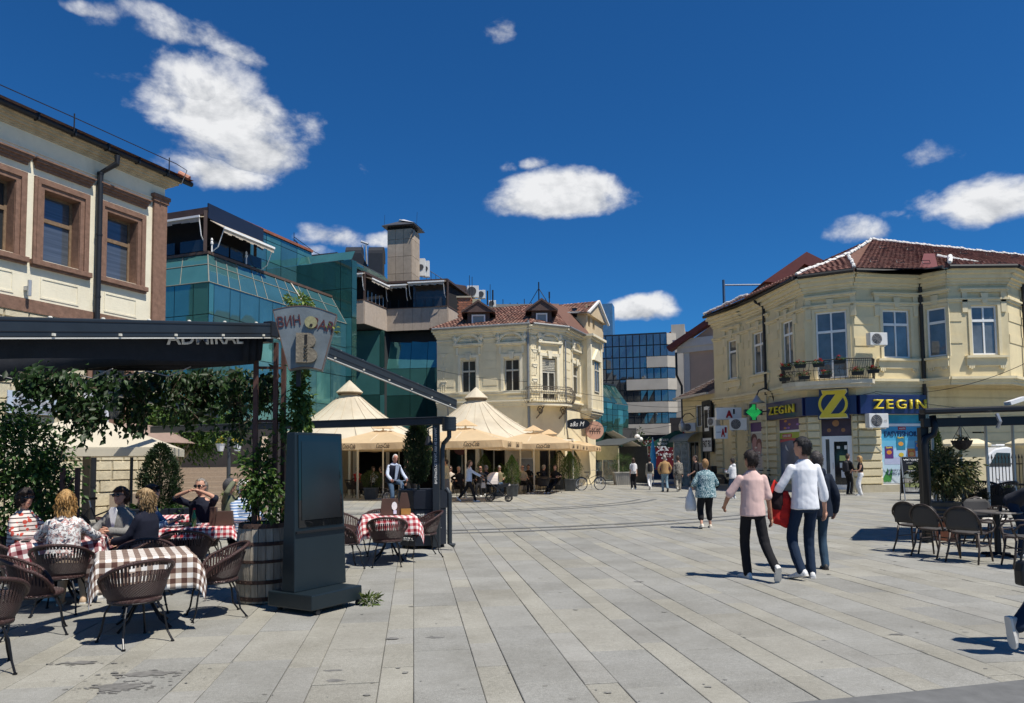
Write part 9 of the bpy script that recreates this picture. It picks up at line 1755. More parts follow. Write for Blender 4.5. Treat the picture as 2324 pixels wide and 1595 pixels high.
 p=P(2222,1100,29.6);v=thing('white_van','white van with roof rack parked behind iron fence','van',(p.x,p.y,0),R(4));wv=M('van_white',(.78,.79,.80),.25,var=.02,spec=.6,coat=.4);b=B();prof=[(0,.35),(0,1.05),(.12,1.2),(.35,1.62),(.75,1.90),(1.2,1.97),(4.6,1.97),(4.8,1.85),(4.85,.4),(4.6,.32)];b.extr([(x,0,z)for x,z in prof],(0,1.85,0));obj('body',b,wv,v,bevel=.06)
 b=B();b.extr([(.42,-.008,1.18),(1.35,-.008,1.18),(1.35,-.008,1.72),(.78,-.008,1.74)],(0,.01,0));obj('side_window',b,WGLASS,v);b=B();b.tube([(.9,.2,2.05),(4.6,.2,2.05)],.03,6);b.tube([(.9,1.6,2.05),(4.6,1.6,2.05)],.03,6);[b.tube([(x,.2,2.05),(x,1.6,2.05)],.025,6)for x in(1.2,2.4,3.6)];obj('roof_rack',b,WHITE,v);b=B();b.box((-.06,-.02,1.05),(.12,.28,.32));obj('wing_mirror',b,M('black_plastic',()),v,bevel=.03)
 for x in(.85,3.9):
  b=B();b.lathe([(.2,-.1),(.33,-.1),(.34,.1),(.2,.1)],24);me=b.mesh('wheel');me.materials.append(M('tyre',()));w_=share('wheel',me,None,v,Matrix.Translation((x,.12,.34))@Matrix.Rotation(math.pi/2,4,'X'))
 b=B();b.bb(-.03,.02,.2,.5,.62,.78);obj('headlight',b,M('red_lamp',(.35,.02,.02),.2),v)
right_terrace()

# ------------------------------------------------------------------ shops and street furniture towards the far street
def z5(x,y):return(1333+.16*x,964.3+.16*y)
def z6(x,y):return(1577+.1778*x,879+.1778*y)
def shops():
 a=P(1558,1060,48.5);c=PF[0].p0;sh_=thing('low_shop','low yellow shop row with tiled roof, green awning and phone repair sign','building',(a.x,a.y,0));f=Fac((a.x,a.y),(c.x,c.y),sh_.location);L=f.L;zt=f.at(*z4(1450,1060))[1]
 ops=[(.25,1.75,.1,2.7),(2.1,3.3,.1,2.9)];w0=f.at(*z4(1378,1300));w1=f.at(*z4(1500,1300));wz=(f.at(*z4(1440,1455))[1],f.at(*z4(1440,1175))[1]);ops.append((w0[0],w1[0],*wz))
 wall(f,sh_,-.4,L,0,zt,[o for o in ops if o[1]<L],YEL,.25);b=f.b();b.bb(-.35,L,.6,5,0,zt-.1);obj('rooms',b,BLACK,sh_)
 window(f,sh_,*ops[2],WHITE,M('curtained_glass',()),.12,cols=2,tran=None);window(f,sh_,*ops[0],M('zinc',()),M('shop_glass',()),.15,cols=2,tran=None,name='shop_door');window(f,sh_,*ops[1],DARKMETAL,M('shop_glass',()),.15,cols=2,tran=None,name='shop_door')
 e0,e1=f.M@Vector((-.7,-.5,zt)),f.M@Vector((L,-.5,zt));r0,r1=f.M@Vector((1.6,2.6,zt+1.7)),f.M@Vector((L,2.6,zt+1.7));pieces('roof_tile',tile_rows(sh_,e0,e1,r1,r0,.28,.34,[(.10,.07,.06),(.13,.09,.075)],5),TILEM,sh_,stuff='roof_tiles');b=B();b.quad(e0,e1,r1,r0);obj('roof',b,M('roof_underlay',()),sh_);b=B();b.bar(e0,r0,.16,.12);b.bar(e0,e1,.14,.12);obj('verge',b,M('pale_verge',(.5,.48,.44),.7),sh_)
 # black phone repair panel
 p0,p1=f.at(*z4(1510,1500)),f.at(*z4(1700,1120));x0=p0[0];x1=min(L-.05,x0+1.6);z0,z1=f.at(*z4(1590,1590))[1],f.at(*z4(1590,1120))[1];b=f.b();b.bb(x0,x1,-.25,-.1,z0-.9,z1);o=obj('phone_sign',b,M('sign_black',(.010,.010,.012),.35),sh_)
 b=f.b();cx=x0+.62;zc=(z0+z1)/2;b.bb(cx-.28,cx+.28,-.275,-.25,zc-.75,zc+.75);q=obj('printed_phone',b,WHITE,o);b=f.b();b.bb(cx-.23,cx+.23,-.28,-.276,zc-.55,zc+.55);obj('printed_screen',b,M('sign_black',()),q);b=f.b();b.bb(x0+.05,x1-.05,-.262,-.25,z0-.85,z0-.05);q=obj('fast_fix_strip',b,WHITE,o)
 text('FAST FIX',M('sign_black',()),q,f.T((x0+x1)/2,-.268,z0-.40),width=(x1-x0)*.85,height=.42,depth=.004,bold=.03);text('Start',WHITE,o,f.T(x1-.4,-.26,z1-.45),width=.5,height=.28,depth=.004,bold=.03)
 # green barrel awning with shop name
 p=f.at(*z5(1690,160));gz=f.at(*z5(1560,170))[1];gr=M('green_awning',(.010,.065,.05),.5,var=.1);b=f.b();n=10;A=[(-1.15*math.sin(math.pi/2*k/n),.75*math.cos(math.pi/2*k/n))for k in range(n+1)];x0,x1=-.5,2.55
 b.rings([[(x,y,gz-.45+z)for y,z in A]for x in(x0,x1)],cap=False,close=False);o=obj('barrel_awning',b,M('striped_awning',(.16,.19,.19),.5,var=.1),sh_);b=f.b();b.bb(x0,x1,-1.19,-1.15,gz-.62,gz-.3);obj('awning_front',b,gr,o)
 b=f.b();b.extr([(x0,y,gz-.45+z)for y,z in A]+[(x0,0,gz-.45)],(-.02,0,0));obj('awning_end',b,gr,o);b=f.b()
 # name board faces the square
 u=Vector((1,0,0));bp=f.M@Vector((x0-.1,-1.2,0));w=2.6;t=Matrix.Translation((bp.x+.1,bp.y-.25,gz-.02));q=B();q.xf=t;m=12;q.extr([(-1.5,0,-.5)]+[(-1.5+2.0*math.sin(math.pi/2*k/m)*1.0,0,-.5+1.0*(1-math.cos(math.pi/2*k/m))if False else-.5+1.0*math.sin(math.pi/2*k/m)**1.0)for k in range(1,m+1)]+[(1.6,0,.55),(1.6,0,-.5)],(0,.12,0));o=obj('name_board',q,gr,sh_)
 text('ДООЕЛ',WHITE,o,t@Matrix.Translation((-.25,-.012,-.12)),width=.6,height=.18,depth=.006,bold=.02);text('ЦРВЕНИ ПЕТЛИ ПРОМ',WHITE,o,t@Matrix.Translation((.35,-.012,-.36)),width=2.0,height=.17,depth=.006,bold=.02)
 q=B();q.xf=t;ro=[(0,0),(.10,-.13),(.2,-.13),(.27,.0),(.36,.18),(.26,.10),(.20,.06),(.10,.10),(.07,.22),(.10,.27),(.05,.30),(.0,.30),(-.04,.24),(-.03,.12)];q.extr([(1.05+x*1.1,-.02,.1+z*1.1)for x,z in ro],(0,.015,0));obj('rooster_emblem',q,M('rooster_red',(.30,.02,.03),.5),o)
 # projecting phone-shop boxes
 wb=M('lightbox_white',(.82,.81,.78),.4,var=.03);rd=M('lightbox_red',(.42,.015,.02),.4)
 for(xa,xb,ya,yb,D,main)in((272,592,255,410,41.2,True),(260,415,485,655,40.6,False)):
  p0,p1=P(*z6(xa,yb),D),P(*z6(xb,ya),D);s=thing('phone_shop_lightbox','large white projecting light box with red letter A'if main else 'small white projecting light box below the larger one','sign',(p0.x,p0.y,p0.z));W,H=p1.x-p0.x,p1.z-p0.z;b=B();b.bb(0,W,0,.35,0,H);o=obj('box',b,wb,s,bevel=.02)
  text('A',rd,o,Matrix.Translation((W*(.50 if main else.6),-.01,H*.45)),height=H*.62,width=H*.58 if main else H*.30,depth=.02,bold=.06);text('1',rd if not main else DARKMETAL,o,Matrix.Translation((W*(.69 if main else.82),-.01,H*.66)),height=H*.42,width=H*.14,depth=.02,bold=.06)
  if not main:text('Δ partner',DARKMETAL,o,Matrix.Translation((W*.27,-.01,H*.5)),width=W*.36,height=H*.12,depth=.01)
  b=B();b.bar((W/2,.2,H/2),(W/2+.6,2.0,H/2),.1,.1);obj('bracket',b,DARKMETAL,s)
 # pharmacy cross
 p0=P(*z6(748,315),38.0);s=thing('pharmacy_cross','black pharmacy cross with lit green dots','sign',(p0.x,p0.y,p0.z));W=.86;b=B();k=W/6;pts=[(-k,-3*k),(k,-3*k),(k,-k),(3*k,-k),(3*k,k),(k,k),(k,3*k),(-k,3*k),(-k,k),(-3*k,k),(-3*k,-k),(-k,-k)];b.extr([(x*1.05,0,z)for x,z in pts],(0,.25,0));o=obj('cross',b,M('cross_black',(.012,.02,.018),.3),s);b=B();rnd=random.Random(5)
 led=M('green_led',(.03,.75,.15),.4,emit=.7)
 for j in range(13):
  for i in range(13):
   x,z=(i-6)*.061,(j-6)*.061
   if(abs(x)+abs(z)*.9<.38 or(abs(x)<.1 and abs(z)<.41))and not(abs(x-.12)<.05 and z>.1):b.box((x,-.008,z),(.045,.012,.025))
 tag(obj('green_lights',b,led,o),kind='stuff');b=B();b.bar((.3,.2,0),(1.0,.9,.1),.06,.06);obj('bracket',b,DARKMETAL,s)
 # wall air conditioners, each its own thing
 ac=M('ac_white',());dg=M('grille_dark',())
 def aircon(x,y,D,w,label,rz=0,grp=None):
  p=P(x,y,D);h=w*.68;s=thing('air_conditioner',label,'air conditioner',(p.x,p.y,p.z-h/2),rz,grp);b=B();b.bb(-w/2,w/2,-.32,0,0,h);obj('casing',b,ac,s,bevel=.015);b=B();r=h*.42
  for q in range(4):b.tube([(-w*.12+r*(1-q*.24)*math.cos(6.2832*k/20),-.335,h/2+r*(1-q*.24)*math.sin(6.2832*k/20))for k in range(21)],.009,4)
  for q in range(8):a=.785*q;b.bar((-w*.12,-.332,h/2),(-w*.12+r*math.cos(a),-.332,h/2+r*math.sin(a)),.008,.008)
  obj('fan_guard',b,M('guard_grey',(.33,.33,.33),.5),s);b=B();b.extr([(-w*.12+r*.95*math.cos(6.2832*k/20),-.325,h/2+r*.95*math.sin(6.2832*k/20))for k in range(20)],(0,.006,0));obj('fan',b,dg,s);b=B();b.bar((-w*.35,-.3,-.04),(-w*.35,.05,-.04),.04,.04);b.bar((w*.35,-.3,-.04),(w*.35,.05,-.04),.04,.04);obj('bracket',b,ac,s);return s,w,h
 s,w,h=aircon(1984,955,33.75,.95,'white air conditioner under the navy sign band beside the fish oil poster',R(8));text('LG',M('print_grey',()),s,Matrix.Translation((w*.33,-.338,h*.5)),width=.14,height=.08,depth=.004)
 aircon(1984,771,33.8,.85,'white air conditioner on the upper wall beside the balcony',R(8));aircon(*z6(570,470),40.2,.95,'white air conditioner below the large white light box',R(-35));aircon(*z4(1300,1465),47.0,.8,'white air conditioner on the low shop wall above green awning',R(-20))
 aircon(*z6(262,438),42.6,.7,'white air conditioner wedged behind the large light box',R(-60))
 # flower boxes on the pharmacy balcony
 f=PF[3];bx=M('black_box',(.02,.022,.02),.6);rs=random.Random(3)
 spots=[(-.75,-.85,.68),(-.05,-1.2,.70),(.75,-1.24,.68),(1.65,-1.24,.76),(-.85,-.7,.18),(.1,-1.15,.16),(1.0,-1.18,.16),(2.35,-1.1,.22),(2.95,-.7,.3)]
 fb_lab=['on the top rail at the street end','on the top rail beside the end box','on the top rail before the balcony door','on the top rail next to the air conditioner','low on the railing at the left corner','low on the railing under the second top box','low on the railing under the balcony door','low on the railing below the air conditioner','hung alone on the short side of the balcony']
 for i,(x,y,z)in enumerate(spots):
  W=f.W@Vector((x,y,PZL+z));s=thing('flower_box','black flower box with red geraniums '+fb_lab[i],'flower box',W,math.atan2(f.d.y,f.d.x),'geranium boxes on the balcony');b=B();b.rings([[(-.26*k,-.07*k,zz),(.26*k,-.07*k,zz),(.26*k,.07*k,zz),(-.26*k,.07*k,zz)]for k,zz in((.85,0),(1,.16))]);obj('trough',b,bx,s)
  p,o=clump_pts((0,0,.24),(.27,.10,.10),12,16,i,.2,.25);foliage('leaves',s,p,o,.06,GREEN,i);p,o=clump_pts((0,-.04,.30),(.25,.10,.10),5,12,i+50,.4,.12);foliage('blooms',s,p,o,.05,[(.45,.015,.02),(.35,.01,.02)],i+90,aspect=.9)
 # red hoarding, planters, globe lamps, blue folded parasol and cart, awnings far down the street
 a,c=P(*z5(790,460),72),P(*z5(1300,460),71);h=thing('red_hoarding','dark red hoarding with white dots and logo at the end of street','hoarding',(a.x,a.y,0));f=Fac((a.x,a.y),(c.x,c.y),h.location);zt,zb_=f.at(*z5(1000,215))[1],0;b=f.b();b.bb(0,f.L,0,.2,0,zt);o=obj('panel',b,M('hoarding_red',(.13,.008,.016),.5,var=.1),h);b=f.b();rnd=random.Random(2)
 for k in range(90):x,z=rnd.uniform(.1,f.L-.1),(zt-rnd.random()**2*1.8-.1 if rnd.random()<.6 else 1.5+rnd.random()*1.3);r=rnd.uniform(.03,.09);b.extr([(x+r*math.cos(1.047*j),-.012,z+r*math.sin(1.047*j))for j in range(6)],(0,.01,0))
 tag(obj('white_dots',b,M('white_print',()),o),kind='stuff');b=f.b();x,z=f.at(*z5(1080,320));b.extr([(x-.45,-.02,z-.3),(x,-.02,z+.45),(x+.45,-.02,z-.3),(x+.25,-.02,z-.3),(x,-.02,z+.1),(x-.15,-.02,z-.12),(x+.1,-.02,z-.25)],(0,.01,0));obj('triangle_logo',b,M('white_print',()),o);text('ALTA BANKA',M('white_print',()),o,f.T(x,-.02,z-.65),width=2.0,height=.2,depth=.01)
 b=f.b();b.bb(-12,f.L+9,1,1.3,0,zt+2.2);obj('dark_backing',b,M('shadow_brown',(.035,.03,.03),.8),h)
 for i,(x,y,D)in enumerate(((705,170,55),(750,205,58))):
  p=P(*z5(x,y),D);s=thing('globe_lamp','street lamp with white globe on slim black post'if i==0 else 'second white globe lamp just beyond the first','lamp',(p.x,p.y,0));b=B();b.tube([(0,0,0),(0,0,p.z-.3)],.06,8);obj('post',b,DARKMETAL,s);b=B();b.ell((0,0,p.z),(.21,.21,.21)if i==0 else(.20,.20,.20),18,12);obj('globe',b,M('opal_globe',(.78,.77,.74),.3,var=.02),s,smooth=True)
 p=P(*z5(930,600),46);s=thing('folded_parasol','closed bright blue parasol beside the vendor cart','parasol',(p.x,p.y,0));b=B();b.lathe([(.05,.9),(.17,1.1),(.20,1.5),(.16,2.1),(.05,2.75),(.0,2.9)],12);obj('canopy',b,M('blue_canvas',(.05,.30,.55),.8,var=.15,scale=4),s);b=B();b.tube([(0,0,0),(0,0,2.95)],.025,6);obj('pole',b,WHITE,s)
 s=thing('vendor_cart','low blue vendor cart in the street','cart',(p.x+.9,p.y+.6,0));b=B();b.bb(-1.0,1.0,-.4,.4,.35,.95);obj('body',b,M('cart_navy',(.015,.03,.08),.5),s);b=B();[b.tube([(x,y,0),(x,y,1.05)],.03,6)for x in(-1,1)for y in(-.4,.4)];b.bar((-1,-.4,1.05),(1,-.4,1.05),.06,.06);b.bar((-1,-.42,.1),(1,-.42,.1),.06,.06);obj('frame',b,M('cart_blue',(.03,.12,.35),.5),s)
 # plastic-sheeted terrace, planter, dark kiosk row on the left side of street
 a,c=P(1333,1060,50),P(1405,1060,48);t=thing('sheeted_terrace','terrace screened with clear plastic sheets and cream trim','pavilion',(a.x,a.y,0));f=Fac((a.x,a.y),(c.x,c.y),t.location);zt=f.at(*z5(230,300))[1];b=f.b();b.bb(-.3,f.L,-.1,.0,zt-.9,zt);obj('valance',b,M('pale_olive_canvas',(.40,.38,.24),.8),t);b=f.b();b.extr([(-.3,-.1,zt),(f.L+.1,-.1,zt),(f.L-.2,2.5,zt+.5),(-.3,2.5,zt+.5)],(0,0,.06));obj('roof_sheet',b,M('dark_roof_sheet',(.07,.075,.07),.6),t)
 for x in(0,f.L*.5,f.L-.05):b=f.b();b.tube([(x,-.02,0),(x,-.02,zt)],.05,6);obj('post',b,M('warm_white_frame',()),t)
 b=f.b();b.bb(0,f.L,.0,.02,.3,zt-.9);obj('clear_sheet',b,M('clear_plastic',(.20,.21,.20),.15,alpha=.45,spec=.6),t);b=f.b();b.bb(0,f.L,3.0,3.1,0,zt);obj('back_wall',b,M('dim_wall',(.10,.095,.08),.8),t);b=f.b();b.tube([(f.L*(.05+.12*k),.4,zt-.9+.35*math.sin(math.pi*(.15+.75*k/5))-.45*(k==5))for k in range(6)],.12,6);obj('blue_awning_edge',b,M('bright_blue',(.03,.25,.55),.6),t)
 p=P(1350,985+15,47);s=thing('round_sign','round pale pink cafe sign on bracket beyond the last parasol','sign',(p.x,p.y,p.z-.5));b=B();b.extr([(.58*math.cos(6.2832*k/28),0,-.15+.58+.58*math.sin(6.2832*k/28))for k in range(28)],(0,.1,0));o=obj('disc',b,M('pink_disc',(.55,.33,.25),.5,var=.03),s);s.location=P(*z5(100,75),47);s.location.z-=.43;text('САГАР',DARKMETAL,o,Matrix.Translation((0,-.012,.50)),width=.75,height=.18,depth=.006);b=B();b.bb(-.38,.38,-.014,0,.36,.39);[b.bb(-.3+.15*k,-.27+.15*k,-.014,0,.2,.36)for k in range(5)];obj('emblem_bars',b,DARKMETAL,o);b=B();b.bar((-.55,.05,.43),(-1.6,.4,.43),.04,.04);obj('bracket',b,DARKMETAL,s)
 p=P(1298,1012,43.8);s=thing('oval_sign','black oval salon sign with white script on the corner house','sign',(p.x+.3,p.y-.2,p.z+1.3));b=B();b.extr([(.75*math.cos(6.2832*k/28),0,.32*math.sin(6.2832*k/28))for k in range(28)],(0,.08,0));o=obj('board',b,M('sign_black',()),s);text('a&s M',WHITE,o,Matrix.Translation((0,-.01,0)),width=.85,height=.28,depth=.006,shear=.3)
 for i,(x0,y0,x1,D)in enumerate(((560,235,680,58),(620,230,800,54))):
  p0,p1=P(*z5(x0,y0),D+5),P(*z5(x1,330),D);s=thing('street_awning','pale striped awning on the far left shop front'if i==0 else 'nearer pale striped awning projecting over the street','awning',(p1.x,p1.y,p1.z));b=B();b.extr([(-2.2,.3,1.3),(0,0,0),(0,3.5,0),(-2.2,3.8,1.3)],(0,0,.05));obj('sheet',b,M('awning_sand',(.52,.45,.36),.9),s);b=B();b.extr([(0,0,-.35),(0,3.5,-.35),(0,3.5,0),(0,0,0)],(.03,0,0));obj('valance',b,M('awning_sand',()),s)
 p=P(*z5(600,480),62);s=thing('street_kiosk','dark ivy-clad cafe front under the awnings','building',(p.x-1,p.y,0));b=B();b.bb(-5,1.6,0,4,0,4.2);obj('front',b,M('dark_cladding',(.07,.07,.075),.6),s);q,o=clump_pts((1.5,-.3,2.0),(1.4,.5,1.9),40,30,4,.3);foliage('ivy',s,q,o,.2,CYP,4)
 g=P(*z5(500,680),47);shrub((g.x,g.y,0),'low green hedge in stone trough at the street terrace',None,h=.6,r=.7,kind='ball',potr=.6,poth=.8,seed=9,tones=GREEN,n=3000,ptm=M('kerb_stone',()))
 # vitrine, moped, parked bicycles by the pharmacy
 p=P(*z5(1240,760),44.5);s=thing('glass_vitrine','tall pale glass vitrine outside the shop','vitrine',(p.x,p.y,0));b=B()
 for x in(0,.42,.84):b.bb(x-.04,x+.04,-.04,.04,0,2.6)
 b.bb(0,.84,-.04,.04,2.52,2.6);b.bb(0,.84,-.04,.04,0,.15);[b.bb(0,.84,-.02,.02,.5+.4*k,.53+.4*k)for k in range(5)];obj('frame',b,M('vitrine_frame',(.42,.38,.30),.6),s);b=B();b.bb(.04,.8,.05,.5,.15,2.5);obj('shelves',b,M('vitrine_goods',(.38,.35,.27),.6,var=.5,scale=5),s)
 g=G(*z5(1930,900));t=thing('moped','black moped with chrome handlebar parked at the kerb','moped',g,R(-150));bk=M('moped_black',(.015,.015,.017),.3,spec=.6);ch=M('bright_alloy',())
 for y in(-.6,.62):b=B();b.tube([(0,y+.27*math.cos(6.2832*k/24),.29+.27*math.sin(6.2832*k/24))for k in range(25)],.045,8);w=obj('wheel',b,M('tyre',()),t);b=B();[b.tube([(0,y,.29),(0,y+.25*math.cos(6.2832*k/8),.29+.25*math.sin(6.2832*k/8))],.012,4)for k in range(8)];obj('spokes',b,ch,w)
 b=B();b.rings([[(x*w,y,z+dz)for x,dz in((-1,-.1),(1,-.1),(1,.08),(-1,.08))]for y,w,z in((-.85,.08,.72),(-.5,.13,.70),(-.1,.12,.66),(.1,.1,.5),(.15,.1,.35))]);obj('seat',b,bk,t,bevel=.03);b=B();b.bb(-.12,.12,-.35,.2,.25,.5);b.tube([(0,.62,.29),(0,.45,.75),(0,.38,1.0)],.035,7);b.rings([[(x*.11,y,z)for x in(-1,1)]+[(x*.09,y+.16,z)for x in(1,-1)]for y,z in((.3,.6),(.28,.86))]);obj('body',b,bk,t);b=B();b.tube([(-.36,.22,1.06),(-.3,.3,1.08),(-.1,.38,1.0),(.1,.38,1.0),(.3,.3,1.08),(.36,.22,1.06)],.016,7);obj('handlebar',b,ch,t);b=B();b.ell((0,.50,.92),(.09,.07,.09),12,8);obj('headlamp',b,ch,t);b=B();b.bb(-.22,.22,-1.1,-.65,.78,1.2);obj('delivery_box',b,bk,t,bevel=.03)
 for i,(x,y,rz,lb,bs)in enumerate(((985,1290,-60,'black bicycle parked under the portrait poster',True),(930,1290,-75,'dark bicycle with red basket parked behind the pink T-shirt man',True))):bicycle(lb,G(*z6(x,y))+Vector((0,.5*i,0)),R(rz),basket=bs)
 # wall lamps on the low shop / pharmacy corner, overhead cables
 p=P(*z4(1205,1440),46);s=thing('wall_lantern','grey glass wall lantern on scrolled iron bracket above green awning','lamp',p);b=B();b.lathe([(.03,-.42),(.18,-.3),(.22,-.05),(.20,.05),(.08,.28),(.03,.42)],12);obj('lantern',b,M('lamp_grey',()),s,smooth=True);b=B();b.tube([(0,.0,.42),(.2,0,.7),(.5,0,.75),(.8,.1,.5)],.03,6);obj('bracket',b,DARKMETAL,s)
 p=P(*z6(790,175),38.4);s=thing('wall_lantern','pale bell-shaped lamp on curled bracket above the pharmacy cross','lamp',p);b=B();b.lathe([(.42,-.1),(.2,.05),(.08,.25),(.04,.3)],14);obj('shade',b,M('lamp_grey',()),s,smooth=True);b=B();b.tube([(0,0,.3),(.1,0,.55),(.4,0,.68),(.8,.1,.5),(.95,.2,.0)],.035,6);obj('bracket',b,DARKMETAL,s)
 cm=M('cable_black',(.015,.015,.015),.7);rnd=random.Random(12)
 def cable(p0,p1,sag,label,n=14):
  s=thing('overhead_cable',label,'cable',p0);b=B();b.tube([p0.lerp(p1,k/n)-Vector((0,0,sag*4*(k/n)*(1-k/n)))-p0 for k in range(n+1)],.014,4);obj('wire',b,cm,s)
 cable(P(1205,868,42),P(1640,905,43),.5,'thin cable from the corner house balcony across the street');cable(P(1290,925,43),P(1530,985,60),.4,'thin cable from corner house towards the office block');cable(P(1340,905,44),P(1625,918,43.5),.3,'thin cable between corner house and the low shop');cable(P(1342,935,44),P(1622,912,43),.5,'slack thin cable crossing above the globe lamps');cable(P(1330,960,44),P(1625,930,43),.7,'lowest slack cable crossing above the globe lamps')
 cable(P(1746,900,38.9),P(1985,890,33.4),.25,'cable along the pharmacy front above the navy sign');cable(P(1985,888,33.4),P(2335,820,30),.5,'long dark cable rising from the pharmacy sign to the right');cable(P(1985,892,33.4),P(2330,930,33),.25,'cable drooping along the pharmacy bay');cable(P(992,840,43),P(1200,866,42),.12,'cable along upper front of the corner house')
 # contrails and a bird are left to the sky
shops()

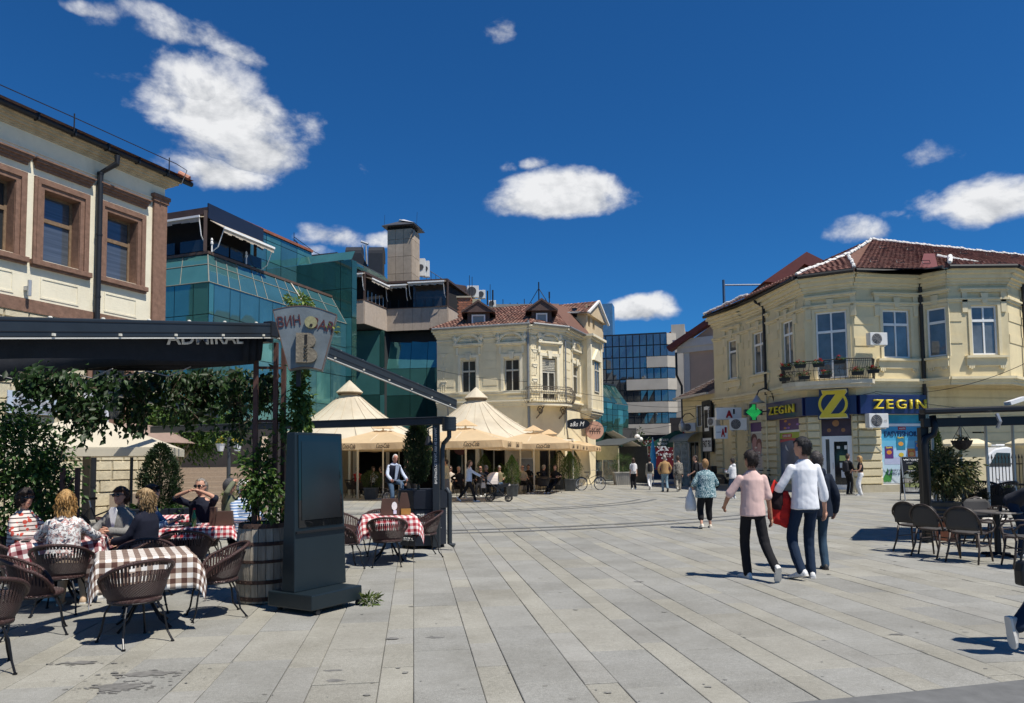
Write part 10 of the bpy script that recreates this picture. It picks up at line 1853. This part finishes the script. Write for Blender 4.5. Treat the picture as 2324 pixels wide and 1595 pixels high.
# ------------------------------------------------------------------ behind the wine bar: tree, cream parasol, stairs, planters, posters
def backyard():
 bx,bz=LHF.at(210,900)
 for(xa,ya,xb,yb,lb,col)in((178,1010,238,868,'tall poster with black and white photographs on house wall',(.62,.62,.66)),(5,940,120,890,'wide blue-grey photo poster on the house wall behind the creeper',(.45,.52,.62))):
  x0,z0=LHF.at(xa,ya);x1,z1=LHF.at(xb,yb);z0=LHF.at((xa+xb)/2,ya)[1];z1=LHF.at((xa+xb)/2,yb)[1];s=thing('wall_poster',lb,'poster',LHF.W@Vector((x0,-.16,z0)),math.atan2(LHF.d.y,LHF.d.x));b=B();b.bb(0,x1-x0,-.03,0,0,z1-z0);o=obj('board',b,M('poster_%d'%int(col[0]*100),col,.5,var=.06),s)
  for k in range(3):b=B();h=(z1-z0)/3;b.bb((x1-x0)*.1,(x1-x0)*.9,-.036,-.03,h*k+h*.12,h*k+h*.88);obj('printed_photo',b,M('photo_grey_%d'%k,(.25+.08*k,.26+.08*k,.29+.08*k),.5,var=.8,scale=4),o)
 p=P(195,1120,15.5);t=thing('cream_parasol','cream square parasol on dark post in front of the house wall','parasol',(p.x,p.y,0),R(20));cv=M('cream_canvas',(.66,.60,.47),.9,var=.05,trans=.25);zt,ze=P(200,945,15.5).z,P(340,1030,15.5).z;h=1.75;b=B();n=10
 for k in range(4):
  (ax,ay),(cx,cy)=[(-h,-h),(h,-h),(h,h),(-h,h)][k],[(h,-h),(h,h),(-h,h),(-h,-h)][k];b.rings([[((ax*(1-w/8)+cx*w/8)*s,(ay*(1-w/8)+cy*w/8)*s,zt+(ze+.12-zt)*s**1.15-.06*math.sin(math.pi*w/8)*s)for w in range(9)]for s in[j/n for j in range(n+1)]],cap=False,close=False)
 obj('canopy',b,cv,t);b=B();[b.quad((ax,ay,ze-.05),(cx,cy,ze-.05),(cx,cy,ze+.12),(ax,ay,ze+.12))for(ax,ay),(cx,cy)in(((-h,-h),(h,-h)),((h,-h),(h,h)),((h,h),(-h,h)),((-h,h),(-h,-h)))];obj('valance',b,cv,t);b=B();b.box((0,0,zt/2),(.13,.13,zt));obj('post',b,M('post_taupe',(.10,.085,.07),.7),t)
 p=P(300,985,19);t=thing('brown_parasol','taupe parasol half hidden by hanging vine','parasol',(p.x,p.y,0));z=P(300,958,19).z;b=B();b.rings([[(r*math.cos(6.2832*k/16)*1.0,r*math.sin(6.2832*k/16),z-.55*(r/1.5)**1.6)for k in range(16)]for r in(.05,.5,1.0,1.5)],cap=False);obj('canopy',b,M('taupe_canvas',(.36,.26,.21),.9,trans=.3),t,smooth=True);b=B();b.tube([(0,0,0),(0,0,z)],.04,6);obj('pole',b,DARKMETAL,t)
 # small tree
 p=P(385,1120,20.5);t=thing('small_tree','small green tree with forked pale trunk beside the house corner','tree',(p.x,p.y,0));pz=lambda y:P(400,y,20.5).z;b=B();b.tube([(0,0,0),(.02,0,.6),(.12,0,1.25),(.30,0,1.75),(.5,0,2.2)],[.11,.09,.075,.055,.03],8);b.tube([(.12,0,1.25),(-.15,0,1.7),(-.4,.1,2.2)],[.06,.045,.03],7);b.tube([(.30,0,1.75),(.9,.1,2.4)],[.05,.025],6);b.tube([(.2,0,1.5),(.3,-.3,2.3)],[.05,.02],6);obj('trunk',b,M('pale_bark',(.34,.27,.18),.9,var=.2,scale=9),t)
 pts,out=[],[]
 for(c,r,k,m,s)in(((.3,0,2.45),(1.5,1.2,.75),110,30,1),((-.5,0,2.9),(.8,.8,.6),46,28,2),((1.2,0,2.7),(.8,.8,.6),46,28,3),((.3,0,3.1),(1.1,1,.6),46,28,4)):q,o=clump_pts(c,r,k,m,s,.35,.15);pts.append(q);out.append(o)
 foliage('crown',t,np.concatenate(pts),np.concatenate(out),.13,GREEN+[(.11,.18,.03)],6,aspect=.5)
 # thuja in dark box, stairs, stone wall, lamp post, ball plant, bicycle
 p=P(362,1150,14.2);t=thing('dark_planter_box','dark rectangular planter box with thuja before the house corner','planter',(p.x,p.y,0),R(18));b=B();b.bb(-.62,.62,-.3,.3,.05,.8);obj('box',b,M('navy_metal',()),t,bevel=.01);text('OMFF',M('white_print',()),t,Matrix.Translation((.3,-.305,.45)),width=.4,height=.1,depth=.004)
 q=thing('thuja','dense dark thuja growing in the dark planter box','plant',(p.x,p.y,.75));rs=np.random.RandomState(8);n=5200;z=rs.rand(n);a=rs.rand(n)*6.2832;rad=.34*np.sin(np.pi*np.clip(z*.8+.2,0,1))**.6*(.7+.35*rs.rand(n))*(1+.15*np.sin(a*6+z*12));foliage('crown',q,np.stack([rad*np.cos(a),rad*np.sin(a),z*1.25],1),np.stack([np.cos(a),np.sin(a),np.full(n,.9)],1),.07,[(.02,.042,.016),(.03,.055,.018)],3,aspect=.35,droop=-.1);q2,o2=clump_pts((0,0,.05),(.6,.3,.12),26,14,3);foliage('skirt',q,q2,o2,.09,IVY,9);b=B();b.tube([(0,0,-.05),(0,0,1.1)],[.04,.01],6);obj('trunk',b,BARK,q)
 gr=M('pink_granite',(.30,.235,.175),.8,var=.12,scale=20);p=P(470,1130,24);t=thing('stone_stairs','granite stairs with side wall rising behind the moustached man','stairs',(p.x,p.y,0),R(18))
 for k in range(9):b=B();b.bb(-1.1+.0,1.6,-.2+.33*k,.13+.33*k,0,.165*(k+1));obj('step',b,gr,t)
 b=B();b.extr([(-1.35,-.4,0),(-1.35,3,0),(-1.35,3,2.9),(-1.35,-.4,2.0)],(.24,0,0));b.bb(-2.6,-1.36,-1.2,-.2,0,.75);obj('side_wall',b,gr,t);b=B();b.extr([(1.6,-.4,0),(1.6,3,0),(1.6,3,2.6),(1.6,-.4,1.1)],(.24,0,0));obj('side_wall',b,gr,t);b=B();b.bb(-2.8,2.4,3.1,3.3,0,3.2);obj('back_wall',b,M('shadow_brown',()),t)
 p=P(518,1110,19.5);t=thing('lamp_post','grey cast lamp post with hanging flower pots near the stairs','lamp',(p.x,p.y,0));b=B();b.lathe([(.12,0),(.12,.15),(.07,.25),(.06,1.0),(.05,1.05),(.05,2.3),(.07,2.32)],14);obj('column',b,M('lamp_iron',(.07,.075,.08),.5,metal=.4),t)
 for s in(-1,1):
  b=B();b.lathe([(.07,1.95),(.12,2.15),(.13,2.15),(.11,2.1)],14,(s*.22,0,0));obj('flower_pot',b,WHITE,t);q,o=clump_pts((s*.22,0,2.22),(.14,.14,.08),8,12,5+s);foliage('flowers',t,q,o,.05,[(.45,.35,.03),(.10,.16,.03)],7+s)
 p=P(537,1120,16.5);shrub((p.x,p.y,0),'round bright green box ball in pale bowl beside the lamp post',None,h=.5,r=.28,kind='ball',potr=.2,poth=.75,square=False,seed=14,tones=[(.10,.17,.02),(.13,.2,.03)],n=2400,leaf=.04,ptm=M('zinc',()))
 p=P(228,1140,15.0);bicycle('dark bicycle with child seat leaning by the stone house wall',(p.x,p.y,0),R(-70))
backyard()
bpy.data.scenes.remove(WORK)
